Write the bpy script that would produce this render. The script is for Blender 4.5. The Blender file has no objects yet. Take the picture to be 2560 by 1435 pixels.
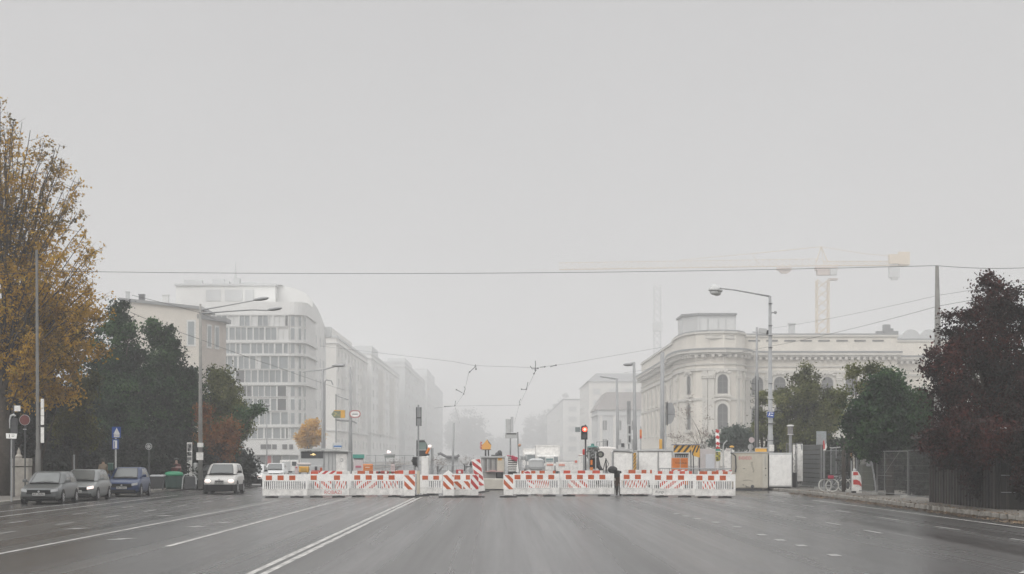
import bpy, math, random
import numpy as np
from mathutils import Matrix, Vector
R = math.radians
scene = bpy.context.scene
col = scene.collection
# ---------------------------------------------------------------- camera, world, sun, exposure
F, HC, VX, VY = 4978.0, 2.0, 1257.0, 1142.0          # focal length in photo pixels, eye height, vanishing point
cd = bpy.data.cameras.new('camera'); cam = bpy.data.objects.new('camera', cd); col.objects.link(cam)
cam.location = (0, 0, HC); cam.rotation_euler = (R(90), 0, 0)
cd.sensor_width = 36; cd.lens = 36 * F / 2560
cd.shift_x = (1280 - VX) / 2560; cd.shift_y = (VY - 717.5) / 2560
cd.clip_start = 0.5; cd.clip_end = 8000
scene.camera = cam
SUN_EL, SUN_AZ = 38, 205                              # the sun stands behind the camera, behind thick cloud
w = bpy.data.worlds.new('World'); scene.world = w; w.use_nodes = True
nt = w.node_tree; N = nt.nodes; L = nt.links
bg = N['Background']; bg.inputs['Strength'].default_value = 0.1
sky = N.new('ShaderNodeTexSky'); sky.sky_type = 'NISHITA'; sky.sun_disc = False
sky.sun_elevation = R(SUN_EL); sky.sun_rotation = R(SUN_AZ); sky.air_density = 1.0; sky.dust_density = 4.0
hs = N.new('ShaderNodeHueSaturation'); hs.inputs['Saturation'].default_value = 0.06
tc = N.new('ShaderNodeTexCoord'); sx = N.new('ShaderNodeSeparateXYZ'); ramp = N.new('ShaderNodeValToRGB')
ramp.color_ramp.elements[0].position = 0.0; ramp.color_ramp.elements[0].color = (0.53, 0.53, 0.533, 1)
ramp.color_ramp.elements[1].position = 1.0; ramp.color_ramp.elements[1].color = (1.75, 1.75, 1.75, 1)
e = ramp.color_ramp.elements.new(0.22); e.color = (0.49, 0.487, 0.492, 1)
mul = N.new('ShaderNodeVectorMath'); mul.operation = 'SCALE'; mul.inputs['Scale'].default_value = 13.2
mx = N.new('ShaderNodeMixRGB'); mx.inputs['Fac'].default_value = 0.93
L.new(tc.outputs['Generated'], sx.inputs[0]); L.new(sx.outputs['Z'], ramp.inputs[0])
cn = N.new('ShaderNodeTexNoise'); cn.inputs['Scale'].default_value = 2.6; cn.inputs['Detail'].default_value = 5; cn.inputs['Roughness'].default_value = 0.55
cm = N.new('ShaderNodeMapRange'); cm.inputs['From Min'].default_value = 0.3; cm.inputs['From Max'].default_value = 0.7; cm.inputs['To Min'].default_value = 12.7; cm.inputs['To Max'].default_value = 13.7
L.new(tc.outputs['Generated'], cn.inputs['Vector']); L.new(cn.outputs['Fac'], cm.inputs['Value']); L.new(cm.outputs[0], mul.inputs['Scale'])
L.new(ramp.outputs[0], mul.inputs[0]); L.new(sky.outputs[0], hs.inputs['Color'])
L.new(hs.outputs[0], mx.inputs[1]); L.new(mul.outputs[0], mx.inputs[2]); L.new(mx.outputs[0], bg.inputs['Color'])
sd = bpy.data.lights.new('sun', 'SUN'); sd.energy = 1.5; sd.angle = R(40); sd.color = (1, 0.97, 0.93)
sun = bpy.data.objects.new('sun', sd); col.objects.link(sun)
sun.rotation_euler = (R(90 - SUN_EL), 0, R(180 - SUN_AZ) + R(0))
scene.view_settings.view_transform = 'Standard'; scene.view_settings.look = 'None'
scene.view_settings.exposure = -0.18; scene.view_settings.gamma = 1.0
scene.cycles.max_bounces = 8; scene.cycles.volume_bounces = 5; scene.cycles.diffuse_bounces = 3
scene.cycles.glossy_bounces = 2; scene.cycles.transparent_max_bounces = 6
HAZE = 0.00098
# ---------------------------------------------------------------- helpers
rnd = random.Random(7)
def X(px, Y): return (px - VX) * Y / F
def Z(py, Y): return HC + (VY - py) * Y / F
def P(px, py, Y): return (X(px, Y), Y, Z(py, Y))
def GY(py): return HC * F / (py - VY)

def M(name, c, rough=0.6, metal=0.0, var=0.12, scale=2.0, bump=0.0, emit=0.0, coat=0.0, spec=0.5, stretch=None):
    m = bpy.data.materials.new(name); m.use_nodes = True
    n = m.node_tree.nodes; l = m.node_tree.links; b = n['Principled BSDF']
    b.inputs['Roughness'].default_value = rough; b.inputs['Metallic'].default_value = metal
    b.inputs['Specular IOR Level'].default_value = spec
    if coat: b.inputs['Coat Weight'].default_value = coat; b.inputs['Coat Roughness'].default_value = 0.08
    c4 = (*c, 1)
    b.inputs['Base Color'].default_value = c4
    if emit:
        b.inputs['Emission Color'].default_value = c4; b.inputs['Emission Strength'].default_value = emit
    if var or bump:
        t = n.new('ShaderNodeTexCoord'); mp = n.new('ShaderNodeMapping')
        if stretch: mp.inputs['Scale'].default_value = stretch
        a = n.new('ShaderNodeTexNoise'); a.inputs['Scale'].default_value = scale; a.inputs['Detail'].default_value = 8; a.inputs['Roughness'].default_value = 0.65
        l.new(t.outputs['Object'], mp.inputs[0]); l.new(mp.outputs[0], a.inputs['Vector'])
        r = n.new('ShaderNodeMapRange'); r.inputs['From Min'].default_value = 0.3; r.inputs['From Max'].default_value = 0.7
        r.inputs['To Min'].default_value = 1 - var; r.inputs['To Max'].default_value = 1 + var * 0.6
        s = n.new('ShaderNodeVectorMath'); s.operation = 'SCALE'; s.inputs[0].default_value = c
        l.new(a.outputs['Fac'], r.inputs['Value']); l.new(r.outputs[0], s.inputs['Scale']); l.new(s.outputs[0], b.inputs['Base Color'])
        if bump:
            bp = n.new('ShaderNodeBump'); bp.inputs['Strength'].default_value = bump; bp.inputs['Distance'].default_value = 0.02
            a2 = n.new('ShaderNodeTexNoise'); a2.inputs['Scale'].default_value = scale * 12; a2.inputs['Detail'].default_value = 4
            l.new(t.outputs['Object'], a2.inputs['Vector']); l.new(a2.outputs['Fac'], bp.inputs['Height']); l.new(bp.outputs[0], b.inputs['Normal'])
    return m

def leafmat(name, cols, trans=0.3):
    m = bpy.data.materials.new(name); m.use_nodes = True
    n = m.node_tree.nodes; l = m.node_tree.links; b = n['Principled BSDF']
    g = n.new('ShaderNodeNewGeometry'); rp = n.new('ShaderNodeValToRGB'); rp.color_ramp.interpolation = 'LINEAR'
    el = rp.color_ramp.elements
    el[0].position = 0; el[0].color = (*cols[0], 1); el[1].position = 1; el[1].color = (*cols[-1], 1)
    for i, c in enumerate(cols[1:-1]):
        q = el.new((i + 1) / (len(cols) - 1)); q.color = (*c, 1)
    t = n.new('ShaderNodeTexCoord'); no = n.new('ShaderNodeTexNoise'); no.inputs['Scale'].default_value = 0.55; no.inputs['Detail'].default_value = 3
    l.new(t.outputs['Object'], no.inputs['Vector'])
    ad = n.new('ShaderNodeMath'); ad.operation = 'MULTIPLY_ADD'; ad.inputs[1].default_value = 0.45
    a2 = n.new('ShaderNodeMath'); a2.operation = 'MULTIPLY_ADD'; a2.inputs[1].default_value = 2.3; a2.inputs[2].default_value = -0.92
    l.new(no.outputs['Fac'], a2.inputs[0]); l.new(g.outputs['Random Per Island'], ad.inputs[0]); l.new(a2.outputs[0], ad.inputs[2])
    l.new(ad.outputs[0], rp.inputs[0]); l.new(rp.outputs[0], b.inputs['Base Color'])
    b.inputs['Roughness'].default_value = 0.6; b.inputs['Specular IOR Level'].default_value = 0.25
    tr = n.new('ShaderNodeBsdfTranslucent'); l.new(rp.outputs[0], tr.inputs['Color'])
    ms = n.new('ShaderNodeMixShader'); ms.inputs[0].default_value = trans
    l.new(b.outputs[0], ms.inputs[1]); l.new(tr.outputs[0], ms.inputs[2]); l.new(ms.outputs[0], n['Material Output'].inputs['Surface'])
    return m

_tx = {}
def text_geo(s):
    if s not in _tx:
        c = bpy.data.curves.new('lettering', 'FONT'); c.body = s; c.resolution_u = 2
        o = bpy.data.objects.new('lettering', c); me = bpy.data.meshes.new_from_object(o)
        v = [tuple(p.co) for p in me.vertices]; f = [tuple(q.vertices) for q in me.polygons]
        bpy.data.objects.remove(o); bpy.data.curves.remove(c); bpy.data.meshes.remove(me)
        _tx[s] = (v, f)
    return _tx[s]

class MB:
    def __init__(s): s.v = []; s.f = []; s.mi = []; s.m = 0
    def add(s, vs, fs):
        o = len(s.v); s.v += [tuple(p) for p in vs]; s.f += [tuple(i + o for i in q) for q in fs]; s.mi += [s.m] * len(fs); return s
    def box(s, x0, x1, y0, y1, z0, z1):
        return s.add([(x0, y0, z0), (x1, y0, z0), (x1, y1, z0), (x0, y1, z0), (x0, y0, z1), (x1, y0, z1), (x1, y1, z1), (x0, y1, z1)],
                     [(0, 3, 2, 1), (4, 5, 6, 7), (0, 1, 5, 4), (1, 2, 6, 5), (2, 3, 7, 6), (3, 0, 4, 7)])
    def rbox(s, c, d, rot=(0, 0, 0)):
        from mathutils import Euler
        m = Euler(rot).to_matrix(); c = Vector(c); q = []
        for k in ((-1, -1, -1), (1, -1, -1), (1, 1, -1), (-1, 1, -1), (-1, -1, 1), (1, -1, 1), (1, 1, 1), (-1, 1, 1)):
            q.append(c + m @ Vector((k[0] * d[0] / 2, k[1] * d[1] / 2, k[2] * d[2] / 2)))
        return s.add(q, [(0, 3, 2, 1), (4, 5, 6, 7), (0, 1, 5, 4), (1, 2, 6, 5), (2, 3, 7, 6), (3, 0, 4, 7)])
    def path(s, pts, r, n=6, cap=True):
        pts = [Vector(p) for p in pts]; k = len(pts)
        rs = r if isinstance(r, (list, tuple)) else [r] * k
        vs = []; fs = []; prev = None
        for i, p in enumerate(pts):
            d = (pts[min(i + 1, k - 1)] - pts[max(i - 1, 0)])
            if d.length < 1e-9: d = Vector((0, 0, 1))
            d.normalize()
            if prev is None: u = d.orthogonal().normalized()
            else:
                u = prev - d * prev.dot(d)
                u = d.orthogonal().normalized() if u.length < 1e-6 else u.normalized()
            prev = u; q = d.cross(u)
            for j in range(n):
                a = 2 * math.pi * j / n + 0.4
                vs.append(p + (u * math.cos(a) + q * math.sin(a)) * rs[i])
        for i in range(k - 1):
            for j in range(n):
                fs.append((i * n + j, i * n + (j + 1) % n, (i + 1) * n + (j + 1) % n, (i + 1) * n + j))
        if cap: fs.append(tuple(reversed(range(n)))); fs.append(tuple((k - 1) * n + j for j in range(n)))
        return s.add(vs, fs)
    def tube(s, a, b, r, r2=None, n=8): return s.path([a, b], [r, r if r2 is None else r2], n)
    def prism(s, poly, y0, y1):                      # polygon in x,z pushed along y
        n = len(poly); vs = [(x, y0, z) for x, z in poly] + [(x, y1, z) for x, z in poly]
        return s.add(vs, [tuple(range(n)), tuple(reversed(range(n, 2 * n)))] + [(i, i + n, (i + 1) % n + n, (i + 1) % n) for i in range(n)])
    def prismz(s, poly, z0, z1):
        n = len(poly); vs = [(x, y, z0) for x, y in poly] + [(x, y, z1) for x, y in poly]
        return s.add(vs, [tuple(reversed(range(n))), tuple(range(n, 2 * n))] + [(i, (i + 1) % n, (i + 1) % n + n, i + n) for i in range(n)])
    def prismx(s, poly, x0, x1):                     # polygon in y,z pushed along x
        n = len(poly); vs = [(x0, y, z) for y, z in poly] + [(x1, y, z) for y, z in poly]
        return s.add(vs, [tuple(reversed(range(n))), tuple(range(n, 2 * n))] + [(i, (i + 1) % n, (i + 1) % n + n, i + n) for i in range(n)])
    def lathe(s, prof, c=(0, 0, 0), n=16, axis='z'):
        vs = []; fs = []; k = len(prof)
        for r, h in prof:
            for j in range(n):
                a = 2 * math.pi * j / n; p = (r * math.cos(a), r * math.sin(a), h)
                if axis == 'x': p = (h, p[0], p[1])
                if axis == 'y': p = (p[0], h, p[1])
                vs.append((c[0] + p[0], c[1] + p[1], c[2] + p[2]))
        for i in range(k - 1):
            for j in range(n): fs.append((i * n + j, i * n + (j + 1) % n, (i + 1) * n + (j + 1) % n, (i + 1) * n + j))
        fs.append(tuple(reversed(range(n)))); fs.append(tuple((k - 1) * n + j for j in range(n)))
        return s.add(vs, fs)
    def ball(s, c, rx, ry=None, rz=None, nu=12, nv=8):
        ry = ry or rx; rz = rz or rx
        prof = [(max(math.sin(math.pi * i / nv), 0.02), -math.cos(math.pi * i / nv)) for i in range(nv + 1)]
        o = len(s.v); s.lathe(prof, (0, 0, 0), nu)
        for i in range(o, len(s.v)):
            p = s.v[i]; s.v[i] = (c[0] + p[0] * rx, c[1] + p[1] * ry, c[2] + p[2] * rz)
        return s
    def text(s, t, o, h, width=None, mirror=False):  # lettering facing -y, lower left corner at o, with a little depth
        v, f = text_geo(t); xs = [p[0] for p in v]; ys = [p[1] for p in v]
        if not v: return s
        x0, x1, y0, y1 = min(xs), max(xs), min(ys), max(ys); kz = h / (y1 - y0); kx = kz if width is None else width / (x1 - x0)
        return s.add([(o[0] + (p[0] - x0) * kx, o[1], o[2] + (p[1] - y0) * kz) for p in v], f)
    def build(s, name, mats, parent=None, loc=(0, 0, 0), rot=(0, 0, 0), world=False, smooth=False, bevel=0.0, shadow=True):
        off = Vector((0, 0, 0)); q = parent
        if world:
            while q is not None: off += q.location; q = q.parent
        me = bpy.data.meshes.new(name)
        me.from_pydata([(p[0] - off.x, p[1] - off.y, p[2] - off.z) for p in s.v] if world else s.v, [], s.f)
        mats = mats if isinstance(mats, (list, tuple)) else [mats]
        for m in mats: me.materials.append(m)
        if len(mats) > 1: me.polygons.foreach_set('material_index', s.mi)
        if smooth: me.polygons.foreach_set('use_smooth', [True] * len(me.polygons))
        me.update()
        o = bpy.data.objects.new(name, me); col.objects.link(o); o.location = loc; o.rotation_euler = rot
        if parent is not None: o.parent = parent
        if bevel:
            b = o.modifiers.new('bevel', 'BEVEL'); b.width = bevel; b.segments = 2; b.limit_method = 'ANGLE'; b.angle_limit = R(40)
        return o

def clip_poly(poly, x0, x1, z0, z1):
    def cut(pl, ins, inter):
        out = []
        for i, p in enumerate(pl):
            q = pl[i - 1]
            if ins(p):
                if not ins(q): out.append(inter(q, p))
                out.append(p)
            elif ins(q): out.append(inter(q, p))
        return out
    def lx(x): return lambda a, b: (x, a[1] + (b[1] - a[1]) * (x - a[0]) / (b[0] - a[0]))
    def lz(z): return lambda a, b: (a[0] + (b[0] - a[0]) * (z - a[1]) / (b[1] - a[1]), z)
    for ins, it in ((lambda p: p[0] >= x0, lx(x0)), (lambda p: p[0] <= x1, lx(x1)), (lambda p: p[1] >= z0, lz(z0)), (lambda p: p[1] <= z1, lz(z1))):
        poly = cut(poly, ins, it)
        if len(poly) < 3: return []
    return poly

def stripes(mb, x0, x1, z0, z1, y, pitch, wd, slope, m, t=0.004, start=0.0):
    """diagonal stripes clipped to a board, a few millimetres proud of its front at y"""
    k = mb.m; mb.m = m; w_ = x1 - x0; z = z0 - abs(slope) * w_ - pitch + start
    while z < z1 + abs(slope) * w_ + pitch:
        a = [(x0, z), (x1, z + slope * w_), (x1, z + slope * w_ + wd), (x0, z + wd)]
        c = clip_poly(a, x0, x1, z0, z1)
        if len(c) > 2: mb.prism(c, y - t, y)
        z += pitch
    mb.m = k

def tag(o, label, cat, group=None, kind=None):
    o['label'] = label; o['category'] = cat
    if group: o['group'] = group
    if kind: o['kind'] = kind
    return o
def thing(name, label, cat, loc=(0, 0, 0), rz=0.0, group=None):
    o = bpy.data.objects.new(name, None); col.objects.link(o); o.empty_display_size = 0.3
    o.location = loc; o.rotation_euler = (0, 0, rz)
    return tag(o, label, cat, group)
def struct(o, label, cat):
    o['kind'] = 'structure'; o['label'] = label; o['category'] = cat; return o
def dup(o, loc=None, rz=None, label=None, parent=None):
    kids = [c for c in all_kids.get(o.name, [])]
    c = o.copy(); col.objects.link(c)
    if parent is not None: c.parent = parent
    if loc is not None: c.location = loc
    if rz is not None: c.rotation_euler = (0, 0, rz)
    if label: c['label'] = label
    for k in kids: dup(k, parent=c)
    return c
all_kids = {}
def index(o):
    """remember the children of a finished thing, so copies do not search the whole scene"""
    for c in bpy.data.objects:
        if c.parent is not None:
            l_ = all_kids.setdefault(c.parent.name, [])
            if c not in l_: l_.append(c)
# ---------------------------------------------------------------- materials
WHITE = M('white_plastic', (0.87, 0.86, 0.835), 0.45, var=0.16, scale=4)
WHITE2 = M('dirty_white_paint', (0.78, 0.765, 0.735), 0.5, var=0.30, scale=4)
ORANGE = M('orange_red_reflector', (0.50, 0.095, 0.02), 0.45, var=0.25, scale=6)
BRED = M('orange_red_board', (0.60, 0.075, 0.03), 0.45, var=0.3, scale=5)
RED = M('red_paint', (0.52, 0.045, 0.04), 0.45, var=0.2, scale=5)
BLACK = M('black_rubber', (0.02, 0.02, 0.021), 0.7, var=0.2)
DARK = M('dark_grey_metal', (0.06, 0.062, 0.065), 0.5, var=0.2)
GREY = M('grey_metal', (0.30, 0.305, 0.31), 0.45, 0.0, var=0.15, scale=3)
LGREY = M('light_grey_metal', (0.50, 0.505, 0.50), 0.45, var=0.14, scale=2)
GALV = M('galvanised_steel', (0.36, 0.365, 0.37), 0.42, 0.5, var=0.2, scale=4)
CONC = M('pole_concrete', (0.30, 0.295, 0.28), 0.8, var=0.22, scale=3, bump=0.2)
BEIGE = M('beige_sheet_metal', (0.52, 0.48, 0.40), 0.5, var=0.12, scale=1.5)
YEL = M('yellow_paint', (0.70, 0.38, 0.05), 0.5, var=0.15, scale=4)
ORG = M('orange_paint', (0.72, 0.20, 0.02), 0.45, var=0.12, scale=3)
BLUE = M('sign_blue', (0.02, 0.08, 0.33), 0.4, var=0.1)
GREEN = M('bin_green', (0.01, 0.16, 0.075), 0.4, var=0.2)
TEAL = M('teal_paint', (0.05, 0.30, 0.24), 0.5, var=0.2)
POLE = M('weathered_dark_pole', (0.115, 0.112, 0.105), 0.7, var=0.25, scale=3)
WOOD = M('weathered_wood', (0.16, 0.14, 0.115), 0.8, var=0.4, scale=5, stretch=(6, 6, 0.6))
BARK = M('bark', (0.055, 0.045, 0.035), 0.9, var=0.4, scale=6)
STONE = M('grey_stone', (0.30, 0.28, 0.25), 0.85, var=0.3, scale=3, bump=0.3)
GLASSD = M('window_glass', (0.07, 0.085, 0.09), 0.12, var=0.25, scale=0.6, spec=1.0)
WIRE = M('wire', (0.045, 0.045, 0.048), 0.6, var=0)
# ---------------------------------------------------------------- ground, road, pavements, markings
def ground_mat(name, c, rough, spots, stretch, amp=0.25):
    m = bpy.data.materials.new(name); m.use_nodes = True
    n = m.node_tree.nodes; l = m.node_tree.links; b = n['Principled BSDF']
    t = n.new('ShaderNodeTexCoord')
    def noise(sc, scale, det=5, ro=0.6):
        mp = n.new('ShaderNodeMapping'); mp.inputs['Scale'].default_value = sc
        a = n.new('ShaderNodeTexNoise'); a.inputs['Scale'].default_value = scale; a.inputs['Detail'].default_value = det; a.inputs['Roughness'].default_value = ro
        l.new(t.outputs['Object'], mp.inputs[0]); l.new(mp.outputs[0], a.inputs['Vector']); return a.outputs['Fac']
    def rng(v, lo, hi, a=0.3, z=0.7):
        r = n.new('ShaderNodeMapRange'); r.inputs['From Min'].default_value = a; r.inputs['From Max'].default_value = z
        r.inputs['To Min'].default_value = lo; r.inputs['To Max'].default_value = hi; l.new(v, r.inputs['Value']); return r.outputs[0]
    def mulv(a, b_):
        q = n.new('ShaderNodeMath'); q.operation = 'MULTIPLY'; l.new(a, q.inputs[0]); l.new(b_, q.inputs[1]); return q.outputs[0]
    lane = rng(noise(stretch, 0.42, 4), 1 - amp, 1 + amp)          # long worn tracks along the road
    lane2 = rng(noise((stretch[0] * 3, stretch[1] * 2, 1), 0.5, 6), 1 - amp * 0.6, 1 + amp * 0.6)
    grain = rng(noise((1, 0.5, 1), 9, 6, 0.8), 0.7, 1.3)
    patch = rng(noise((1, 0.35, 1), 0.3, 7, 0.7), 0.85, 1.15)
    v = mulv(mulv(lane, lane2), mulv(grain, patch))
    s = n.new('ShaderNodeVectorMath'); s.operation = 'SCALE'; s.inputs[0].default_value = c
    l.new(v, s.inputs['Scale']); l.new(s.outputs[0], b.inputs['Base Color'])
    l.new(rng(noise((stretch[0] * 1.5, stretch[1], 1), 0.5, 5), rough - 0.11, rough + 0.11), b.inputs['Roughness'])
    bp = n.new('ShaderNodeBump'); bp.inputs['Strength'].default_value = 0.3; bp.inputs['Distance'].default_value = 0.01
    l.new(noise((1, 1, 1), 45, 3), bp.inputs['Height']); l.new(bp.outputs[0], b.inputs['Normal'])
    b.inputs['Specular IOR Level'].default_value = 0.14 if name == 'asphalt' else 0.4
    return m
ASPH = ground_mat('asphalt', (0.050, 0.0475, 0.045), 0.25, 0, (0.8, 0.012, 1), 0.34)
SOIL = ground_mat('bare_soil', (0.10, 0.09, 0.075), 0.9, 0, (0.3, 0.3, 1), 0.2)
PAVE = ground_mat('pavement_concrete', (0.125, 0.115, 0.10), 0.8, 0, (0.6, 0.15, 1), 0.18)
KERB = ground_mat('kerb_stone', (0.24, 0.225, 0.20), 0.75, 0, (1, 0.3, 1), 0.18)
LINE = M('road_paint', (0.38, 0.37, 0.35), 0.55, var=0.6, scale=2.2, stretch=(3, 0.5, 1))

mb = MB(); mb.add([(-900, -60, -0.02), (900, -60, -0.02), (900, 4200, -0.02), (-900, 4200, -0.02)], [(0, 1, 2, 3)])
struct(mb.build('ground', SOIL), 'bare ground stretching away under the fog beside the street', 'ground')
mb = MB(); mb.add([(-21.6, -50, 0), (16.6, -50, 0), (16.6, 2600, 0), (-21.6, 2600, 0)], [(0, 1, 2, 3)])
struct(mb.build('road', ASPH), 'wide grey asphalt road running straight into the fog', 'road')
# left pavement: a straight kerb with a bay pushed out beyond the parked cars
kl = [(-20.9, -50), (-20.9, 103), (-20.5, 105.5), (-19.75, 107.5), (-19.6, 112), (-19.6, 127), (-20.3, 130), (-21.0, 132), (-21.0, 700)]
mb = MB(); mb.prismz([(x - 0.22, y) for x, y in kl] + [(-60, 700), (-60, -50)], -0.01, 0.13)
struct(mb.build('pavement', PAVE), 'left hand pavement behind the parked cars', 'pavement')
def strip(pts, wd, z0, z1):
    q = MB(); a = [(x, y) for x, y in pts]; b_ = [(x - wd, y) for x, y in reversed(pts)]
    q.prismz(a + b_, z0, z1); return q
struct(strip(kl, 0.2, -0.01, 0.145).build('kerb', KERB, bevel=0.02), 'pale stone kerb along the parked cars', 'kerb')
kr = [(16.2, -50), (16.1, 76), (16.35, 92), (16.5, 104), (15.9, 118), (15.5, 127), (15.5, 700)]
mb = MB(); mb.prismz([(60, -50), (60, 700)] + [(x + 0.22, y) for x, y in reversed(kr)], -0.01, 0.14)
struct(mb.build('pavement', PAVE), 'right hand pavement littered with fallen leaves', 'pavement')
def stones(pts, wd, z0, z1, ln=1.0):
    q = MB()
    for (xa, ya), (xb, yb) in zip(pts[:-1], pts[1:]):
        if ya > 200 or yb < 20: continue
        d = math.hypot(xb - xa, yb - ya); k = max(1, int(d / ln))
        for i in range(k):
            a, b = i / k + .008 / ln, (i + 1) / k - .008 / ln; j = rnd.uniform(-.012, .012); h_ = rnd.uniform(-.01, .006)
            q.prismz([(xa + (xb - xa) * a + j, ya + (yb - ya) * a), (xa + (xb - xa) * b + j, ya + (yb - ya) * b), (xa + (xb - xa) * b - wd + j, ya + (yb - ya) * b), (xa + (xb - xa) * a - wd + j, ya + (yb - ya) * a)], z0, z1 + h_)
    return q
struct(stones([(x + 0.2, y) for x, y in [(16.2, 30)] + kr[1:-1] + [(15.5, 199)]], 0.2, -0.01, 0.155).build('kerb', KERB, bevel=0.02), 'pale stone kerb in front of the fence', 'kerb')
mb = MB()
def line(x0, y0, x1, y1, wd, z=0.004):
    mb.add([(x0 - wd / 2, y0, z), (x0 + wd / 2, y0, z), (x1 + wd / 2, y1, z), (x1 - wd / 2, y1, z)], [(0, 1, 2, 3)])
def worn_line(x0, y0, x1, y1, wd, z=0.004, step=3.0):
    y = y0; r = random.Random(int(x0 * 10))
    while y < y1:
        e_ = min(y + step, y1); f0 = (y - y0) / (y1 - y0); f1 = (e_ - y0) / (y1 - y0)
        a = wd * r.uniform(0.86, 1.0)
        line(x0 + (x1 - x0) * f0, y, x0 + (x1 - x0) * f1, e_, a, z); y = e_
worn_line(-4.32, 28, -4.30, 98.5, 0.15); worn_line(-4.08, 28, -4.07, 98.5, 0.15)
worn_line(-7.48, 44.4, -7.52, 99, 0.15)
worn_line(-10.4, 30, -10.25, 92, 0.13)
worn_line(-16.6, 40, -17.0, 104, 0.10); worn_line(-18.25, 40, -18.3, 95, 0.08)
worn_line(14.9, 30, 14.3, 92, 0.12)
DASH = M('faded_road_paint', (0.26, 0.255, 0.245), 0.5, var=0.6, scale=2.2)
main_lines = mb
struct(mb.build('road_marking', LINE), 'worn white lane lines painted on the asphalt', 'road marking')
mb = MB()
for px, py in ((1715, 1290), (1745, 1297), (1790, 1306), (1843, 1317), (1905, 1337), (1950, 1350), (2003, 1364), (2085, 1388), (1690, 1284)):
    y = GY(py); x = X(px, y); line(x, y - 0.4, x, y + 0.4, 0.22)
for i in range(10): line(-13.1, 44 + i * 7.2, -13.1, 46.4 + i * 7.2, 0.12)
for i in range(5): line(-14.9, 60 + i * 9, -14.9, 62.4 + i * 9, 0.12)
for i in range(7): line(9.9, 52 + i * 6.5, 9.85, 54.2 + i * 6.5, 0.12)
for i in range(6): line(12.5, 46 + i * 8.5, 12.4, 48.6 + i * 8.5, 0.12)
for x, y in ((-11.6, 67), (-8.9, 56.5), (-8.6, 60), (-12, 55), (-9.4, 48)): line(x, y, x + 0.25, y + 0.9, 0.35)
for x in (8.9, 9.7): line(x, 34.2, x + 0.9, 36.5, 0.1)
line(10.6, 36.6, 14.6, 36.6, 0.1)
struct(mb.build('road_marking', DASH), 'faint faded dashes between the traffic lanes', 'road marking')
# ---------------------------------------------------------------- buildings
PAL = M('cream_stucco', (0.67, 0.63, 0.56), 0.75, var=0.13, scale=0.25)
PALD = M('cream_stone_shadow_trim', (0.55, 0.53, 0.485), 0.75, var=0.15, scale=0.5)  # trim toned darker than the wall, painting shadow lines into its colour
ROOFM = M('zinc_roof', (0.20, 0.205, 0.21), 0.5, var=0.15, scale=0.4)
WGL = M('dull_window_glass', (0.03, 0.033, 0.034), 0.3, var=0.3, scale=0.5, spec=0.4)
FRAME = M('dark_window_frame', (0.11, 0.105, 0.10), 0.6, var=0.1)
PANEL = M('white_facade_panel', (0.58, 0.58, 0.565), 0.6, var=0.14, scale=0.4)
PANEW = M('pale_blind', (0.58, 0.585, 0.575), 0.5, var=0.08, scale=0.4)
BGL = M('blue_grey_glass', (0.22, 0.245, 0.255), 0.12, var=0.3, scale=0.25, spec=0.9)
DGL = M('deep_glass', (0.05, 0.055, 0.06), 0.15, var=0.3, scale=0.4, spec=0.8)
BWALL = M('beige_render', (0.56, 0.52, 0.46), 0.8, var=0.12, scale=0.2)
BROWN = M('brown_render', (0.40, 0.35, 0.305), 0.8, var=0.12, scale=0.3)
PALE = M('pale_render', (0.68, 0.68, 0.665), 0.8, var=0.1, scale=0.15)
PALE2 = M('grey_render_and_fog_tint', (0.50, 0.51, 0.51), 0.8, var=0.12, scale=0.15)  # grey render; on far panes and roofs it paints in fog fade
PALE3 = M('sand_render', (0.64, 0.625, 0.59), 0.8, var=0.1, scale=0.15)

def arch_poly(cx, z0, z1, hw, n=7):
    """rectangle with a round head: half-width hw, springing at z1-hw"""
    p = [(cx - hw, z0), (cx + hw, z0)]
    for i in range(n + 1):
        a = math.pi * i / n; p.append((cx + hw * math.cos(a), z1 - hw + hw * math.sin(a)))
    return p
def ring(mb, inner, outer, y0, y1):
    n = len(inner)
    for i in range(n):
        j = (i + 1) % n; a, b, c, d = inner[i], inner[j], outer[j], outer[i]
        if abs(a[0] - b[0]) + abs(a[1] - b[1]) < 1e-6: continue
        mb.prism([a, b, c, d], y0, y1)

def arch_window(root, pos, rz, hw, h, name='window'):
    """stone surround, dark sash bars, pane; local z from 0"""
    mb = MB(); ring(mb, arch_poly(0, 0, h, hw), arch_poly(0, -0.25, h + 0.55, hw + 0.45), -0.32, 0.05)
    mb.box(-hw - 0.8, hw + 0.8, -0.5, 0.05, -0.6, -0.26)
    f = mb.build(name, PALD, root, pos, (0, 0, rz))
    mb = MB(); mb.prism(arch_poly(0, 0, h, hw), -0.06, 0.02); mb.build('pane', WGL, f)
    mb = MB(); mb.box(-0.07, 0.07, -0.14, -0.064, 0, h - 0.1); mb.box(-hw, hw, -0.15, -0.064, h * 0.62, h * 0.62 + 0.16); mb.box(-hw, hw, -0.13, -0.064, h * 0.3, h * 0.3 + 0.09)
    ring(mb, arch_poly(0, 0.12, h - 0.14, hw - 0.13), arch_poly(0, 0, h, hw), -0.16, -0.062)
    mb.build('sash', FRAME, f)
    return f

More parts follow.
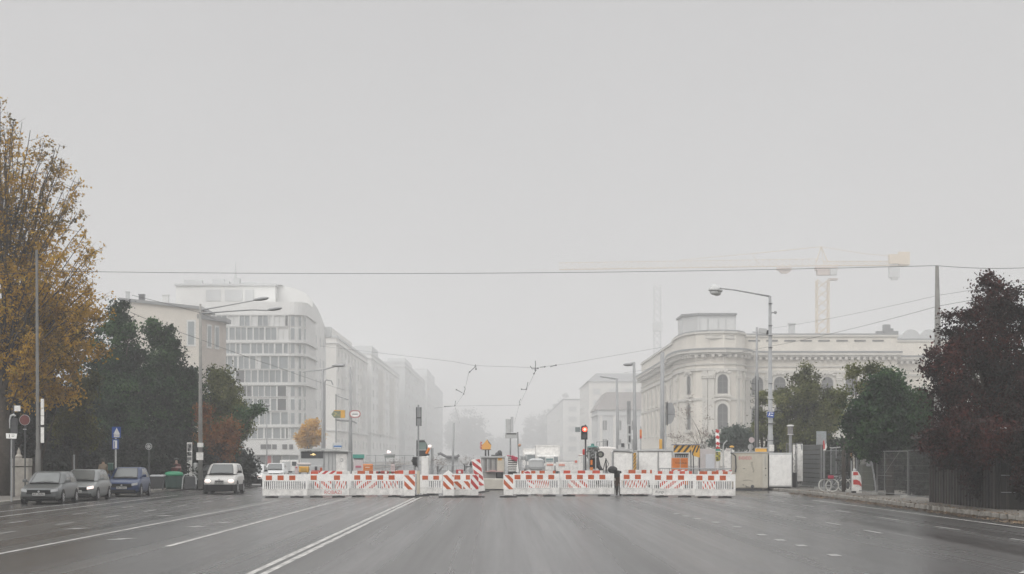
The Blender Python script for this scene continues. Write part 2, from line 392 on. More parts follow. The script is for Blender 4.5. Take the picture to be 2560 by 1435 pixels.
# ---- the palace: curved corner bay, long right front, side front running down the street
root = thing('palace', 'cream neoclassical palace with curved corner bay and arched windows', 'palace', (50, 420, 0))
bay = [(38.3, 550), (38.3, 444), (37.6, 440), (37.4, 431), (37.6, 422), (38.3, 415), (39.8, 410.2), (42.4, 407.6), (45.2, 407.0), (47.8, 408.4), (49.5, 411.5), (50.5, 415.5), (51, 419.8)]
plan = bay + [(83.2, 419.8), (83.2, 438), (112, 438), (112, 550)]
def offs(pl, d):
    """plan pushed outward by d (plan runs anticlockwise seen with the building on the left)"""
    out = []
    for i, p in enumerate(pl):
        a = Vector(pl[max(i - 1, 0)]); b = Vector(pl[min(i + 1, len(pl) - 1)]); t = (b - a).normalized()
        out.append((p[0] + t.y * d, p[1] - t.x * d))
    return out
def band(name, z0, z1, d, mat, pl=None):
    mb = MB(); pl = pl or plan; o = offs(pl, d)
    mb.prismz(o, z0, z1); return mb.build(name, mat, root, world=True)
mb = MB(); mb.prismz(plan, 0, 27.3); mb.build('wall', PAL, root, world=True)
band('plinth', 0, 4.2, 0.35, PALD)
band('string_course', 13.6, 14.1, 0.25, PALD)
band('architrave', 19.7, 20.2, 0.4, PALD); band('architrave', 20.9, 21.15, 0.3, PALD)
band('cornice', 23.0, 23.35, 1.15, PALD); band('cornice', 23.36, 23.9, 1.6, PALD); band('gutter', 23.91, 24.25, 1.7, ROOFM)
band('attic', 27.31, 27.7, 0.35, PALD); band('roof_edge', 27.71, 28.0, 0.1, ROOFM)
# dentil course under the cornice: one toothed band following the plan
tooth = []
for (x0, y0), (x1, y1) in zip(plan[:-2], plan[1:-1]):
    d = math.hypot(x1 - x0, y1 - y0); k = max(1, int(d / 1.25)); tx, ty = (x1 - x0) / d, (y1 - y0) / d
    for i in range(k):
        for f_, o_ in ((.05, .12), (.27, .12), (.28, 1.15), (.72, 1.15), (.73, .12), (.95, .12)):
            s_ = (i + f_) / k; tooth.append((x0 + (x1 - x0) * s_ + ty * o_, y0 + (y1 - y0) * s_ - tx * o_))
mb = MB(); mb.prismz(tooth + [(112, 438), (112, 550)], 22.43, 22.97); mb.build('dentil_molding', PALD, root, world=True)
# balustrade and swags on the bay's attic
mb = MB()
for i in range(30):
    s_ = i / 29.0; x = 41.5 + 6 * s_; y = 407.4 + (0.0 if x < 45 else (x - 45) ** 2 * 0.18)
    mb.lathe([(0.08, 0), (0.16, 0.2), (0.07, 0.6), (0.12, 0.9)], (x, y - 0.25, 26.1), 6)
mb.build('balustrade', PALD, root, world=True)
def bay_at(px):
    """point and facing on the plan where the sight line at photo column px meets it"""
    for (x0, y0), (x1, y1) in zip(plan[:-1], plan[1:]):
        a0, a1 = VX + F * x0 / y0, VX + F * x1 / y1
        if a0 <= px <= a1 or a1 <= px <= a0:
            s_ = (px - a0) / (a1 - a0); return x0 + (x1 - x0) * s_, y0 + (y1 - y0) * s_, math.atan2(y1 - y0, x1 - x0)
for px in (1725, 1807):
    x, y, a = bay_at(px)
    for z0, h in ((7.6, 5.3), (14.9, 4.0)): arch_window(root, (x - 50, y - 420, z0), a, 1.05, h)
for px in (1893, 1949, 2008, 2068, 2128, 2188):
    x, y, a = bay_at(px)
    for z0, h in ((7.6, 5.3), (14.9, 4.0)): arch_window(root, (x - 50, y - 420, z0), a, 1.25, h)
for yy in (452, 466, 480, 494, 508, 522, 536):
    for z0, h in ((7.6, 5.3), (14.9, 4.0)): arch_window(root, (38.3 - 50, yy - 420, z0), R(-90), 1.3, h)
for px in (2262, 2300):
    x, y, a = bay_at(px); arch_window(root, (x - 50, y - 420, 12), a, 1.3, 5)
for px, wd in ((1684, .9), (1697, 1.1), (1765, 1.3), (1779, 1.3), (1843, 1.3), (1857, 1.3), (1870, 1.1), (1921, 1.1), (1979, 1.1), (2038, 1.1), (2098, 1.1), (2158, 1.1), (2218, 1.1)):
    x, y, a = bay_at(px); mb = MB(); mb.box(-wd / 2, wd / 2, -0.4, 0.1, 4.3, 19.65); mb.box(-wd / 2 - .2, wd / 2 + .2, -0.55, 0.1, 18.6, 19.2); mb.box(-wd / 2 - .2, wd / 2 + .2, -0.6, 0.1, 4.22, 5.0)
    for k in range(8): mb.ball((-wd / 2 + wd * (k % 4) / 3, -0.5, 18.2 + 0.35 * (k // 4)), 0.26, 0.22, 0.26, 6, 4)
    mb.build('pilaster', PALD, root, (x - 50, y - 420, 0), (0, 0, a))
for px in (1725, 1807, 1949, 2068):
    x, y, a = bay_at(px); mb = MB()
    for k in range(15):
        t = (k - 7) / 7.0; mb.ball((t * 1.7, -0.5, 19.45 - 0.5 * t * t + 0.15 * (k % 3)), 0.3, 0.2, 0.25, 6, 4)
    mb.build('stucco_garland', PALD, root, (x - 50, y - 420, 0), (0, 0, a)); mb = MB()
    for k in range(11):
        t = (k - 5) / 5.0; mb.ball((t * 1.5, -0.45, 13.5 + 0.35 * (1 - t * t)), 0.28, 0.2, 0.22, 6, 4)
    mb.build('stucco_garland', PALD, root, (x - 50, y - 420, 0), (0, 0, a))
# attic panels along the right front, roof things
for px in (1885, 1930, 1975, 2015, 2060, 2105, 2150, 2195):
    x, y, a = bay_at(px); mb = MB(); mb.box(x - 1.2, x + 1.2, y - 0.12, y, 26.3, 26.65); mb.build('attic_vent', FRAME, root, world=True)
mb = MB(); mb.prismz([(X(1707, 428), 428), (X(1745, 424), 424), (X(1840, 424), 424), (X(1840, 424), 440), (X(1707, 428), 440)], 28.0, 32.2); mb.m = 1
xs = [X(p_, 423.8) for p_ in (1714, 1728, 1743, 1750, 1770, 1796, 1815, 1838)]
for a_, b_ in zip(xs[2:-1], xs[3:]): mb.box(a_ + .15, b_ - .15, 423.88, 423.97, 28.4, 31.4)
mb.m = 2; mb.prismz([(X(1704, 427), 427.3), (X(1745, 423), 423.5), (X(1843, 423.5), 423.5), (X(1843, 423.5), 441), (X(1704, 427), 441)], 32.21, 32.6)
mb.build('rooftop_pavilion', [LGREY, PANEW, ROOFM], root, world=True)
mb = MB(); x = X(1979, 425); mb.box(x - 0.6, x + 0.6, 424, 425.5, 28.01, 30.2); mb.box(x - 0.75, x + 0.75, 423.8, 425.7, 30.21, 30.5); mb.build('chimney', PALE2, root, world=True)
mb = MB()
for a_, b_, z1 in ((2198, 2215, 29.0), (2212, 2228, 30.3), (2216, 2247, 28.9), (2222, 2240, 29.6)):
    k = rnd.uniform(0, 3); mb.box(X(a_, 425), X(b_, 425), 425 + k, 427 + k, 28.02, z1)
mb.build('roof_vent_box', ROOFM, root, world=True)
for cx in (2275, 2320, 2365):
    mb = MB(); x = X(cx, 440); n_ = 10
    mb.prism([(x - 2.0, 27.71)] + [(x - 1.95 * math.cos(math.pi * i / n_), 28.4 + 1.7 * math.sin(math.pi * i / n_)) for i in range(n_ + 1)] + [(x + 2.0, 27.71)], 439, 452)
    mb.build('barrel_skylight', PALE2, root, world=True)

# ---- helper for plain street houses: body, roof, window grid on the street side (+x or -x) and on the front (-y)
def house(name, label, x0, x1, y0, y1, h, mat, rows, cols_side, cols_front, side=1, win=(1.4, 1.8), roof='flat', glass=None, roofm=None, sill=4.5):
    root = thing(name, label, 'building', ((x0 + x1) / 2, y0, 0))
    mb = MB(); mb.box(x0, x1, y0, y1, 0, h); mb.build('wall', mat, root, world=True)
    mb = MB()
    if roof == 'flat': mb.box(x0 - .3, x1 + .3, y0 - .3, y1 + .3, h + 0.003, h + 0.7)
    else:
        e_ = 0.8; mb.add([(x0 - e_, y0 - e_, h), (x1 + e_, y0 - e_, h), (x1 + e_, y1 + e_, h), (x0 - e_, y1 + e_, h), (x0 + 3.5, y0 + 4, h + roof), (x1 - 3.5, y0 + 4, h + roof), (x1 - 3.5, y1 - 4, h + roof), (x0 + 3.5, y1 - 4, h + roof)],
                         [(0, 3, 2, 1), (4, 5, 6, 7), (0, 1, 5, 4), (1, 2, 6, 5), (2, 3, 7, 6), (3, 0, 4, 7)])
    mb.build('roof', roofm or ROOFM, root, world=True)
    mb = MB(); ww, wh = win
    mb.m = 1; mb.box(-ww / 2, ww / 2, -0.04, 0.02, 0, wh); mb.m = 0
    for a, b, c, d in ((-ww / 2 - .15, -ww / 2, 0, wh), (ww / 2, ww / 2 + .15, 0, wh), (-ww / 2 - .15, ww / 2 + .15, wh, wh + .18), (-ww / 2 - .2, ww / 2 + .2, -.2, 0), (-0.06, 0.06, 0, wh)): mb.box(a, b, -0.2, 0.02, c, d)
    first = None
    def put(lx, ly, z, rz):
        nonlocal first
        if first is None: first = mb.build('window', [PANEL, glass or WGL], root, (lx, ly, z), (0, 0, rz))
        else:
            o = first.copy(); col.objects.link(o); o.parent = root; o.location = (lx, ly, z); o.rotation_euler = (0, 0, rz)
    cx = (x0 + x1) / 2
    for r_ in range(rows):
        z = sill + (h - sill - 1.2) * r_ / rows + 0.5
        for c_ in range(cols_side):
            yy = (y1 - y0) * (c_ + 0.5) / cols_side
            put((x1 - cx) if side > 0 else (x0 - cx), yy, z, R(90) if side > 0 else R(-90))
        for c_ in range(cols_front): put(x0 - cx + (x1 - x0) * (c_ + 0.5) / cols_front, 0, z, 0)
    return root, (x0, x1, y0, y1, h)
def ledge(root, b, zs, d=0.5, mat=None):
    for z in zs:
        mb = MB(); mb.box(b[0] - d, b[1] + d, b[2] - d, b[3] + d, z, z + 0.35); mb.build('cornice', mat or PALE, root, world=True)
def bays(root, b, ys, dz=(4, 26), out=1.4, wd=5, side=1, mat=None):
    for y in ys:
        mb = MB(); x = b[1] if side > 0 else b[0]
        mb.box(min(x, x + out * side), max(x, x + out * side), y, y + wd, *dz)
        for k in range(int((dz[1] - dz[0]) / 3.4)):
            mb.box(min(x, x + (out + .25) * side), max(x, x + (out + .25) * side), y - .3, y + wd + .3, dz[0] + k * 3.4 - 0.01 * k, dz[0] + k * 3.4 + 0.3)
        mb.build('bay_window', mat or PALE, root, world=True)

# beige house behind the dark trees (front wall to us, brown street side)
YA = 330.0
root = thing('apartment_house', 'beige rendered house with a chimney rising behind the dark green trees', 'building', (X(420, YA), YA, 0))
xa, xb, xc = X(305, YA), X(497, YA), X(503, YA)
zl, zr = Z(752, YA), Z(772, YA)
mb = MB(); mb.prism([(xa, 0), (xb, 0), (xb, zr), (xb - 3.2, Z(768, YA)), (xa, zl)], YA, YA + 14); mb.build('wall', BWALL, root, world=True)
mb = MB(); mb.prism([(xa - .4, zl + .01), (xb - 3.2, Z(768, YA) + .01), (xb + 0.6, zr - 0.1), (xb + 0.6, zr + .35), (xb - 3.2, Z(768, YA) + .5), (xa - .4, zl + .5)], YA - .5, YA + 14.3); mb.build('roof', ROOFM, root, world=True)
mb = MB(); mb.prismz([(xb + 0.003, YA + 0.2), (xb + 2.6, YA + 9), (xb + 2.6, YA + 14), (xb + 0.003, YA + 14)], 0, zr - 1.6); mb.build('side_wing', BROWN, root, world=True)
mb = MB(); mb.prismz([(xb - 0.2, YA - 0.4), (xb + 3.4, YA + 9), (xb + 3.4, YA + 14.4), (xb - .2, YA + 14.4)], zr - 1.59, zr - 0.9); mb.build('eaves', ROOFM, root, world=True)
an = math.atan2(8.8, 2.6)
for s_, z0, h in ((0.42, 20.2, 4.0), (0.75, 20.2, 4.0), (0.42, 12.6, 4.2), (0.75, 12.6, 4.2), (0.42, 5, 4.2), (0.75, 5, 4.2)):
    mb = MB(); mb.box(-0.9, 0.9, -0.12, 0.02, 0, h); mb.m = 1; mb.box(-0.6, 0.6, -0.16, -0.125, 0.3, h - .3)
    mb.build('window', [PANEL, BGL], root, (xb + 2.6 * s_ - root.location.x, 0.2 + 8.8 * s_, z0), (0, 0, an))
for px, z0 in ((478, 20.3), (478, 12.5)):
    mb = MB(); x = X(px, YA); mb.box(x - .75, x + .75, YA - .1, YA + .02, z0, z0 + 4.4); mb.m = 1; mb.box(x - .5, x + .5, YA - .14, YA - .105, z0 + .3, z0 + 4.1); mb.build('window', [PANEL, BGL], root, world=True)
for px, a, z1, m_ in ((348, 0.45, 735, DARK), (408, 0.5, 736, PALE), (312, 0.25, 728, PALE2)):
    mb = MB(); x = X(px, YA); mb.box(x - a, x + a, YA + 2, YA + 3, zl - .6, Z(z1, YA)); mb.box(x - a - .08, x + a + .08, YA + 1.9, YA + 3.1, Z(z1, YA) + .003, Z(z1, YA) + .15); mb.build('chimney', m_, root, world=True)

# white block with curved glazed front
YB = 420.0
def bx_(px): return X(px, YB)
root = thing('glazed_office_block', 'white office block with rounded glazed front and eight rows of windows', 'building', (bx_(640), YB, 0))
xl, xr = bx_(533), bx_(722); rad = 3.2
pl = [(xl, YB), (xr, YB)] + [(xr + rad * math.sin(a), YB + rad * 1.6 - rad * 1.6 * math.cos(a)) for a in [R(15 * k) for k in range(1, 7)]] + [(xr + rad, YB + 26), (xl, YB + 26)]
def grow(p_, d): return [(x + (d if x > xl + 8 else -d), y + (-d if y < YB + 12 else d)) for x, y in p_]
ztop = Z(758, YB)
mb = MB(); mb.prismz(pl, 0, ztop); mb.build('wall', PANEL, root, world=True)
for y0, y1 in ((851, 857), (885.5, 889.5), (957, 963), (1062, 1068)):
    mb = MB(); mb.prismz(grow(pl, 0.55), Z(y1, YB), Z(y0, YB)); mb.build('floor_slab', PANEL, root, world=True)
mb = MB(); mb.prismz(grow(pl, 0.35), Z(787, YB), ztop + .3); mb.build('parapet', PALE, root, world=True)
rows = [(789, 815), (819, 850), (859, 884), (891, 922), (926, 956), (965, 991), (997, 1026), (1031, 1061), (1070, 1096)]
r2 = random.Random(3)
for y0, y1 in rows:
    z0, z1 = Z(y1, YB), Z(y0, YB); x = 541 + r2.uniform(0, 5)
    while x < 716:
        wd = r2.choice([13, 17, 21, 27, 25, 8]); wd = min(wd, 720 - x)
        kind = r2.choice([0, 0, 0, 0, 0, 0, 0, 1, 2])
        if 704 < x + wd / 2 < 718 and r2.random() < .6: kind = 2
        mb = MB(); a, b = bx_(x), bx_(x + wd)
        mb.m = 1; mb.box(a, b, YB - 0.09, YB - 0.02, z0, z1); mb.m = 0
        for q in ((a - .16, a, z0, z1), (b, b + .16, z0, z1), (a - .16, b + .16, z1, z1 + .12), (a - .16, b + .16, z0 - .12, z0)): mb.box(q[0], q[1], YB - 0.42, YB + .01, q[2], q[3])
        if wd > 22: mb.box((a + b) / 2 - .06, (a + b) / 2 + .06, YB - 0.3, YB - .09, z0, z1)
        mb.build('window', [PANEL, (BGL, PANEW, DGL)[kind]], root, world=True)
        x += wd + r2.choice([3, 3.5, 4])
    for k in range(3):
        a = R(14 + 27 * k); cx, cy = xr + rad * math.sin(a), YB + rad * 1.6 * (1 - math.cos(a)); nrm = math.atan2(1.6 * math.sin(a), math.cos(a))
        mb = MB(); mb.box(-.5, .5, -.12, .05, 0, z1 - z0); mb.m = 1; mb.box(-.38, .38, -.16, -.125, .1, z1 - z0 - .1)
        mb.build('window', [PANEL, BGL], root, (cx - root.location.x, cy - YB, z0), (0, 0, nrm))
# lower white band with dark openings, glazed shops below
mb = MB(); mb.box(bx_(622), bx_(752), YB - 1.6, YB - 0.003, Z(1137, YB), Z(1100, YB)); mb.build('balcony_band', PANEL, root, world=True)
for a, b in ((654, 680), (683, 694), (708, 720), (725, 735)):
    mb = MB(); mb.box(bx_(a), bx_(b), YB - 1.72, YB - 1.55, Z(1123, YB), Z(1111, YB)); mb.build('dark_opening', DGL, root, world=True)
for a, b, m_ in ((612, 640, BGL), (642, 664, DGL), (668, 678, RED), (682, 704, DGL), (706, 722, BGL), (724, 745, BGL)):
    mb = MB(); mb.box(bx_(a), bx_(b), YB - .15, YB - .02, 0.4, Z(1139, YB)); mb.build('shop_window', m_, root, world=True)
# set-back upper storeys with roof clutter
mb = MB(); mb.box(X(443, 448), X(690, 448), 446.3, 452, 0, Z(716, 448)); mb.build('upper_storey', PALE, root, world=True)
mb = MB(); mb.box(X(440, 448), X(693, 448), 445.9, 452.4, Z(716, 448) + .003, Z(711, 448)); mb.build('roof', PALE2, root, world=True)
for a, b in ((515, 552), (562, 605), (612, 634)):
    mb = MB(); mb.box(X(a, 446), X(b, 446), 446.1, 446.27, Z(752, 446), Z(724, 446)); mb.build('window', PALE2, root, world=True)
for a, b, t in ((460, 505, 700), (530, 560, 698), (584, 600, 696), (562, 574, 704), (684, 706, 712), (478, 492, 704), (605, 640, 707)):
    mb = MB(); mb.box(X(a, 449), X(b, 449), 448 + rnd.uniform(0, 1.5), 451, Z(711, 448) + .003, Z(t, 449)); mb.build('roof_plant', PALE2, root, world=True)
mb = MB(); mb.tube((X(588, 449), 449.5, Z(696, 449)), (X(588, 449), 449.5, Z(655, 449)), .25, .08); mb.build('mast', PALE2, root, world=True)

# pale tall block just behind it, then the row down the street
root = thing('apartment_block', 'pale blank-walled block right behind the glazed white office', 'building', (-46, 450, 0))
pf = [(450, 0), (450, 40.6), (455, 40.4), (460, 39.9), (466, 39.0), (472, 37.8), (478, 36.5), (484, 35), (484, 0)]
fr = [(-60, 0), (-43, 0), (-43, 37.2), (-44.5, 38.9), (-47, 40.1), (-50.5, 40.8), (-60, 41)]; rows_ = [(450, 1), (462, .98), (472, .945), (480, .905), (484, .87)]
mb = MB(); v = [(x, y, z * s_) for y, s_ in rows_ for x, z in fr]; n_ = len(fr); f = [tuple(range(n_)), tuple(reversed([(len(rows_) - 1) * n_ + k for k in range(n_)]))]
for i in range(len(rows_) - 1):
    for k in range(n_): f.append((i * n_ + k, (i + 1) * n_ + k, (i + 1) * n_ + (k + 1) % n_, i * n_ + (k + 1) % n_))
mb.add(v, f); mb.build('wall', PALE, root, world=True)
mb = MB(); mb.rbox((-42.6, 482, 32.2), (2.2, 2.5, 2.4)); mb.build('gable_cap', PALE2, root, world=True)
for z in (8, 13, 18, 23, 28):
    for y in (458, 468, 477):
        mb = MB(); mb.box(-43.02, -42.9, y, y + 1.6, z, z + 2.0); mb.build('window', PALE2, root, world=True)
r, b = house('apartment_block', 'fog-tinted block with projecting bays behind the advertising pole', -82, -51, 610, 750, 38.5, PALE3, 7, 10, 0, win=(3.4, 2.4), glass=PALE2, roofm=PALE2)  # far row: fog fade is painted into the pale panes and roofs
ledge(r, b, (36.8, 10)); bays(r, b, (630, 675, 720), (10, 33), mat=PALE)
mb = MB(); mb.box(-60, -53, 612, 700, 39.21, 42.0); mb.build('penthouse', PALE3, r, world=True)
r, b = house('apartment_block', 'greyish fog-tinted block with a column of square windows, left of the twin sign board', -80, -50, 757, 960, 41, PALE, 7, 9, 0, win=(4.2, 2.4), glass=PALE2, roofm=PALE2)
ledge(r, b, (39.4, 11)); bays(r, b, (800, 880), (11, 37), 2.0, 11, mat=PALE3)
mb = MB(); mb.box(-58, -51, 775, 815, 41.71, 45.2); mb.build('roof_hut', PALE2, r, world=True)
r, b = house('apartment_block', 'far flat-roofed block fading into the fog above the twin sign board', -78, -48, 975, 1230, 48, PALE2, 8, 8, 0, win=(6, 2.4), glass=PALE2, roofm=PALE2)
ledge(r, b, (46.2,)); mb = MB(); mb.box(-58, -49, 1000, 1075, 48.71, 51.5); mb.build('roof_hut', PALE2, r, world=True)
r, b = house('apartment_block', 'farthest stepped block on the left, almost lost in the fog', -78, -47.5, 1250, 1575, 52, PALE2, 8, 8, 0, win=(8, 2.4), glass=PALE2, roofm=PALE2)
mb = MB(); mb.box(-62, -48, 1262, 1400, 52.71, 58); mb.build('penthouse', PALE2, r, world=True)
# grey pavilion with a hipped roof beyond the palace, and a house with fog-tinted panes behind it
r, b = house('pavilion', 'low grey pavilion with dark hipped roof beyond the palace', 35.4, 62.4, 744, 792, 19.6, PALE2, 2, 4, 5, side=-1, win=(1.6, 3.6), roof=6.7, roofm=M('brown_grey_roof', (0.17, 0.15, 0.14), 0.7, var=0.15, scale=.5))
ledge(r, b, (17.5,), 0.6, PALE2)
mb = MB()
for k in range(6): mb.box(36.2 + k * 5, 37.2 + k * 5, 743.3, 743.98, 0, 17.4)
mb.build('pilaster_row', PALE3, r, world=True)
r, b = house('apartment_block', 'fog-tinted house rising behind the hipped pavilion', 40, 84, 925, 1032, 37, PALE3, 6, 7, 6, side=-1, win=(3, 2.4), roof=4, glass=PALE2)
r, b = house('apartment_block', 'white house half lost in fog behind the red traffic light', 32, 72, 1056, 1440, 32, PALE, 5, 8, 4, side=-1, win=(4, 2.4), glass=PALE2)
# small site buildings in the middle distance
root = thing('tram_shelter', 'grey shelter with curled eaves beyond the barriers, left of the gap', 'shelter', (X(1122, 300), 300, 0))
mb = MB(); mb.box(X(1100, 300), X(1146, 300), 300, 304, 0, Z(1146, 300)); mb.build('wall', PALE2, root, world=True)
mb = MB(); mb.path([(X(1094, 299), 299.6, Z(1136, 300)), (X(1101, 299), 299.6, Z(1134, 300)), (X(1110, 299), 299.6, Z(1139, 300)), (X(1116, 299), 299.6, Z(1142, 300)), (X(1140, 299), 299.6, Z(1142, 300)), (X(1148, 299), 299.6, Z(1138, 300))], 0.22); mb.box(X(1115, 300), X(1146, 300), 299.4, 300.5, Z(1146, 300), Z(1142, 300)); mb.build('eaves', DARK, root, world=True)

# ---- cranes
CR = M('crane_yellow', (0.62, 0.525, 0.40), 0.5, var=0.15, scale=0.6)
CRW = M('crane_red', (0.52, 0.43, 0.38), 0.5, var=0.15, scale=0.6)
def lattice(mb, a, b, w0, n, r=0.12, tri=False, up=(0, 0, 1)):
    a, b = Vector(a), Vector(b); d = (b - a); ln = d.length; d.normalize(); u = Vector(up)
    if abs(d.dot(u)) > .9: u = Vector((0, 1, 0))
    s_ = d.cross(u).normalized(); u = s_.cross(d).normalized()
    cs = [s_ * w0 / 2, -s_ * w0 / 2, u * w0] if tri else [s_ * w0 / 2 + u * w0 / 2, -s_ * w0 / 2 + u * w0 / 2, -s_ * w0 / 2 - u * w0 / 2, s_ * w0 / 2 - u * w0 / 2]
    k = len(cs)
    for c in cs: mb.tube(a + c, b + c, r, n=5)
    for i in range(n):
        p, q = a + d * ln * i / n, a + d * ln * (i + 1) / n
        for j in range(k):
            c0, c1 = cs[j], cs[(j + 1) % k]
            mb.tube(p + c0, q + c1, r * .55, n=4); mb.tube(p + c1, q + c0, r * .55, n=4) if not tri else mb.tube(q + c1, q + c0, r * .5, n=4)
YC = 640.0
root = thing('tower_crane', 'yellow tower crane with long jib and counterweight above the palace', 'crane', (X(2056, YC), YC, 0))
zj = Z(664, YC)
mb = MB(); lattice(mb, (X(2056, YC), YC, 0), (X(2056, YC), YC, Z(700, YC)), 3.7, 20, .2); mb.build('mast', CR, root, world=True)
mb = MB(); lattice(mb, (X(2056, YC), YC, zj), (X(1400, YC), YC + 4, Z(671, YC)), 2.2, 40, .085, True); mb.build('jib', CR, root, world=True)
mb = MB(); lattice(mb, (X(2056, YC), YC, zj), (X(2270, YC), YC, zj), 1.4, 12, .13, True); mb.build('counter_jib', CR, root, world=True)
mb = MB(); mb.tube((X(2040, YC), YC, zj + 1), (X(2053, YC), YC, Z(616, YC)), .16); mb.tube((X(2070, YC), YC, zj + 1), (X(2053, YC), YC, Z(616, YC)), .16)
mb.tube((X(2053, YC), YC, Z(616, YC)), (X(2060, YC), YC, zj), .1); mb.build('apex_frame', CR, root, world=True)
mb = MB(); ap = (X(2053, YC), YC, Z(617, YC)); mb.tube(ap, (X(1880, YC), YC, Z(634, YC)), .1); mb.tube((X(1880, YC), YC, Z(634, YC)), (X(1700, YC), YC, Z(650, YC)), .08); mb.tube((X(1880, YC), YC, Z(634, YC)), (X(1900, YC), YC, zj), .07)
mb.tube(ap, (X(2160, YC), YC, Z(634, YC)), .08); mb.tube((X(2160, YC), YC, Z(634, YC)), (X(2225, YC), YC, Z(640, YC)), .08); mb.build('tie_bar', CR, root, world=True)
mb = MB(); mb.box(X(2038, YC), X(2092, YC), YC - 1.8, YC + 1.8, Z(676, YC), Z(668, YC)); mb.box(X(2042, YC), X(2084, YC), YC - 1.6, YC + 1.6, Z(688, YC), Z(676, YC) - .003); mb.box(X(2070, YC), X(2092, YC), YC - 2.2, YC + 1, Z(701, YC), Z(697, YC)); mb.build('slewing_platform', CRW, root, world=True)
mb = MB(); mb.box(X(2072, YC), X(2088, YC), YC - 3.4, YC - 1.82, Z(690, YC), Z(672, YC)); mb.build('cab', LGREY, root, world=True, bevel=.15)
mb = MB(); mb.box(X(2222, YC), X(2248, YC), YC - 1, YC + 1, Z(694, YC), Z(667, YC)); mb.box(X(2228, YC), X(2244, YC), YC - .8, YC + .8, Z(700, YC), Z(694, YC) - .003); mb.build('counterweight', PALE2, root, world=True)
mb = MB(); mb.box(X(2222, YC), X(2258, YC), YC - 1.2, YC + 1.2, Z(660, YC), Z(636, YC)); mb.box(X(2246, YC), X(2273, YC), YC - 1.1, YC + 1.1, Z(662, YC), Z(630, YC)); mb.build('machinery_house', CR, root, world=True)
mb = MB(); mb.box(X(1942, YC), X(1978, YC), YC - .9, YC + .9, Z(676, YC), Z(669, YC)); mb.prism([(X(1946, YC), Z(676.5, YC)), (X(1978, YC), Z(676.5, YC)), (X(1968, YC), Z(684, YC)), (X(1954, YC), Z(684, YC))], YC - .6, YC + .6); mb.build('trolley', CRW, root, world=True)
YD = 950.0
root = thing('tower_crane', 'ghostly grey tower crane mast, nearly dissolved in fog left of the palace', 'crane', (X(1643, YD), YD, 0))
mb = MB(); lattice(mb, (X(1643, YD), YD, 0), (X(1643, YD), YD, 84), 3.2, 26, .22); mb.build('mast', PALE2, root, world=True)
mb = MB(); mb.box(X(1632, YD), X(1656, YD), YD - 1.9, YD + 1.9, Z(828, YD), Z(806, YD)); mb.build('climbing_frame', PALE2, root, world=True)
# ---------------------------------------------------------------- trees and shrubs
rng = np.random.default_rng(11)
def leaf_mesh(name, pts, size, mat, parent, flat=0.0, aspect=0.55):
    """one small diamond-shaped leaf at each point (points are local to the parent)"""
    n = len(pts); pts = np.asarray(pts, dtype=np.float64)
    a = rng.normal(size=(n, 3)); a /= np.linalg.norm(a, axis=1)[:, None]
    b = rng.normal(size=(n, 3))
    if flat: a[:, 2] *= 1 - flat; b[:, 2] *= 1 - flat; a /= np.linalg.norm(a, axis=1)[:, None]
    b -= a * np.sum(a * b, axis=1)[:, None]; b /= np.linalg.norm(b, axis=1)[:, None] + 1e-9
    s = size * rng.uniform(0.6, 1.35, size=(n, 1)); nrm = np.cross(a, b)
    v = np.empty((n, 4, 3)); v[:, 0] = pts - a * s; v[:, 1] = pts + b * s * aspect + nrm * s * .18; v[:, 2] = pts + a * s; v[:, 3] = pts - b * s * aspect + nrm * s * .18
    me = bpy.data.meshes.new(name); me.vertices.add(n * 4); me.loops.add(n * 4); me.polygons.add(n)
    me.vertices.foreach_set('co', v.reshape(-1)); me.loops.foreach_set('vertex_index', np.arange(n * 4, dtype=np.int32))
    me.polygons.foreach_set('loop_start', np.arange(0, n * 4, 4, dtype=np.int32)); me.polygons.foreach_set('loop_total', np.full(n, 4, dtype=np.int32))
    me.materials.append(mat); me.update(calc_edges=True)
    o = bpy.data.objects.new(name, me); col.objects.link(o); o.parent = parent; return o

def blob_points(ells, nclump, per, cr, seed, tight=0.45, up=0.12):
    """ells: list of (cx, cy, cz, rx, ry, rz) local. Clumps lean to the outside of each ellipsoid, gaps stay between them."""
    g = np.random.default_rng(seed); vol = np.array([e_[3] * e_[4] * e_[5] for e_ in ells]) ** (2 / 3); vol /= vol.sum(); out = []; cl = []
    for e_, f_ in zip(ells, vol):
        k = max(4, int(nclump * f_)); d = g.normal(size=(k, 3)); d /= np.linalg.norm(d, axis=1)[:, None]
        r_ = g.uniform(0, 1, (k, 1)) ** tight; c = np.array(e_[:3]) + d * r_ * np.array(e_[3:]) * g.uniform(.85, 1.12, (k, 1)); cl.append(c)
    c = np.vstack(cl); c = c[c[:, 2] > 0.15]
    rad = cr * g.uniform(0.5, 1.3, (len(c), 1)); m = (per * g.uniform(0.4, 1.5, len(c))).astype(int)
    idx = np.repeat(np.arange(len(c)), m); p = c[idx] + g.normal(size=(len(idx), 3)) * rad[idx] * np.array([.55, .55, .42]) ; p[:, 2] += up * rad[idx][:, 0]
    return p[p[:, 2] > 0.05], c

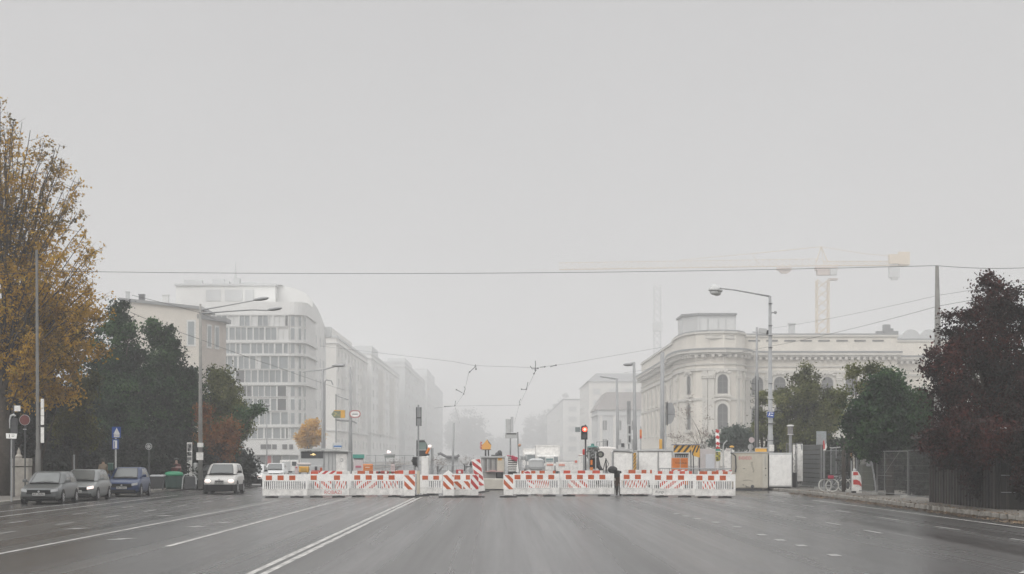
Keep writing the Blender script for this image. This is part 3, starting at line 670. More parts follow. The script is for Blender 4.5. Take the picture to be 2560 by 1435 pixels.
def blob_tree(name, label, cat, Y, ells_px, mat, trunk_px, nclump, per, cr, leaf, seed, group=None, depth=0.8, tight=0.45, trunk_r=0.16, limbs=14, flat=0.0, base=0.0):
    """ells_px: (px, py, rx_px, rz_px[, dy]) seen from the camera; turned into real ellipsoids in metres at depth Y"""
    k = Y / F; bx = X(trunk_px, Y); root = thing(name, label, cat, (bx, Y, base), 0, group); es = []
    for q in ells_px:
        dy = q[4] if len(q) > 4 else 0
        es.append((X(q[0], Y) - bx, dy, Z(q[1], Y) - base, q[2] * k, max(q[2], q[3] * .6) * k * depth, q[3] * k))
    pts, cl = blob_points(es, nclump, per, cr, seed, tight)
    leaf_mesh('crown', pts, leaf, mat, root, flat)
    mb = MB(); r_ = random.Random(seed); top = max(es, key=lambda e_: e_[2] + e_[5]); zt = top[2]
    mb.path([(0, 0, -.02), (r_.uniform(-.1, .1), 0, zt * .35), (top[0] * .5, top[1] * .5, zt * .75), (top[0], top[1], zt)], [trunk_r, trunk_r * .8, trunk_r * .55, trunk_r * .15], 8)
    for i in range(limbs):
        c = cl[r_.randrange(len(cl))]; f_ = r_.uniform(.25, .75); s_ = (top[0] * .5 * f_, top[1] * .5 * f_, min(zt * .7 * f_, c[2] * .8)); md = ((s_[0] + c[0]) / 2, (s_[1] + c[1]) / 2, (s_[2] * .4 + c[2] * .6))
        mb.path([s_, md, tuple(c)], [trunk_r * .35, trunk_r * .22, trunk_r * .06], 5)
    mb.build('trunk', BARK, root, smooth=True)
    return root

GOLD = leafmat('golden_leaves', [(0.05, 0.038, 0.008), (0.24, 0.15, 0.018), (0.44, 0.25, 0.025), (0.60, 0.36, 0.04), (0.34, 0.26, 0.045)], .45)
DKGR = leafmat('dark_green_leaves', [(0.002, 0.004, 0.002), (0.004, 0.009, 0.004), (0.008, 0.016, 0.007), (0.020, 0.034, 0.014)], .12)
PINE = leafmat('pine_needles', [(0.002, 0.007, 0.003), (0.007, 0.026, 0.008), (0.028, 0.075, 0.022), (0.08, 0.15, 0.048)], .2)
OLIV = leafmat('olive_leaves', [(0.012, 0.017, 0.005), (0.06, 0.072, 0.02), (0.16, 0.175, 0.055), (0.29, 0.29, 0.12)], .35)
YGRN = leafmat('yellow_green_leaves', [(0.005, 0.008, 0.003), (0.03, 0.036, 0.008), (0.10, 0.10, 0.018), (0.18, 0.15, 0.03)], .3)
RUST = leafmat('rusty_leaves', [(0.05, 0.03, 0.01), (0.16, 0.06, 0.018), (0.28, 0.10, 0.02), (0.12, 0.09, 0.03), (0.34, 0.13, 0.03)], .35)
PLUM = leafmat('dark_plum_leaves', [(0.004, 0.002, 0.002), (0.012, 0.004, 0.003), (0.050, 0.010, 0.008), (0.13, 0.030, 0.022)], .2)
AMBR = leafmat('amber_leaves', [(0.30, 0.16, 0.03), (0.55, 0.31, 0.05), (0.66, 0.40, 0.09), (0.42, 0.28, 0.07)], .45)
PALEL = leafmat('pale_green_leaves', [(0.05, 0.06, 0.03), (0.12, 0.13, 0.06), (0.20, 0.20, 0.10), (0.25, 0.25, 0.14)], .3)
BLUG = leafmat('blue_green_leaves', [(0.03, 0.05, 0.04), (0.06, 0.09, 0.07), (0.10, 0.13, 0.10)], .25)
FARL = leafmat('far_leaves_fog_tint', [(0.14, 0.155, 0.155), (0.20, 0.215, 0.21)], .2)  # pale grey leaves, fog fade painted into their colour
VINE = leafmat('dry_vine_leaves', [(0.12, 0.09, 0.075), (0.2, 0.15, 0.125), (0.26, 0.20, 0.17)], .3)

# ---- the tall golden tree on the left: limbs fan out of one trunk, twigs leave the limbs, leaves hang along the twigs
def fan_tree(name, label, Y, px, mat, tips, seed, leaf):
    r_ = random.Random(seed); bx = X(px, Y); root = thing(name, label, 'tree', (bx, Y, 0.13)); mb = MB(); leaves = []
    mb.path([(0, 0, 0), (.05, 0, 2.5), (-.05, .1, 6), (.1, 0, 10), (.15, 0, 14), (.1, 0, 17.2)], [.34, .27, .22, .15, .08, .02], 8)
    limbs = []
    for tx, ty in tips:
        for k in range(3):
            limbs.append((Vector((X(tx + r_.gauss(0, 9 + 6 * (k > 0)), Y) - bx, r_.uniform(-3.2, 3.2) * (.5 + .5 * (ty > 500)), Z(ty + abs(r_.gauss(0, 12)) * (k > 0) * 1.6, Y) - .13)), k))
    for tip, k in limbs:
        zs = max(2.6, tip.z * r_.uniform(.42, .62)); s0 = Vector((.05, 0, zs)); c = Vector((tip.x * .42, tip.y * .42, zs + (tip.z - zs) * .42)); pts = []
        for i in range(9):
            t = i / 8; q = s0 * (1 - t) ** 2 + c * 2 * t * (1 - t) + tip * t * t
            pts.append(q + Vector((r_.gauss(0, .07), r_.gauss(0, .07), r_.gauss(0, .05))) * (t > 0 and t < 1))
        r0 = r_.uniform(.05, .085) * (1 if k == 0 else .65); mb.path(pts, [r0 * (1 - .9 * i / 8) + .006 for i in range(9)], 5, cap=False)
        hz = tip.z / 18.5; full = 1.2 - .85 * hz
        for _ in range(int(26 + 10 * full)):
            t = r_.uniform(.25, 1.0); i = min(int(t * 8), 7); q = pts[i].lerp(pts[i + 1], t * 8 - i)
            d = Vector((r_.gauss(0, 1) + (.5 if tip.x > 0 else -.5), r_.gauss(0, 1), r_.gauss(.35, .7))).normalized(); ln = r_.uniform(.35, 1.15) * (1.1 - .35 * t)
            e_ = q + d * ln + Vector((0, 0, .12 * ln)); mb.path([q, q + d * ln * .5 + Vector((0, 0, .02)), e_], [.013, .009, .004], 4, cap=False)
            for _k in range(int(r_.choice((5, 14, 26, 34)) * full)):
                u = r_.uniform(.2, 1.08); w_ = q.lerp(e_, u); leaves.append((w_.x + r_.gauss(0, .09), w_.y + r_.gauss(0, .09), w_.z + r_.gauss(0, .09) - .03))
    mb.build('trunk', BARK, root, smooth=True); leaf_mesh('crown', leaves, leaf, mat, root); return root
fan_tree('golden_tree', 'tall golden autumn tree with thin upper branches showing, at the far left', 96, 8, GOLD,
         ((4, 265), (38, 292), (70, 330), (110, 352), (152, 378), (172, 440), (120, 440), (60, 410), (20, 350), (-30, 330), (-70, 420), (198, 520), (150, 545), (95, 520), (205, 590), (232, 628), (185, 660), (120, 640), (60, 600), (-90, 560), (-40, 500), (238, 705), (256, 752), (205, 790), (140, 760), (80, 740), (20, 720), (-80, 700), (180, 850), (100, 850)), 12, .08)
blob_tree('golden_tree', 'lower golden brown tree crown hanging over the left pavement', 'tree', 100, [(170, 860, 80, 95), (60, 900, 90, 120), (215, 780, 35, 50), (110, 780, 80, 70), (130, 960, 70, 60)], GOLD, 100, 190, 75, .55, .10, 21, trunk_r=.18)
# dark evergreens behind the parked cars
blob_tree('evergreen_tree', 'big dark green evergreen with pointed top left of the pole, taller of two', 'tree', 123, [(300, 800, 32, 55), (290, 880, 70, 80), (270, 960, 90, 90), (330, 1010, 110, 110), (260, 1090, 110, 90)], PINE, 290, 330, 190, .5, .10, 31, trunk_r=.3)
blob_tree('evergreen_tree', 'dark green evergreen with rounded double top beside the concrete pole', 'tree', 127, [(398, 840, 30, 45), (415, 900, 50, 60), (395, 960, 70, 70), (455, 950, 38, 50), (440, 1020, 65, 80), (420, 1100, 85, 80), (490, 1010, 22, 45)], PINE, 420, 330, 190, .46, .10, 32, trunk_r=.28)
blob_tree('broadleaf_tree', 'shadowy dark green tree under the golden crown', 'tree', 108, [(90, 1010, 90, 90), (30, 1060, 90, 120), (150, 1060, 80, 90), (-60, 1000, 100, 160)], DKGR, 80, 300, 150, .6, .11, 33, trunk_r=.25)
blob_tree('broadleaf_tree', 'small yellow-green tree with lit leaves in front of the evergreens', 'tree', 103, [(190, 1000, 48, 55), (215, 960, 30, 30), (160, 1070, 36, 45), (210, 1080, 40, 45)], YGRN, 184, 120, 90, .4, .08, 34, trunk_r=.09)
blob_tree('broadleaf_tree', 'pale olive tree in front of the glazed office block', 'tree', 128, [(560, 985, 42, 60), (585, 1040, 40, 55), (540, 1040, 40, 70), (575, 1095, 40, 45), (545, 945, 22, 30), (610, 1060, 18, 40)], OLIV, 560, 230, 110, .45, .085, 35, trunk_r=.16)
blob_tree('broadleaf_tree', 'small rusty red autumn tree beside the concrete pole', 'tree', 122, [(512, 1030, 16, 32), (545, 1090, 36, 32), (575, 1085, 24, 30), (510, 1085, 15, 25), (560, 1120, 40, 30)], RUST, 548, 110, 75, .4, .085, 36, trunk_r=.1)
blob_tree('pine_tree', 'dark pine whose bough sticks out to the right in front of the white block', 'tree', 124, [(600, 1050, 22, 22), (625, 1038, 16, 12), (645, 1026, 12, 7), (585, 1085, 25, 30), (565, 1130, 35, 35), (530, 1130, 40, 40)], PINE, 560, 110, 110, .4, .085, 37, trunk_r=.14)
for i, (px, py, Y, rx, rz, lb) in enumerate(((30, 1170, 112, 110, 85, 'black-green bush behind the stone gate pillar'), (210, 1160, 118, 110, 85, 'black-green bush behind the first two parked cars'), (350, 1160, 120, 95, 85, 'black-green bush behind the blue parked car'), (450, 1150, 124, 80, 75, 'black-green bush behind the green waste container'), (560, 1160, 134, 60, 45, 'black-green bush behind the white moving car'), (-90, 1120, 110, 120, 160, 'black-green bush at the left edge of the pavement'))):
    blob_tree('bush', lb, 'bush', Y, [(px, py, rx, rz), (px + rx * .5, py + 20, rx * .7, rz * .8), (px - rx * .5, py + 15, rx * .7, rz * .85)], DKGR, px, 260, 130, .55, .12, 50 + i, group='dark bushes behind the parked cars', trunk_r=.1, limbs=6)
# right side
blob_tree('plum_tree', 'huge dark plum-red tree filling the right edge', 'tree', 75, [(2450, 830, 95, 90), (2490, 760, 50, 60), (2560, 800, 80, 90), (2400, 900, 70, 80), (2490, 960, 130, 110), (2370, 985, 48, 60), (2600, 950, 110, 150), (2440, 1040, 100, 50), (2560, 1060, 110, 70), (2345, 930, 32, 45), (2470, 705, 14, 22), (2375, 1095, 40, 22)], PLUM, 2480, 560, 125, .36, .065, 41, trunk_r=.25, limbs=40)
blob_tree('evergreen_tree', 'dark green dense tree left of the plum-red tree', 'tree', 97, [(2225, 960, 32, 35), (2215, 1010, 62, 60), (2180, 1060, 68, 65), (2260, 1060, 75, 75), (2300, 1040, 45, 60), (2330, 1100, 50, 60), (2200, 1110, 80, 35)], PINE, 2225, 340, 165, .42, .09, 42, trunk_r=.22)
blob_tree('broadleaf_tree', 'round olive green tree in front of the palace, right of the lamp pole', 'tree', 134, [(2018, 955, 32, 45), (2010, 1010, 62, 60), (1975, 1050, 45, 60), (2050, 1050, 55, 60), (2015, 1095, 75, 45), (2080, 1000, 30, 35), (1950, 1000, 22, 28)], OLIV, 2015, 270, 130, .44, .085, 43, trunk_r=.2)
blob_tree('broadleaf_tree', 'thin airy tree with see-through crown behind the dense dark one', 'tree', 106, [(2140, 935, 25, 25), (2180, 925, 30, 18), (2210, 945, 25, 22), (2160, 975, 32, 28), (2115, 985, 16, 22), (2105, 1020, 22, 25)], OLIV, 2110, 75, 60, .34, .075, 44, trunk_r=.13, limbs=20, tight=.6)
blob_tree('broadleaf_tree', 'little yellowish tree between the cable pole and the lamp pole', 'tree', 140, [(1905, 990, 14, 25), (1903, 1060, 17, 45), (1940, 1080, 22, 40)], OLIV, 1906, 70, 70, .4, .085, 45, trunk_r=.1)
blob_tree('bush', 'blue-green shrub behind the red and white striped pole', 'bush', 165, [(1835, 1090, 40, 26), (1810, 1105, 30, 22), (1865, 1105, 35, 24)], BLUG, 1838, 130, 70, .5, .10, 46, trunk_r=.08)
blob_tree('vine_shrub', 'leggy dry shrub climbing in front of the palace bay', 'shrub', 180, [(1700, 1095, 45, 22), (1760, 1090, 50, 25), (1720, 1030, 18, 40), (1768, 1040, 10, 30), (1690, 1030, 14, 22)], VINE, 1768, 75, 16, .5, .06, 47, trunk_r=.045, limbs=34, tight=.8)
blob_tree('broadleaf_tree', 'small amber autumn tree beside the kiosk', 'tree', 250, [(775, 1065, 16, 18), (768, 1090, 26, 28), (785, 1095, 20, 25), (755, 1100, 15, 18)], AMBR, 770, 120, 75, .6, .14, 48, trunk_r=.16)
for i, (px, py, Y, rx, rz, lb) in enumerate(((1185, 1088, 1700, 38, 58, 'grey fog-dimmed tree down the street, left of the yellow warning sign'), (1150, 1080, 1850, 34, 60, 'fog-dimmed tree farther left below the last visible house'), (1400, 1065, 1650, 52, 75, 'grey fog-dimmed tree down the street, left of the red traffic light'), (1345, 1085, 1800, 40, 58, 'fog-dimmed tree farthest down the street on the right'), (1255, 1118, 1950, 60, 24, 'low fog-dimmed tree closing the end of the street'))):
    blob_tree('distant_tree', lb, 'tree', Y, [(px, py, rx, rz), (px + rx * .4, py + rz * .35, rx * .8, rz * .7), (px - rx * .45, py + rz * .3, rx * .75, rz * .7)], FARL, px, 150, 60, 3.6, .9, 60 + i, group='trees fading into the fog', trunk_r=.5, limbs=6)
# fallen leaves on the right pavement and gutter
g = np.random.default_rng(5); n = 3600; y = 58 + 52 * g.uniform(0, 1, n) ** 1.2; x = 15.3 + np.abs(g.normal(0, 1, n)) * 1.15; x = np.where(g.uniform(0, 1, n) < .45, 15.85 + g.normal(0, .28, n), x)
kx = np.interp(y, [q[1] for q in kr], [q[0] for q in kr]); z = np.where(x > kx, 0.165, 0.012)
LIT = leafmat('fallen_leaves', [(0.03, 0.022, 0.014), (0.08, 0.05, 0.025), (0.15, 0.095, 0.05), (0.24, 0.17, 0.10)], .1)
o = leaf_mesh('fallen_leaves', np.stack([x, y, z], 1), .05, LIT, None, flat=.93); tag(o, 'dry brown leaves scattered over the right pavement and gutter', 'fallen leaves', kind='stuff')
# ---------------------------------------------------------------- cars
def paint(name, c, metal=0.35, rough=0.35): return M(name, c, rough, metal, var=0.08, scale=1.5, coat=0.2, spec=0.35)
SCREEN = M('car_glass', (0.085, 0.092, 0.09), 0.10, 0.2, var=0.12, scale=0.9, spec=0.9)
TYRE = M('tyre', (0.015, 0.015, 0.016), 0.8, var=0.15)
RIM = M('alloy_rim', (0.42, 0.42, 0.43), 0.3, 0.7, var=0.1)
LAMP = M('headlamp_glass', (0.55, 0.56, 0.57), 0.1, 0.3, var=0.1, spec=1.0)
LIT_LAMP = M('lit_headlamp', (1.0, 0.84, 0.78), 0.2, var=0, emit=0.85)
PLATE = M('number_plate', (0.34, 0.34, 0.33), 0.5, var=0.1)
TRIM = M('black_car_trim', (0.010, 0.010, 0.011), 0.6, var=0.15, spec=0.2)

def car(name, label, Y, px, W, Ln, H, body, rz=0.0, z=0.0, lit=(), group=None, boxy=0.0, grille='wide', clad=None, zs=1.0, Xp=None):
    """front bumper at Y, facing the camera; px = photo column of its middle"""
    root = thing(name, label, 'car', (X(px, Y) if Xp is None else Xp, Y, z), rz, group)
    h = W / 2
    # (fraction of length, underside, top of bonnet or waist, half-width) -- the body below the windows
    st = [(0.0, .30, .60, .66), (.012, .24, .67, .82), (.035, .21, .72, .91), (.075, .19, .76 + boxy * .03, .965), (.13, .19, .81 + boxy * .04, .99), (.20, .19, .865 + boxy * .05, 1.0), (.27, .19, .93 + boxy * .05, 1.0),
          (.40, .19, .965 + boxy * .05, 1.0), (.60, .19, .98 + boxy * .05, 1.0), (.80, .20, .99 + boxy * .05, 1.0), (.93, .22, .98 + boxy * .05, .965), (.985, .27, .92, .90), (1.0, .36, .84, .80)]
    k = H / 1.47
    vs = []; fs = []; m_ = []
    for f_, zl, zt, w_ in st:
        zl *= k; zt *= k; hw = h * w_; d = zt - zl
        half = [(0, zl), (hw * .80, zl), (hw * .96, zl + .10 * d), (hw * .995, zl + .30 * d), (hw, zl + .55 * d), (hw * .985, zl + .78 * d), (hw * .93, zl + .93 * d), (hw * .80, zt - .01), (hw * .45, zt + .012), (0, zt + .02)]
        row = half + [(-a, b) for a, b in reversed(half[1:-1])]
        vs += [(a, f_ * Ln, b) for a, b in row]
    n = 18
    for i in range(len(st) - 1):
        for j in range(n): fs.append((i * n + j, i * n + (j + 1) % n, (i + 1) * n + (j + 1) % n, (i + 1) * n + j))
    fs.append(tuple(reversed(range(n)))); fs.append(tuple((len(st) - 1) * n + j for j in range(n)))
    mb = MB(); mb.add(vs, fs)
    # cabin
    zb = (.93 + boxy * .05) * k
    y0, y1 = (.25 - boxy * .05) * Ln, (.965 + boxy * .01) * Ln; ya, yb = (.455 - boxy * .10) * Ln, (.85 + boxy * .07) * Ln
    lv = []
    for t, in_ in ((0, .90), (.35, .865), (.7, .815), (.9, .755), (1.0, .64)):
        zz = zb + (H - zb) * (t if t < 1 else 1.0); tt = t ** .92
        fy, by = y0 + (ya - y0) * tt, y1 + (yb - y1) * t ** 1.3
        if t == 1.0: fy += .10; by -= .12
        hw = h * in_; lv.append((zz, fy, by, hw))
    cab = []; q = 12
    for zz, fy, by, hw in lv:
        r_ = .16
        ring_ = [(-hw + r_, fy - .02), (-hw * .5, fy - .055), (0, fy - .07), (hw * .5, fy - .055), (hw - r_, fy - .02), (hw, fy + r_ * 1.3), (hw * 1.0, by - r_), (hw - r_, by), (0, by + .05), (-hw + r_, by), (-hw, by - r_), (-hw, fy + r_ * 1.3)]
        cab += [(a, b, zz) for a, b in ring_]
    cf = []
    for i in range(len(lv) - 1):
        for j in range(q): cf.append((i * q + j, i * q + (j + 1) % q, (i + 1) * q + (j + 1) % q, (i + 1) * q + j))
    cf.append(tuple((len(lv) - 1) * q + j for j in range(q)))
    mb.add(cab, cf); mb.build('body', body, root, smooth=True)
    # glass, laid just proud of the cabin
    def lerp(a, b, t): return tuple(a[i] + (b[i] - a[i]) * t for i in range(3))
    def cabp(j, t):                                   # point on the cabin at ring index j and height t (0..1 over first four levels)
        tt = t * 3; i = min(int(tt), 2); return lerp(cab[i * q + j], cab[(i + 1) * q + j], tt - i)
    gb = MB(); o = .014
    rows_ = [.06, .35, .65, .97]; cols_ = [0, 1, 2, 3, 4]; g_ = []
    for t in rows_:
        for j in cols_:
            p = cabp(j, t); g_.append((p[0] * .985, p[1] - o, p[2] + o))
    gb.add(g_, [(a * 5 + b, a * 5 + b + 1, (a + 1) * 5 + b + 1, (a + 1) * 5 + b) for a in range(3) for b in range(4)])
    gb.build('windscreen', SCREEN, root, smooth=True)
    for sd_ in (1, -1):
        jf, jb = (5, 6) if sd_ > 0 else (11, 10)
        for u0, u1 in ((.06, .45), (.50, .90)):
            gb = MB(); pt = []
            for t, e0, e1 in ((.08, 0, 0), (.5, .02, .02), (.95, .05, .05)):
                a, b = cabp(jf, t), cabp(jb, t)
                for u in (u0 + e0 * (u0 < .3), u1 - e1 * (u1 > .6)):
                    p = lerp(a, b, u); pt.append((p[0] + sd_ * .012, p[1], p[2]))
            gb.add(pt, [(0, 1, 3, 2), (2, 3, 5, 4)]); gb.build('side_window', SCREEN, root)
    # nose: grille, lamps, plate, lower intake
    def nose(x): a = abs(x) / h; return -.012 + (0 if a < .66 else ((a - .66) / .16 * .012 * Ln if a < .82 else .012 * Ln + (a - .82) / .09 * .023 * Ln))
    def nosebox(x0, x1, z0, z1, t0=0, t1=0, dep=.05, n_=6, lift=0):
        b = MB(); pts = []
        for i in range(n_ + 1):
            s_ = i / n_; x = x0 + (x1 - x0) * s_
            pts.append((x, nose(x) - .012 - lift, z0 + t0 * s_, z1 + t1 * s_))
        v = []; f = []
        for x, y, a, c in pts: v += [(x, y, a), (x, y, c), (x, y + dep, c), (x, y + dep, a)]
        for i in range(n_):
            for j in range(4): f.append((i * 4 + j, (i + 1) * 4 + j, (i + 1) * 4 + (j + 1) % 4, i * 4 + (j + 1) % 4))
        f += [(0, 1, 2, 3), tuple(reversed([n_ * 4 + j for j in range(4)]))]
        return b.add(v, f)
    if grille == 'wide': nosebox(-h * .60, h * .60, .47 * k, .655 * k, n_=10).build('grille', TRIM, root)
    else: nosebox(-h * .26, h * .26, .60 * k, .66 * k, n_=4).build('grille', TRIM, root)
    for i in range(3) if grille == 'wide' else ():
        pass
    for sd_ in (1, -1):
        lm = LIT_LAMP if sd_ in lit else LAMP
        hl = nosebox(sd_ * h * .58, sd_ * h * .90, .55 * k, .665 * k, .045 * k, .055 * k, lift=.008) if grille == 'wide' else nosebox(sd_ * h * .56, sd_ * h * .86, .555 * k, .70 * k, .02, .02, lift=.008)
        if grille == 'slim': hl = MB().ball((sd_ * h * .70, nose(h * .70) + .02, .63 * k), .17, .06, .105, 14, 8)
        hl.build('headlight', lm, root, smooth=grille == 'slim')
    nosebox(-h * .80, h * .80, .23 * k, .36 * k, n_=12, lift=.006).build('lower_intake', TRIM, root)
    if clad:
        mb = MB()
        for f0, f1 in ((.165 - .085, .165 + .085), ): pass
        v = []; f = []
        for f_, zl, zt, w_ in st:
            v += [(h * w_ * 1.005, f_ * Ln, .17 * k), (h * w_ * 1.008, f_ * Ln, .47 * k), (-h * w_ * 1.008, f_ * Ln, .47 * k), (-h * w_ * 1.005, f_ * Ln, .17 * k)]
        for i in range(len(st) - 1):
            for j in range(4): f.append((i * 4 + j, i * 4 + (j + 1) % 4, (i + 1) * 4 + (j + 1) % 4, (i + 1) * 4 + j))
        f.append((3, 2, 1, 0)); v = [(a, b - .02 if b < .1 else b, c) for a, b, c in v]
        mb.add(v, f); mb.build('bumper', TRIM, root, smooth=False)
    pz = .40 * k if grille == 'wide' else .50 * k
    mb = MB(); mb.box(-.26, .26, -.052, -.02, pz, pz + .115); mb.m = 1
    for i in range(7):
        x = -.215 + i * .064
        if i == 2: continue
        mb.box(x, x + .018, -.056, -.0525, pz + .025, pz + .09); mb.box(x + .018, x + .042, -.056, -.0525, pz + (.072 if i % 2 else .03), pz + (.09 if i % 2 else .048))
    mb.build('number_plate', [PLATE, TRIM], root)
    mb = MB(); mb.lathe([(.045, -.05), (.045, -.03)], (0, 0, .70 * k if grille != 'wide' else .585 * k), 12, 'y'); mb.build('badge', RIM, root)
    mb = MB(); mb.path([(cabp(j, .0)[0] * .97, cabp(j, .0)[1] - .05, cabp(j, .0)[2] + .02) for j in range(5)], .028, 5); mb.build('cowl', TRIM, root)
    mb = MB(); mb.path([(cabp(j, 1.0)[0] * .99, cabp(j, 1.0)[1] - .012, cabp(j, 1.0)[2]) for j in range(5)], .016, 5)
    for j in (0, 4): mb.path([(cabp(j, t)[0] * .985, cabp(j, t)[1] - .02, cabp(j, t)[2]) for t in (0, .35, .7, 1.0)], .018, 5)
    mb.build('windscreen_seal', TRIM, root)
    mb = MB(); a, b = cabp(1, .03), cabp(3, .03); mb.path([(a[0], a[1] - .03, a[2] + .03), (a[0] + .5 * h, a[1] - .02, a[2] + .07)], .012, 4); mb.path([(0, a[1] - .04, a[2] + .03), (.45 * h, a[1] - .01, a[2] + .07)], .012, 4); mb.build('wiper', TRIM, root)
    for sd_ in (1, -1):
        mb = MB(); p = cabp(5 if sd_ > 0 else 11, .12); mb.rbox((p[0] + sd_ * .15, p[1] + .02, p[2] + .05), (.2, .10, .13)); mb.rbox((p[0] + sd_ * .04, p[1] + .03, p[2] + .01), (.12, .05, .05))
        mb.build('mirror', TRIM if clad else body, root, bevel=.03)
        for f_ in (.185, .80):
            r_ = .305 * max(k, .95); y = f_ * Ln
            mb = MB(); x = sd_ * h
            mb.lathe([(r_ * 1.17, -.012), (r_ * 1.17, .008)], (x * .998, y, r_ * 1.02), 20, 'x'); mb.build('wheel_arch', TRIM, root)
            mb = MB(); mb.lathe([(r_ * .62, -.20), (r_ * .95, -.20), (r_, -.16), (r_, -.03), (r_ * .95, .0), (r_ * .66, .0)] if sd_ > 0 else [(r_ * .62, .20), (r_ * .95, .20), (r_, .16), (r_, .03), (r_ * .95, .0), (r_ * .66, .0)], (x + sd_ * .014, y, r_), 20, 'x')
            wh = mb.build('wheel', TYRE, root, smooth=False)
            mb = MB(); mb.lathe([(r_ * .64, -.004 * sd_), (r_ * .60, .004 * sd_)], (x + sd_ * .014, y, r_), 20, 'x')
            mb.m = 1
            for i in range(5):
                a = 2 * math.pi * (i + .5) / 5; mb.rbox((x + sd_ * .0185, y + math.cos(a) * r_ * .40, r_ + math.sin(a) * r_ * .40), (.006, r_ * .16, r_ * .16), (a, 0, 0))
            mb.build('rim', [RIM, TRIM], wh)
    mb = MB(); mb.box(-h * .72, h * .72, .08 * Ln, .92 * Ln, .15 * k, .235 * k); mb.build('underbody', TRIM, root)
    return root
car('parked_car', 'silver-grey parked car with wide black grille, first in the row', 83.4, 97, 1.72, 4.2, 1.37, paint('silver_paint', (0.105, 0.112, 0.112)), z=0.0)
car('parked_car', 'silver hatchback parked between the grey car and the blue car', 89.6, 190, 1.70, 4.1, 1.42, paint('light_silver_paint', (0.18, 0.188, 0.186)), lit=(1,), boxy=.2)
car('parked_car', 'dark blue parked hatchback, last in the row before the bins', 99.4, 304, 1.72, 3.75, 1.47, paint('blue_paint', (0.0, 0.020, 0.085), 0), boxy=.0)
car('moving_car', 'white minivan with both headlights lit, driving towards us', 106.0, 548, 1.78, 3.9, 1.64, paint('white_paint', (0.50, 0.488, 0.465), .05), lit=(1, -1), boxy=.7, grille='slim', clad=True)
car('moving_car', 'white car with black lower bumper following the white minivan', 136, 625, 1.75, 4.2, 1.47, paint('white_car_paint', (0.68, 0.68, 0.67), .05), lit=(1,), clad=True)
car('parked_car', 'black car parked half hidden behind the white minivan', 119.5, 525, 1.78, 4.3, 1.5, paint('black_paint', (0.02, 0.021, 0.023), .1))
car('moving_car', 'white car behind the left end of the barriers, first of two', 164, 682, 1.78, 4.2, 1.46, paint('pale_car_paint', (0.60, 0.605, 0.60), .1))
car('moving_car', 'pale high-roofed car behind the left end of the barriers, second of two', 186, 716, 1.8, 4.0, 1.66, paint('grey_white_paint', (0.55, 0.56, 0.56), .1), boxy=.7)
# ---------------------------------------------------------------- barriers, beacons, signs of the road works
def barrier_panel(label, px, Y, wd=2.17, rz=0.0, squares=4, off=0.0, h=1.15, writing=None, wcol=RED, solid=False, wx=0.0, group='white barrier panels across the road', blanks=()):
    """plastic barrier: striped top board, slatted middle, plain skirt, black rubber feet. px = left edge in the photo"""
    root = thing('road_barrier', label, 'barrier', (X(px, Y), Y, 0), rz + R(rnd.uniform(-1.3, 1.3)), group); s = h / 1.15
    mb = MB(); mb.box(0, wd, -.03, .03, .80 * s, h); mb.m = 1; p = .57
    for i in range(squares):
        x = .17 + off + i * p
        if x + .3 > wd - .02: break
        if i in blanks: continue
        mb.box(x, x + .30, -.036, -.0305, .86 * s, 1.085 * s)
    mb.build('top_board', [WHITE, ORANGE], root, bevel=.006)
    mb = MB(); mb.box(0, wd, -.025, .025, .10, .42 * s); mb.box(0, wd, -.035, .035, .405 * s, .435 * s); mb.build('skirt', WHITE2, root, bevel=.006)
    mb = MB(); mb.box(0, .09, -.026, .026, .437 * s, .797 * s); mb.box(wd - .09, wd, -.026, .026, .437 * s, .797 * s)
    if solid: mb.box(.092, wd - .092, -.015, .015, .437 * s, .797 * s)
    else:
        k = int((wd - .2) / .105)
        for i in range(k): x = .12 + i * (wd - .24) / k; mb.box(x, x + .040, -.022, .022, .437 * s, .797 * s)
    mb.build('slat_grid', WHITE, root)
    for x in (.35, wd - .62):
        mb = MB(); mb.box(x - .2, x + .42, -.20, .22, 0, .07); mb.box(x, x + .22, -.10, .10, .07, .098); mb.build('foot', BLACK, root, bevel=.02)
    if writing:
        mb = MB(); mb.text(writing, (wx + .1, -.0265, .17), .17); mb.build('lettering', wcol, root)
    return root
barrier_panel('leftmost white barrier panel of the row, three orange squares on its top board', 656, 97.3, 2.2, squares=3)
barrier_panel('second white barrier panel from the left end, faint red scrawl on its skirt', 768, 98.0, 2.05, R(3), squares=4, writing='ROBAZI', wx=.75, blanks=(1, 3))
barrier_panel('white barrier panel with five orange squares, left of the striped beacon', 873, 99.0, 2.75, squares=5, off=.08)
barrier_panel('low set-back white panel right of the sign pole with camera', 1050, 103.5, 1.16, squares=2, off=-.05, h=1.08)
barrier_panel('white barrier panel with two orange squares above the leaning beacons', 1134, 99.6, .96, squares=2, off=-.13, solid=True)
barrier_panel('white barrier panel right of the gap, first beside the beacon', 1283, 101.0, 2.35, squares=4, off=-.10)
barrier_panel('white barrier panel below the traffic light, second right of the gap', 1400, 101.2, 2.75, squares=5, off=.12)
barrier_panel('white barrier panel right of the stooping figure, set back', 1550, 101.6, 1.62, R(-4), squares=3, off=.02)
barrier_panel('white barrier panel with black scrawl on its skirt, below the orange cabinet', 1631, 98.6, 2.1, squares=4, off=-.05, writing='iKings', wcol=DARK, wx=.05)
barrier_panel('rightmost white barrier panel at the end of the row', 1737, 97.0, 1.98, squares=4, off=-.10)
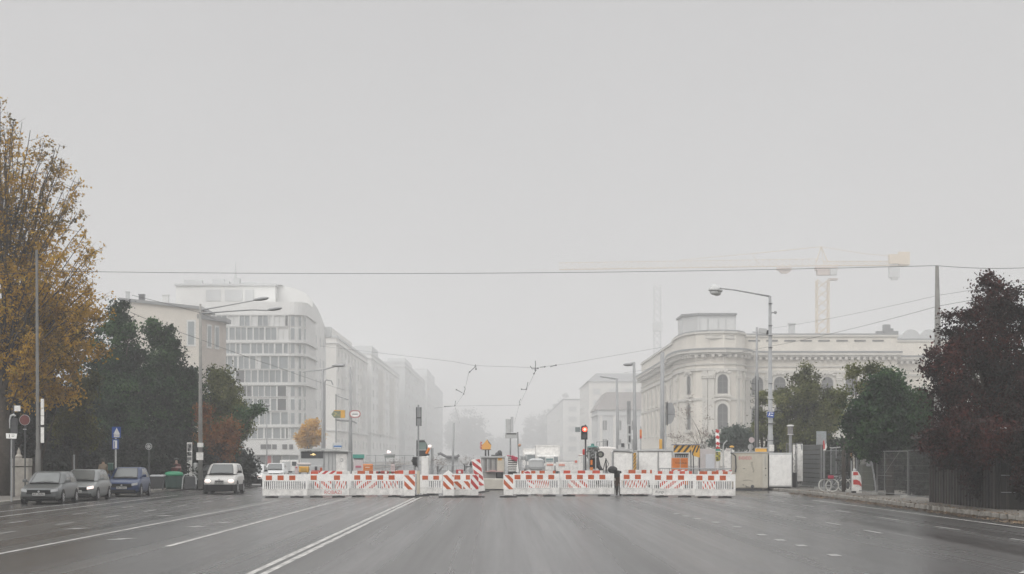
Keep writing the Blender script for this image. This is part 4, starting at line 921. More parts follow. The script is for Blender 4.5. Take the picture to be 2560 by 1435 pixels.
# second row seen through the slats: red and white boards
def back_board(label, px, Y, wd, h=.95, group='red and white boards standing behind the barrier row', slope=-.9, rz=0, z0=.12):
    root = thing('striped_board', label, 'warning board', (X(px, Y), Y, 0), rz, group)
    mb = MB(); mb.box(0, wd, -.02, .02, z0, h); stripes(mb, 0, wd, z0, h, -.0205, .42, .21, slope, 1); mb.build('board', [WHITE, BRED], root)
    mb = MB(); mb.box(wd / 2 - .3, wd / 2 + .3, -.2, .2, 0, .1); mb.box(wd / 2 - .04, wd / 2 + .04, .022, .06, .1, h * .8); mb.build('foot', BLACK, root); return root
for i, (px, wd, lb) in enumerate(((785, .95, 'red and white board behind the scrawled second panel, left one'), (838, .75, 'red and white board behind the scrawled second panel, right one'), (885, 1.3, 'red and white board seen through the slats of the five-square panel'), (955, .9, 'red and white board behind the right half of the five-square panel'), (1330, .9, 'red and white board seen through the first panel right of the gap'), (1420, 1.1, 'red and white board seen through the panel below the traffic light'), (1562, 1.2, 'red and white board behind the panel right of the stooping figure'), (1650, 1.3, 'red and white board seen through the scrawled panel below the orange cabinet'), (1752, .8, 'red and white board seen through the rightmost panel'))):
    back_board(lb, px, 106 + .3 * i, wd, slope=(-.9, 2.6, .8, -2.2, 3.5)[i % 5], rz=R(rnd.uniform(-12, 12)))
def plank(label, px, Y, wd, z1, seed):
    root = thing('barrier_plank', label, 'barrier', (X(px, Y), Y, 0), R(rnd.uniform(-5, 5)), 'red and white planks behind the barrier row'); r_ = random.Random(seed)
    mb = MB(); mb.box(0, wd, -.015, .015, z1 - .2, z1); mb.m = 1; x = r_.uniform(0, .3)
    while x < wd - .1: e_ = min(wd, x + r_.uniform(.2, .42)); mb.box(x, e_, -.02, -.0155, z1 - .195, z1 - .005); x = e_ + r_.uniform(.2, .45)
    mb.build('plank', [WHITE2, BRED if seed % 2 else ORANGE], root)
    for q in (.15, wd - .2): mb = MB(); mb.box(q, q + .05, .016, .07, 0, z1 - .02); mb.build('leg', GREY, root)
for i, (px, Y, wd, z1, lb) in enumerate(((775, 104.5, 2.1, 1.24, 'red and white plank showing above the scrawled second panel'), (880, 105.5, 2.5, 1.26, 'orange and white plank showing above the five-square panel'), (990, 106.2, 1.1, 1.28, 'red and white plank behind the striped beacon by the sign pole'), (1300, 106.8, 1.9, 1.26, 'orange and white plank showing above the first panel right of the gap'), (1400, 107.0, 2.3, 1.27, 'red and white plank showing below the traffic light'), (1560, 107.2, 1.5, 1.30, 'orange and white plank right of the stooping figure'), (1640, 105.2, 1.9, 1.25, 'red and white plank showing below the orange cabinet'), (1745, 104.0, 1.7, 1.25, 'orange and white plank showing above the rightmost panel'))): plank(lb, px, Y, wd, z1, i + 1)
# upright beacons with one broad chevron stripe pair
def beacon(label, px, Y, wd=.42, h=1.13, rz=0.0, lean=0.0, pointed=False, col_=ORANGE, foot=.95, group='striped beacons in the barrier row'):
    root = thing('beacon', label, 'beacon', (X(px, Y), Y, 0), rz, group); root.rotation_euler = (0, lean, rz)
    mb = MB()
    if pointed: mb.prism([(-wd / 2, .38), (wd / 2, .38), (wd / 2, h), (.0, h + .22), (-wd / 2, h)], -.025, .025)
    else: mb.box(-wd / 2, wd / 2, -.025, .025, .38, h)
    stripes(mb, -wd / 2 + .02, wd / 2 - .02, .40, h - .03, -.0255, .47, .235, -1.05, 1, start=.28); mb.build('board', [WHITE, col_], root)
    mb = MB(); mb.box(-wd / 2 + .02, wd / 2 - .02, -.02, .02, .10, .378); mb.build('stand', WHITE2, root)
    mb = MB(); mb.box(-foot / 2, foot / 2, -.2, .2, 0, .065); mb.box(-.2, .2, -.12, .12, .065, .1); mb.build('foot', BLACK, root, bevel=.02); return root
beacon('orange and white striped beacon right of the five-square panel', 1024, 97.4, .56)
beacon('striped beacon with pointed white top, left of the two-square panel', 1121, 97.8, .56, pointed=True)
beacon('striped beacon leaning against the two-square panel, left one', 1146, 98.4, .42, h=.82, lean=R(-3))
beacon('striped beacon leaning against the two-square panel, right one', 1166, 98.5, .40, h=.82, lean=R(3))
beacon('red striped beacon turned half away at the left edge of the gap', 1186, 98.0, .46, rz=R(28), col_=RED)
beacon('striped beacon on a black foot at the right edge of the gap', 1271, 98.3, .50, foot=.85)
beacon('red and white board propped up behind the gap', 1203, 110, .5, h=1.9, lean=R(-9), col_=RED)
beacon('white and red tilted board on top of the panel, left of the traffic light', 1338, 104, .34, h=1.35, lean=R(-20), col_=RED)
for px, Y, lb, rz in ((1700, 112, 'red and white cross-braced board behind the scrawled panel', 0), (1810, 108, 'red and white board stack behind the rightmost panel', R(10)), (818, 104, 'short red board lying on the second panel', 0)):
    root = thing('warning_board', lb, 'warning board', (X(px, Y), Y, 0), rz); mb = MB(); mb.box(-.45, .45, -.02, .02, .95, 1.27); stripes(mb, -.45, .45, .95, 1.27, -.0205, .3, .15, .8, 1); mb.build('board', [WHITE, RED], root)
    mb = MB(); mb.box(-.4, -.35, .022, .07, 0, 1.2); mb.box(.35, .4, .022, .07, 0, 1.2); mb.build('post_pair', GREY, root)

# grey-backed sign on a pole with a signal box, camera and white cabinet at its foot
def pole(mb, x, y, z0, z1, r, r2=None, n=8): mb.tube((x, y, z0), (x, y, z1), r, r2, n)
Y = 101.0; root = thing('sign_pole', 'thin pole carrying the back of a tall grey sign, right of the striped beacon', 'sign', (X(1046, Y), Y, 0))
mb = MB(); pole(mb, 0, 0, 0, Z(1012, Y), .045); mb.build('pole', GALV, root); mb = MB(); pole(mb, .0, 0, .12, 1.3, .09); mb.build('sleeve', M('sleeve_cream', (.55, .5, .4), .6), root)
mb = MB(); mb.box(X(1040, Y) - X(1046, Y), X(1054, Y) - X(1046, Y), -.10, -.07, Z(1065, Y), Z(1018, Y)); mb.m = 1
for a in (1040.5, 1052): mb.box(X(a, Y) - X(1046, Y), X(a + 2, Y) - X(1046, Y), -.13, -.102, Z(1065, Y), Z(1018, Y))
mb.box(-.12, .16, -.12, -.103, Z(1046, Y), Z(1043, Y)); mb.build('sign_back', [GREY, DARK], root)
mb = MB(); mb.box(-.5, .55, -.25, .25, 0, .07); mb.build('foot', BLACK, root, bevel=.02)
Y = 104.0; root = thing('signal_housing', 'black signal housing with green-grey visor seen from behind, on the sign pole', 'traffic signal', (X(1055, Y), Y, Z(1141, Y)))
xx = lambda p_: X(p_, Y) - X(1055, Y); zz = lambda p_: Z(p_, Y) - Z(1141, Y)
mb = MB(); mb.prism([(xx(1041), 0), (xx(1066), 0), (xx(1069), zz(1128)), (xx(1067), zz(1110)), (xx(1061), zz(1101)), (xx(1041), zz(1101))], -.1, .22); mb.build('housing', DARK, root)
mb = MB(); mb.box(xx(1047), xx(1066), -.13, -.103, zz(1124), zz(1106)); mb.build('visor', M('visor_green', (.2, .26, .24), .4), root)
mb = MB(); mb.box(xx(1043), xx(1066), -.14, .24, zz(1126), zz(1124) + .003); mb.box(xx(1041), xx(1062), -.14, .24, zz(1101) + .003, zz(1099)); mb.build('rim_strip', LGREY, root)
root = thing('warning_lamp', 'white and orange flashing lamp on an arm beside the black signal housing', 'lamp', (X(1074, Y), Y - .2, Z(1139, Y)))
mb = MB(); mb.lathe([(.05, 0), (.085, .03), (.085, .11), (.05, .14)], (X(1075, Y) - X(1074, Y), 0, Z(1119, Y) - Z(1139, Y)), 10); mb.build('lamp', LIT_LAMP, root); mb = MB(); mb.tube((-.16, 0, .1), (0, 0, Z(1120, Y) - Z(1139, Y)), .075); mb.build('arm', ORG, root); mb = MB(); mb.box(-.3, .0, -.1, .1, 0, .1); mb.build('clamp', DARK, root)
Y = 106.0; root = thing('electrical_cabinet', 'plain white cabinet below the black signal housing', 'cabinet', (X(1063, Y), Y, 0))
mb = MB(); mb.box(-.2, .2, -.2, .2, 0, Z(1141, Y)); mb.build('body', WHITE2, root, bevel=.03); mb = MB(); mb.box(-.17, .17, -.212, -.203, .2, Z(1146, Y)); mb.build('door', WHITE, root)
mb = MB(); mb.tube((.33, 0, 0), (.33, 0, Z(1120, Y)), .035); mb.tube((.41, 0, 0), (.41, 0, Z(1120, Y)), .03); mb.build('conduit', GALV, root)
Y = 107.0; root = thing('battery_box', 'black box of cables strapped to the left of the white cabinet', 'box', (X(1038, Y), Y, 0))
mb = MB(); mb.box(-.14, .2, -.2, .1, Z(1163, Y), Z(1142, Y)); mb.build('body', DARK, root, bevel=.03); mb = MB()
for i in range(6): mb.path([(rnd.uniform(-.15, .2), -.24, Z(1142, Y) - .03), (rnd.uniform(-.2, .2), -.28, Z(1152, Y)), (rnd.uniform(-.15, .25), -.22, Z(1168, Y))], .02, 5)
mb.build('cable_bundle', BLACK, root); mb = MB(); mb.box(-.05, .05, -.1, 0, 0, Z(1163, Y)); mb.build('post', GREY, root)
# second sign pole, seen from behind, with a wide plate
Y = 132.0; root = thing('sign_pole', 'pole with the grey back of a direction sign, just right of the gap', 'sign', (X(1278, Y), Y, 0)); xx = lambda p_: X(p_, Y) - X(1278, Y)
mb = MB(); pole(mb, xx(1276), 0, 0, Z(1082, Y), .05); mb.build('pole', GALV, root)
mb = MB(); mb.box(xx(1264), xx(1277), -.08, -.04, Z(1082, Y), Z(1048, Y)); mb.build('sign_back', LGREY, root)
mb = MB(); mb.box(xx(1277), xx(1279), -.14, -.02, Z(1081, Y), Z(1042, Y)); mb.box(xx(1281), xx(1283), -.14, -.02, Z(1081, Y), Z(1042, Y)); mb.build('rail_pair', GREY, root)
mb = MB(); mb.box(xx(1263), xx(1294), -.12, -.082, Z(1096, Y), Z(1082, Y)); mb.m = 1; mb.box(xx(1266), xx(1291), -.13, -.122, Z(1086, Y), Z(1083, Y)); mb.build('cross_plate', [LGREY, DARK], root)
Y = 128.0; root = thing('lamp_post', 'thin post with small orange lamp right of the grey sign back', 'post', (X(1295, Y), Y, 0)); mb = MB(); mb.path([(X(1300, Y) - X(1295, Y), 0, 0), (.03, 0, Z(1140, Y)), (-.02, 0, Z(1080, Y))], .045); mb.build('post', GALV, root)
mb = MB(); mb.ball((.1, -.1, Z(1113, Y)), .10, .09, .10); mb.build('lamp', M('amber_lamp', (.5, .28, .18), .3), root)
# traffic light showing red
Y = 108.0; root = thing('traffic_light', 'black traffic light on a thin pole showing red', 'traffic light', (X(1462, Y), Y, 0)); xx = lambda p_: X(p_, Y) - X(1462, Y)
mb = MB(); pole(mb, xx(1464), 0.05, 0, Z(1062, Y), .05); mb.build('pole', DARK, root)
mb = MB(); mb.box(xx(1452.5), xx(1468.5), -.22, 0, Z(1099, Y), Z(1066, Y)); mb.prism([(xx(1454), Z(1066, Y) + .003), (xx(1467), Z(1066, Y) + .003), (xx(1465), Z(1064, Y)), (xx(1456), Z(1064, Y))], -.2, -.02); mb.build('housing', BLACK, root, bevel=.03)
RLAMP = M('lit_red_lamp', (1.0, 0.10, 0.05), .3, var=0, emit=2.2); RCORE = M('lit_red_core', (1.0, 0.50, 0.38), .3, var=0, emit=1.8)
zc = Z(1073.5, Y); hous = root
mb = MB(); mb.lathe([(.135, -.245), (.135, -.222)], (xx(1461.5), 0, zc), 18, 'y'); rl = mb.build('red_lamp', RLAMP, root); mb = MB(); mb.lathe([(.075, -.262), (.075, -.247)], (xx(1461.5), 0, zc), 14, 'y'); mb.build('lamp_core', RCORE, rl)
mb = MB()
for k in range(9):
    a = R(10 + 20 * k); mb.rbox((xx(1461) + math.cos(a) * .15, -.31, zc + math.sin(a) * .15), (.056, .18, .012), (0, -a + R(90), 0))
mb.build('visor', BLACK, root)
mb = MB(); mb.lathe([(.12, -.235), (.12, -.222)], (xx(1461), 0, Z(1090.5, Y)), 16, 'y'); mb.build('unlit_lamp', DARK, root)
mb = MB(); mb.box(xx(1438), xx(1450.5), -.1, -.06, Z(1080, Y), Z(1068, Y)); mb.box(xx(1450.5), xx(1453), -.09, -.07, Z(1075, Y), Z(1073, Y)); mb.build('side_plate', M('slate_plate', (.22, .25, .25), .5), root)

# stooping figure between two barrier panels, bins, people
def person(name, label, loc, rz, pts, edges, radii, mat, hair=None, hairm=None, extra=None):
    root = thing(name, label, 'person', loc, rz)
    me = bpy.data.meshes.new('body'); me.from_pydata(pts, edges, []); o = bpy.data.objects.new('body', me); col.objects.link(o); o.parent = root
    sk = o.modifiers.new('skin', 'SKIN'); sk.use_smooth_shade = True
    for i, r_ in enumerate(radii): me.skin_vertices[0].data[i].radius = (r_, r_)
    me.skin_vertices[0].data[0].use_root = True
    ss = o.modifiers.new('sub', 'SUBSURF'); ss.levels = 1; ss.render_levels = 1
    me.materials.append(mat)
    if hair:
        mb = MB(); mb.ball(*hair); mb.build('hair', hairm or BLACK, root, smooth=True)
    return root
def cloth(name, stops):
    """clothes and skin by height on the body: (height, colour) from the feet up"""
    m = bpy.data.materials.new(name); m.use_nodes = True; n = m.node_tree.nodes; l = m.node_tree.links
    t = n.new('ShaderNodeTexCoord'); s = n.new('ShaderNodeSeparateXYZ'); mr = n.new('ShaderNodeMapRange'); mr.inputs['From Max'].default_value = 2.0
    rp = n.new('ShaderNodeValToRGB'); rp.color_ramp.interpolation = 'CONSTANT'; el = rp.color_ramp.elements
    el[0].position = 0; el[0].color = (*stops[0][1], 1); el[1].position = stops[1][0] / 2; el[1].color = (*stops[1][1], 1)
    for z, c in stops[2:]: q = el.new(z / 2); q.color = (*c, 1)
    l.new(t.outputs['Object'], s.inputs[0]); l.new(s.outputs['Z'], mr.inputs['Value']); l.new(mr.outputs[0], rp.inputs[0]); l.new(rp.outputs[0], n['Principled BSDF'].inputs['Base Color']); n['Principled BSDF'].inputs['Roughness'].default_value = .85
    return m
STAND = [(0, 0, .95), (0, 0, 1.15), (0, 0, 1.36), (0, 0, 1.47), (0, -.01, 1.56), (0, -.02, 1.68), (.19, 0, 1.38), (.25, .02, 1.12), (.24, -.06, .88), (-.19, 0, 1.38), (-.25, .02, 1.12), (-.24, -.06, .88),
         (.10, 0, .88), (.11, -.02, .48), (.12, .03, .08), (.12, -.12, .04), (-.10, 0, .88), (-.11, .0, .48), (-.12, .06, .08), (-.12, -.08, .04)]
SE = [(0, 1), (1, 2), (2, 3), (3, 4), (4, 5), (2, 6), (6, 7), (7, 8), (2, 9), (9, 10), (10, 11), (0, 12), (12, 13), (13, 14), (14, 15), (0, 16), (16, 17), (17, 18), (18, 19)]
SR = [.15, .15, .16, .06, .085, .09, .075, .06, .04, .075, .06, .04, .095, .075, .05, .045, .095, .075, .05, .045]
person('person', 'person in a tan patterned coat on the pavement between the parked cars', (X(258, 112), 112, .13), R(200), STAND, SE, SR, cloth('tan_coat', [(0, (.05, .045, .04)), (.62, (.26, .2, .14)), (1.46, (.42, .28, .2))]), ((0, .02, 1.68), .11, .115, .10), BARK)
person('person', 'person in a dark red jacket and hat behind the green container', (X(441, 119), 119, .13), R(10), STAND, SE, SR, cloth('red_jacket', [(0, (.03, .03, .035)), (.85, (.13, .025, .025)), (1.2, (.38, .25, .23)), (1.3, (.10, .02, .02)), (1.46, (.45, .3, .24))]), ((0, 0, 1.74), .15, .16, .07), DARK)
STOOP = [(0.05, .05, .82), (.0, -.06, 1.02), (-.12, -.18, 1.22), (-.20, -.26, 1.27), (-.25, -.32, 1.30), (-.30, -.38, 1.30), (.08, -.22, 1.22), (.10, -.33, .84), (.04, -.40, .62), (-.24, -.15, 1.02), (-.26, -.28, .80), (-.2, -.36, .60),
         (.13, .05, .74), (.13, -.10, .42), (.12, .0, .08), (.12, -.14, .04), (-.05, .05, .74), (-.06, -.05, .42), (-.06, .05, .08), (-.06, -.1, .04)]
person('person', 'stooping figure in black hood and dark brown clothes in the break of the barrier row', (X(1545, 102.7), 102.7, 0), 0, STOOP, SE, [x * 1.1 for x in SR], cloth('brown_clothes', [(0, (.03, .026, .022)), (.5, (.075, .045, .03)), (.95, (.025, .024, .024)), (1.6, (.02, .02, .02))]), ((-.30, -.36, 1.34), .25, .2, .19), BLACK)
# ---------------------------------------------------------------- poles, lamps, wires
def lampposts(): pass
Y = 122.0; root = thing('street_lamp', 'tall grey street lamp with long curved arm and twin lamp heads, before the palace', 'street lamp', (X(1926, Y), Y, .14)); x0 = X(1926, Y); xx = lambda p_: X(p_, Y) - x0; zz = lambda p_: Z(p_, Y) - .14
mb = MB(); mb.path([(0, 0, 0), (0, 0, 3.2), (0, 0, 3.21), (xx(1925), 0, zz(740))], [.20, .17, .145, .085], 10); mb.build('pole', GREY, root, smooth=True)
mb = MB(); mb.path([(xx(1925), 0, zz(741)), (xx(1880), -.05, zz(733)), (xx(1835), -.1, zz(725)), (xx(1798), -.1, zz(721))], [.06, .05, .045, .04], 7); mb.build('arm', GREY, root, smooth=True)
for a, dy in ((1784, -.3), (1794, .35)):
    mb = MB(); mb.lathe([(.06, .30), (.20, .2), (.34, .02), (.36, -.08), (.30, -.12)], (xx(a), dy, zz(724)), 12); mb.build('lamp_head', LGREY, root, smooth=True)
    mb = MB(); mb.lathe([(.28, 0), (.24, -.14), (.12, -.22)], (xx(a), dy, zz(724) - .122), 12); mb.build('lamp_glass', M('lamp_glass', (.6, .61, .6), .2), root, smooth=True)
mb = MB()
for zq in (zz(1000), zz(960), zz(870), zz(840), zz(815), zz(760), zz(1102), zz(1060)): mb.lathe([(.19 if zq < 4 else .135, 0), (.19 if zq < 4 else .135, .04)], (0, 0, zq), 10)
mb.build('band_clamp', DARK, root)
mb = MB(); mb.box(.05, .28, -.06, .06, zz(783), zz(780)); mb.ball((.30, 0, zz(781)), .1); mb.build('camera', GREY, root)
mb = MB(); mb.rbox((-.02, -.24, zz(1037)), (.42, .02, .34), (0, .12, 0)); mb.m = 1; mb.rbox((-.1, -.252, zz(1036)), (.05, .005, .22), (0, .3, 0)); mb.rbox((.05, -.252, zz(1039)), (.16, .005, .05), (0, .1, 0)); mb.rbox((.06, -.252, zz(1033)), (.16, .005, .04), (0, .1, 0)); mb.build('blue_sticker', [BLUE, WHITE], root)
mb = MB(); mb.box(-.2, .17, -.215, -.19, 1.1, 1.9); mb.box(-.1, .2, -.218, -.19, 2.2, 2.6); mb.build('paper_notice', WHITE2, root)
root = thing('surveillance_camera', 'small grey camera on a bracket beside the street lamp pole', 'camera', (X(1912, 128), 128, Z(838, 128)))
mb = MB(); mb.rbox((-.15, 0, .28), (.5, .3, .3), (0, .1, 0)); mb.build('housing', LGREY, root); mb = MB(); mb.box(.12, .22, -.16, .16, .05, .32); mb.build('lens', BLACK, root); mb = MB(); mb.tube((-.5, 0, 0), (.3, 0, 0), .025); mb.build('bracket', GREY, root)
Y = 136.0; root = thing('cable_pole', 'grey pole wrapped with black cables left of the street lamp', 'pole', (X(1892, Y), Y, .14)); zz = lambda p_: Z(p_, Y) - .14
mb = MB(); mb.path([(0, 0, 0), (0, 0, zz(935)), (0, 0, zz(930)), (0, 0, zz(818))], [.17, .14, .09, .07], 8); mb.build('pole', GREY, root, smooth=True)
mb = MB(); mb.tube((.1, -.12, .5), (.08, -.1, zz(950)), .03); mb.tube((-.1, -.13, .5), (-.07, -.1, zz(940)), .035)
for k in range(5): mb.path([(-.12, -.1, zz(960 + 16 * k)), (-.42, -.05, zz(958 + 16 * k)), (-.45, -.05, zz(952 + 16 * k))], .02, 5)
mb.build('cable', BLACK, root); mb = MB(); mb.tube((-.3, 0, zz(830)), (.6, 0, zz(832)), .03); mb.build('cross_bar', GREY, root)
Y = 85.0; root = thing('tram_pole', 'tall tapered concrete pole half covered by the plum-red tree', 'pole', (X(2346, Y), Y, .14)); zz = lambda p_: Z(p_, Y) - .14
mb = MB(); mb.path([(0, 0, 0), (-.02, 0, zz(900)), (-.06, 0, zz(665))], [.20, .16, .075], 8); mb.build('pole', CONC, root)
mb = MB(); mb.lathe([(.16, 0), (.16, .05)], (-.02, 0, zz(925)), 8); mb.lathe([(.12, 0), (.12, .05)], (-.04, 0, zz(790)), 8); mb.build('band_clamp', DARK, root)
Y = 92.0; root = thing('tram_pole', 'slim grey pole rising out of the golden tree beside the parked cars', 'pole', (X(95, Y), Y, .13)); zz = lambda p_: Z(p_, Y) - .13
mb = MB(); mb.path([(0, 0, 0), (.0, 0, 2.2), (-.01, 0, 2.21), (-.06, 0, zz(625))], [.13, .12, .085, .06], 9); mb.build('pole', POLE, root, smooth=True)
root = thing('notice_board', 'narrow white vertical board with black joints hanging on the slim grey pole', 'sign', (X(106, 91.7), 91.7, Z(1107, 91.7))); zz = lambda p_: Z(p_, 91.7) - Z(1107, 91.7)
mb = MB()
for a, b in ((1020, 997), (1039, 1021), (1062, 1040), (1107, 1068)): mb.box(-.075, .075, -.02, .02, zz(a), zz(b))
mb.build('panel', WHITE2, root); mb = MB(); mb.box(-.2, -.06, -.01, .01, zz(1068), zz(1064)); mb.box(-.2, -.06, -.01, .01, zz(1010), zz(1008)); mb.build('bracket', DARK, root)
Y = 117.0; root = thing('tram_pole', 'thick concrete pole plastered with white posters, long lamp arms at its top', 'street lamp', (X(501, Y), Y, .13)); x0 = X(501, Y); xx = lambda p_: X(p_, Y) - x0; zz = lambda p_: Z(p_, Y) - .13
mb = MB(); mb.path([(0, 0, 0), (0, 0, zz(925)), (.0, 0, zz(760))], [.145, .10, .06], 10); mb.build('pole', CONC, root, smooth=True)
for i, pts in enumerate((((503, 775), (560, 765), (635, 751)), ((503, 784), (560, 772), (610, 762), (640, 757)))):
    dy = i * 6.0; q = [(xx(a), dy * k / (len(pts) - 1), zz(b)) for k, (a, b) in enumerate(pts)]
    mb = MB(); mb.path(q, [.055] + [.04] * (len(q) - 2) + [.035], 6); ar = mb.build('arm', GREY, root)
    mb = MB(); e_ = q[-1]; mb.lathe([(.03, -.5), (.13, -.35), (.17, 0), (.13, .3), (.04, .42)], (0, 0, 0), 10, 'x'); mb.v = [(e_[0] + .45 + a, e_[1] + b * 1.1, e_[2] + .09 + c * .7 - a * -.12) for a, b, c in mb.v]; mb.build('lamp_head', GREY, ar, smooth=True)
mb = MB(); mb.box(-.15, .2, -.20, -.165, zz(1118), zz(1107)); mb.box(-.21, .2, -.22, -.19, zz(1150), zz(1131)); mb.build('poster', WHITE2, root)
for px, Y, lb, top in ((2760, 83, 'plain tram pole beyond the plum-red tree, outside the right edge', 648), (-150, 93, 'plain tram pole beyond the golden tree, outside the left edge', 668)):
    root = thing('tram_pole', lb, 'pole', (X(px, Y), Y, .13)); mb = MB(); mb.path([(0, 0, 0), (0, 0, Z(top, Y) - .13)], [.19, .08], 8); mb.build('pole', CONC, root)
# the span wires
def wire(name, label, pts, r, sag=0.0, cat='wire'):
    p = [Vector(q) for q in pts]; out = []
    for a, b in zip(p[:-1], p[1:]):
        for i in range(12):
            t = i / 12; q = a.lerp(b, t); q.z -= sag * 4 * t * (1 - t); out.append(q)
    out.append(p[-1]); mb = MB(); mb.path(out, r, 5); o = mb.build(name, WIRE); return tag(o, label, cat)
wire('span_wire', 'long dark wire spanning the whole street between the two tall poles', [P(-150, 671, 93), P(91, 677, 92), P(2342, 664, 85), P(2760, 650, 83)], .011, .22)
wire('overhead_wire', 'slanting wire from the tapered right pole down across the palace front', [P(2760, 672, 83), P(2346, 765, 85), P(1925, 866, 122), P(1560, 932, 170)], .008, .1)
wire('overhead_wire', 'fainter upper slanting wire above the palace roof', [P(2760, 655, 83), P(2346, 738, 86), P(1920, 822, 123)], .006, .1)
wire('overhead_wire', 'wire sagging down from the left trees across the glazed block to the lamp arm', [P(325, 780, 108), P(500, 848, 117), P(700, 920, 150), P(860, 975, 190)], .014, .05)
wire('overhead_wire', 'wire from the beige house roof to the lamp pole top', [P(330, 738, 109), P(420, 760, 112), P(501, 782, 117), P(540, 800, 122)], .012, .0)
Y = 175.0
wire('span_wire', 'thin span wire carrying the tram wire fittings over the middle of the street', [P(800, 865, 190), P(1135, 904, Y), P(1185, 914, Y), P(1340, 919, Y), P(1420, 909, Y), P(1655, 868, 165)], .010, 0)
def fitting(name, label, Y, pts_list, r=.03):
    root = thing(name, label, 'wire fitting', P(*pts_list[0][0], Y)); o = root.location; mb = MB()
    for pts in pts_list: mb.path([tuple(Vector(P(a, b, Y)) - o) for a, b in pts], r, 5)
    for pts in pts_list: c = Vector(P(*pts[-1], Y)) - o; mb.ball(c, r * 2.4, nu=6, nv=4)
    mb.build('insulator', DARK, root); return root
fitting('wire_fitting', 'tram wire hanger left of the middle, two short drops', 174.8, [((1185, 914), (1188, 917), (1174, 930)), ((1189, 911), (1190, 923))])
fitting('wire_fitting', 'tram wire hanger cluster right of the middle with upright pin', 174.6, [((1338, 902), (1339, 910), (1338, 925)), ((1326, 915), (1330, 922), (1345, 921)), ((1341, 924), (1335, 934)), ((1350, 918), (1362, 917)), ((1375, 917), (1390, 913))])
fitting('wire_fitting', 'lower left tram wire fitting with pulled-off arm', 225, [((1160, 966), (1163, 972), (1159, 985)), ((1156, 982), (1141, 974))], .035)
fitting('wire_fitting', 'lower right tram wire fitting above the grey sign back', 230, [((1320, 955), (1316, 973)), ((1316, 974), (1304, 973))], .035)
fitting('wire_fitting', 'lowest tram wire fitting on the left, over the sign pole', 270, [((1139, 1002), (1137, 1014)), ((1137, 1015), (1112, 1016))], .035)
fitting('wire_fitting', 'lowest tram wire fitting on the right, slanting', 275, [((1302, 997), (1298, 1005), (1300, 1012))], .035)
wire('contact_wire', 'left tram contact wire running away down the street', [P(1172, 931, 174.8), P(1159, 985, 225), P(1137, 1015, 270), P(1150, 1060, 380)], .012, .05)
wire('contact_wire', 'right tram contact wire running away down the street', [P(1335, 934, 174.6), P(1316, 975, 230), P(1298, 1012, 275), P(1285, 1060, 380)], .012, .05)
wire('span_wire', 'faint lower span wire between the two lowest tram wire fittings', [P(1085, 1020, 270), P(1137, 1015, 270), P(1300, 1013, 275)], .014, .0)

# distant slim poles
def simple_lamp(label, px, ytop, Y, r0, r1, arm=None, head=True, base=0.0, name='street_lamp', cat='street lamp', mat=None, extra=None, group=None, lean=0):
    root = thing(name, label, cat, (X(px, Y), Y, base), 0, group); zz = lambda p_: Z(p_, Y) - base; xx = lambda p_: X(p_, Y) - X(px, Y)
    mb = MB(); mb.path([(0, 0, 0), (xx(px - lean) * .4, 0, zz(ytop) * .4), (xx(px - lean), 0, zz(ytop))], [r0, (r0 * .9 + r1) / 2, r1], 8); mb.build('pole', mat or GREY, root, smooth=True)
    if arm:
        mb = MB(); mb.path([(xx(a), 0, zz(b)) for a, b in arm], r1 * .6, 6); mb.build('arm', mat or GREY, root)
        if head: mb = MB(); a, b = arm[-1]; mb.ball((xx(a), 0, zz(b) - .08), .42, .2, .14, 10, 6); mb.build('lamp_head', GREY, root, smooth=True)
    if extra: extra(root, xx, zz)
    return root
def ex_cyl(root, xx, zz):
    mb = MB(); mb.lathe([(.28, 0), (.28, 4.2)], (0, 0, 2), 10); mb.build('cable_box', LGREY, root)
simple_lamp('grey street lamp with short left arm, left of the palace corner', 1589, 905, 165, .24, .11, [(1586, 907), (1579, 908), (1570, 909)], lean=4)
simple_lamp('slim grey pole with long cross arm, farther left than the palace lamp', 1546, 947, 205, .22, .12, [(1545, 948), (1522, 944), (1500, 941)], False, name='tram_pole', cat='pole', lean=4)
simple_lamp('thick grey pole at the palace corner', 1656, 880, 150, .19, .15, name='tram_pole', cat='pole')
def ex_twin(root, xx, zz):
    mb = MB(); mb.tube((xx(1574.5), 0, zz(1062)), (xx(1574.5), 0, zz(1003)), .08); mb.tube((xx(1569.5), 0, zz(1062)), (xx(1569.5), 0, zz(1003)), .08); mb.build('rail_pair', GREY, root)
    mb = MB(); mb.box(xx(1567), xx(1578), -.25, -.12, zz(1110), zz(1061)); mb.m = 1; mb.box(xx(1571), xx(1576), -.26, -.252, zz(1084), zz(1065)); mb.box(xx(1571), xx(1576), -.26, -.252, zz(1106), zz(1089)); mb.build('signal_box', [LGREY, DARK], root)
simple_lamp('short signal post with twin rails beside the palace lamp', 1572, 1062, 160, .09, .08, name='signal_post', cat='signal post', extra=ex_twin)
def ex_oval(root, xx, zz):
    mb = MB(); n_ = 12; pr = [(xx(1669), zz(1061)), (xx(1669), zz(1006)), (xx(1680), zz(1006))] + [(xx(1679 + 9 * math.sin(R(a))), zz(1035 - 27 * math.cos(R(a)))) for a in range(15, 171, 15)]
    pr = [(xx(1669), zz(1007)), (xx(1680), zz(1007)), (xx(1684), zz(1015)), (xx(1687), zz(1026)), (xx(1687), zz(1037)), (xx(1683), zz(1051)), (xx(1677), zz(1059)), (xx(1669), zz(1061))]
    mb.prism(pr, -.1, -.05); mb.m = 1; mb.box(xx(1669), xx(1687), -.108, -.103, zz(1036.3), zz(1035.3)); mb.build('sign_back', [GREY, DARK], root)
    mb = MB(); mb.box(xx(1664), xx(1666), -.14, .0, zz(1062), zz(1006)); mb.box(xx(1667), xx(1669), -.15, -.02, zz(1064), zz(1004)); mb.build('frame_post', DARK, root)
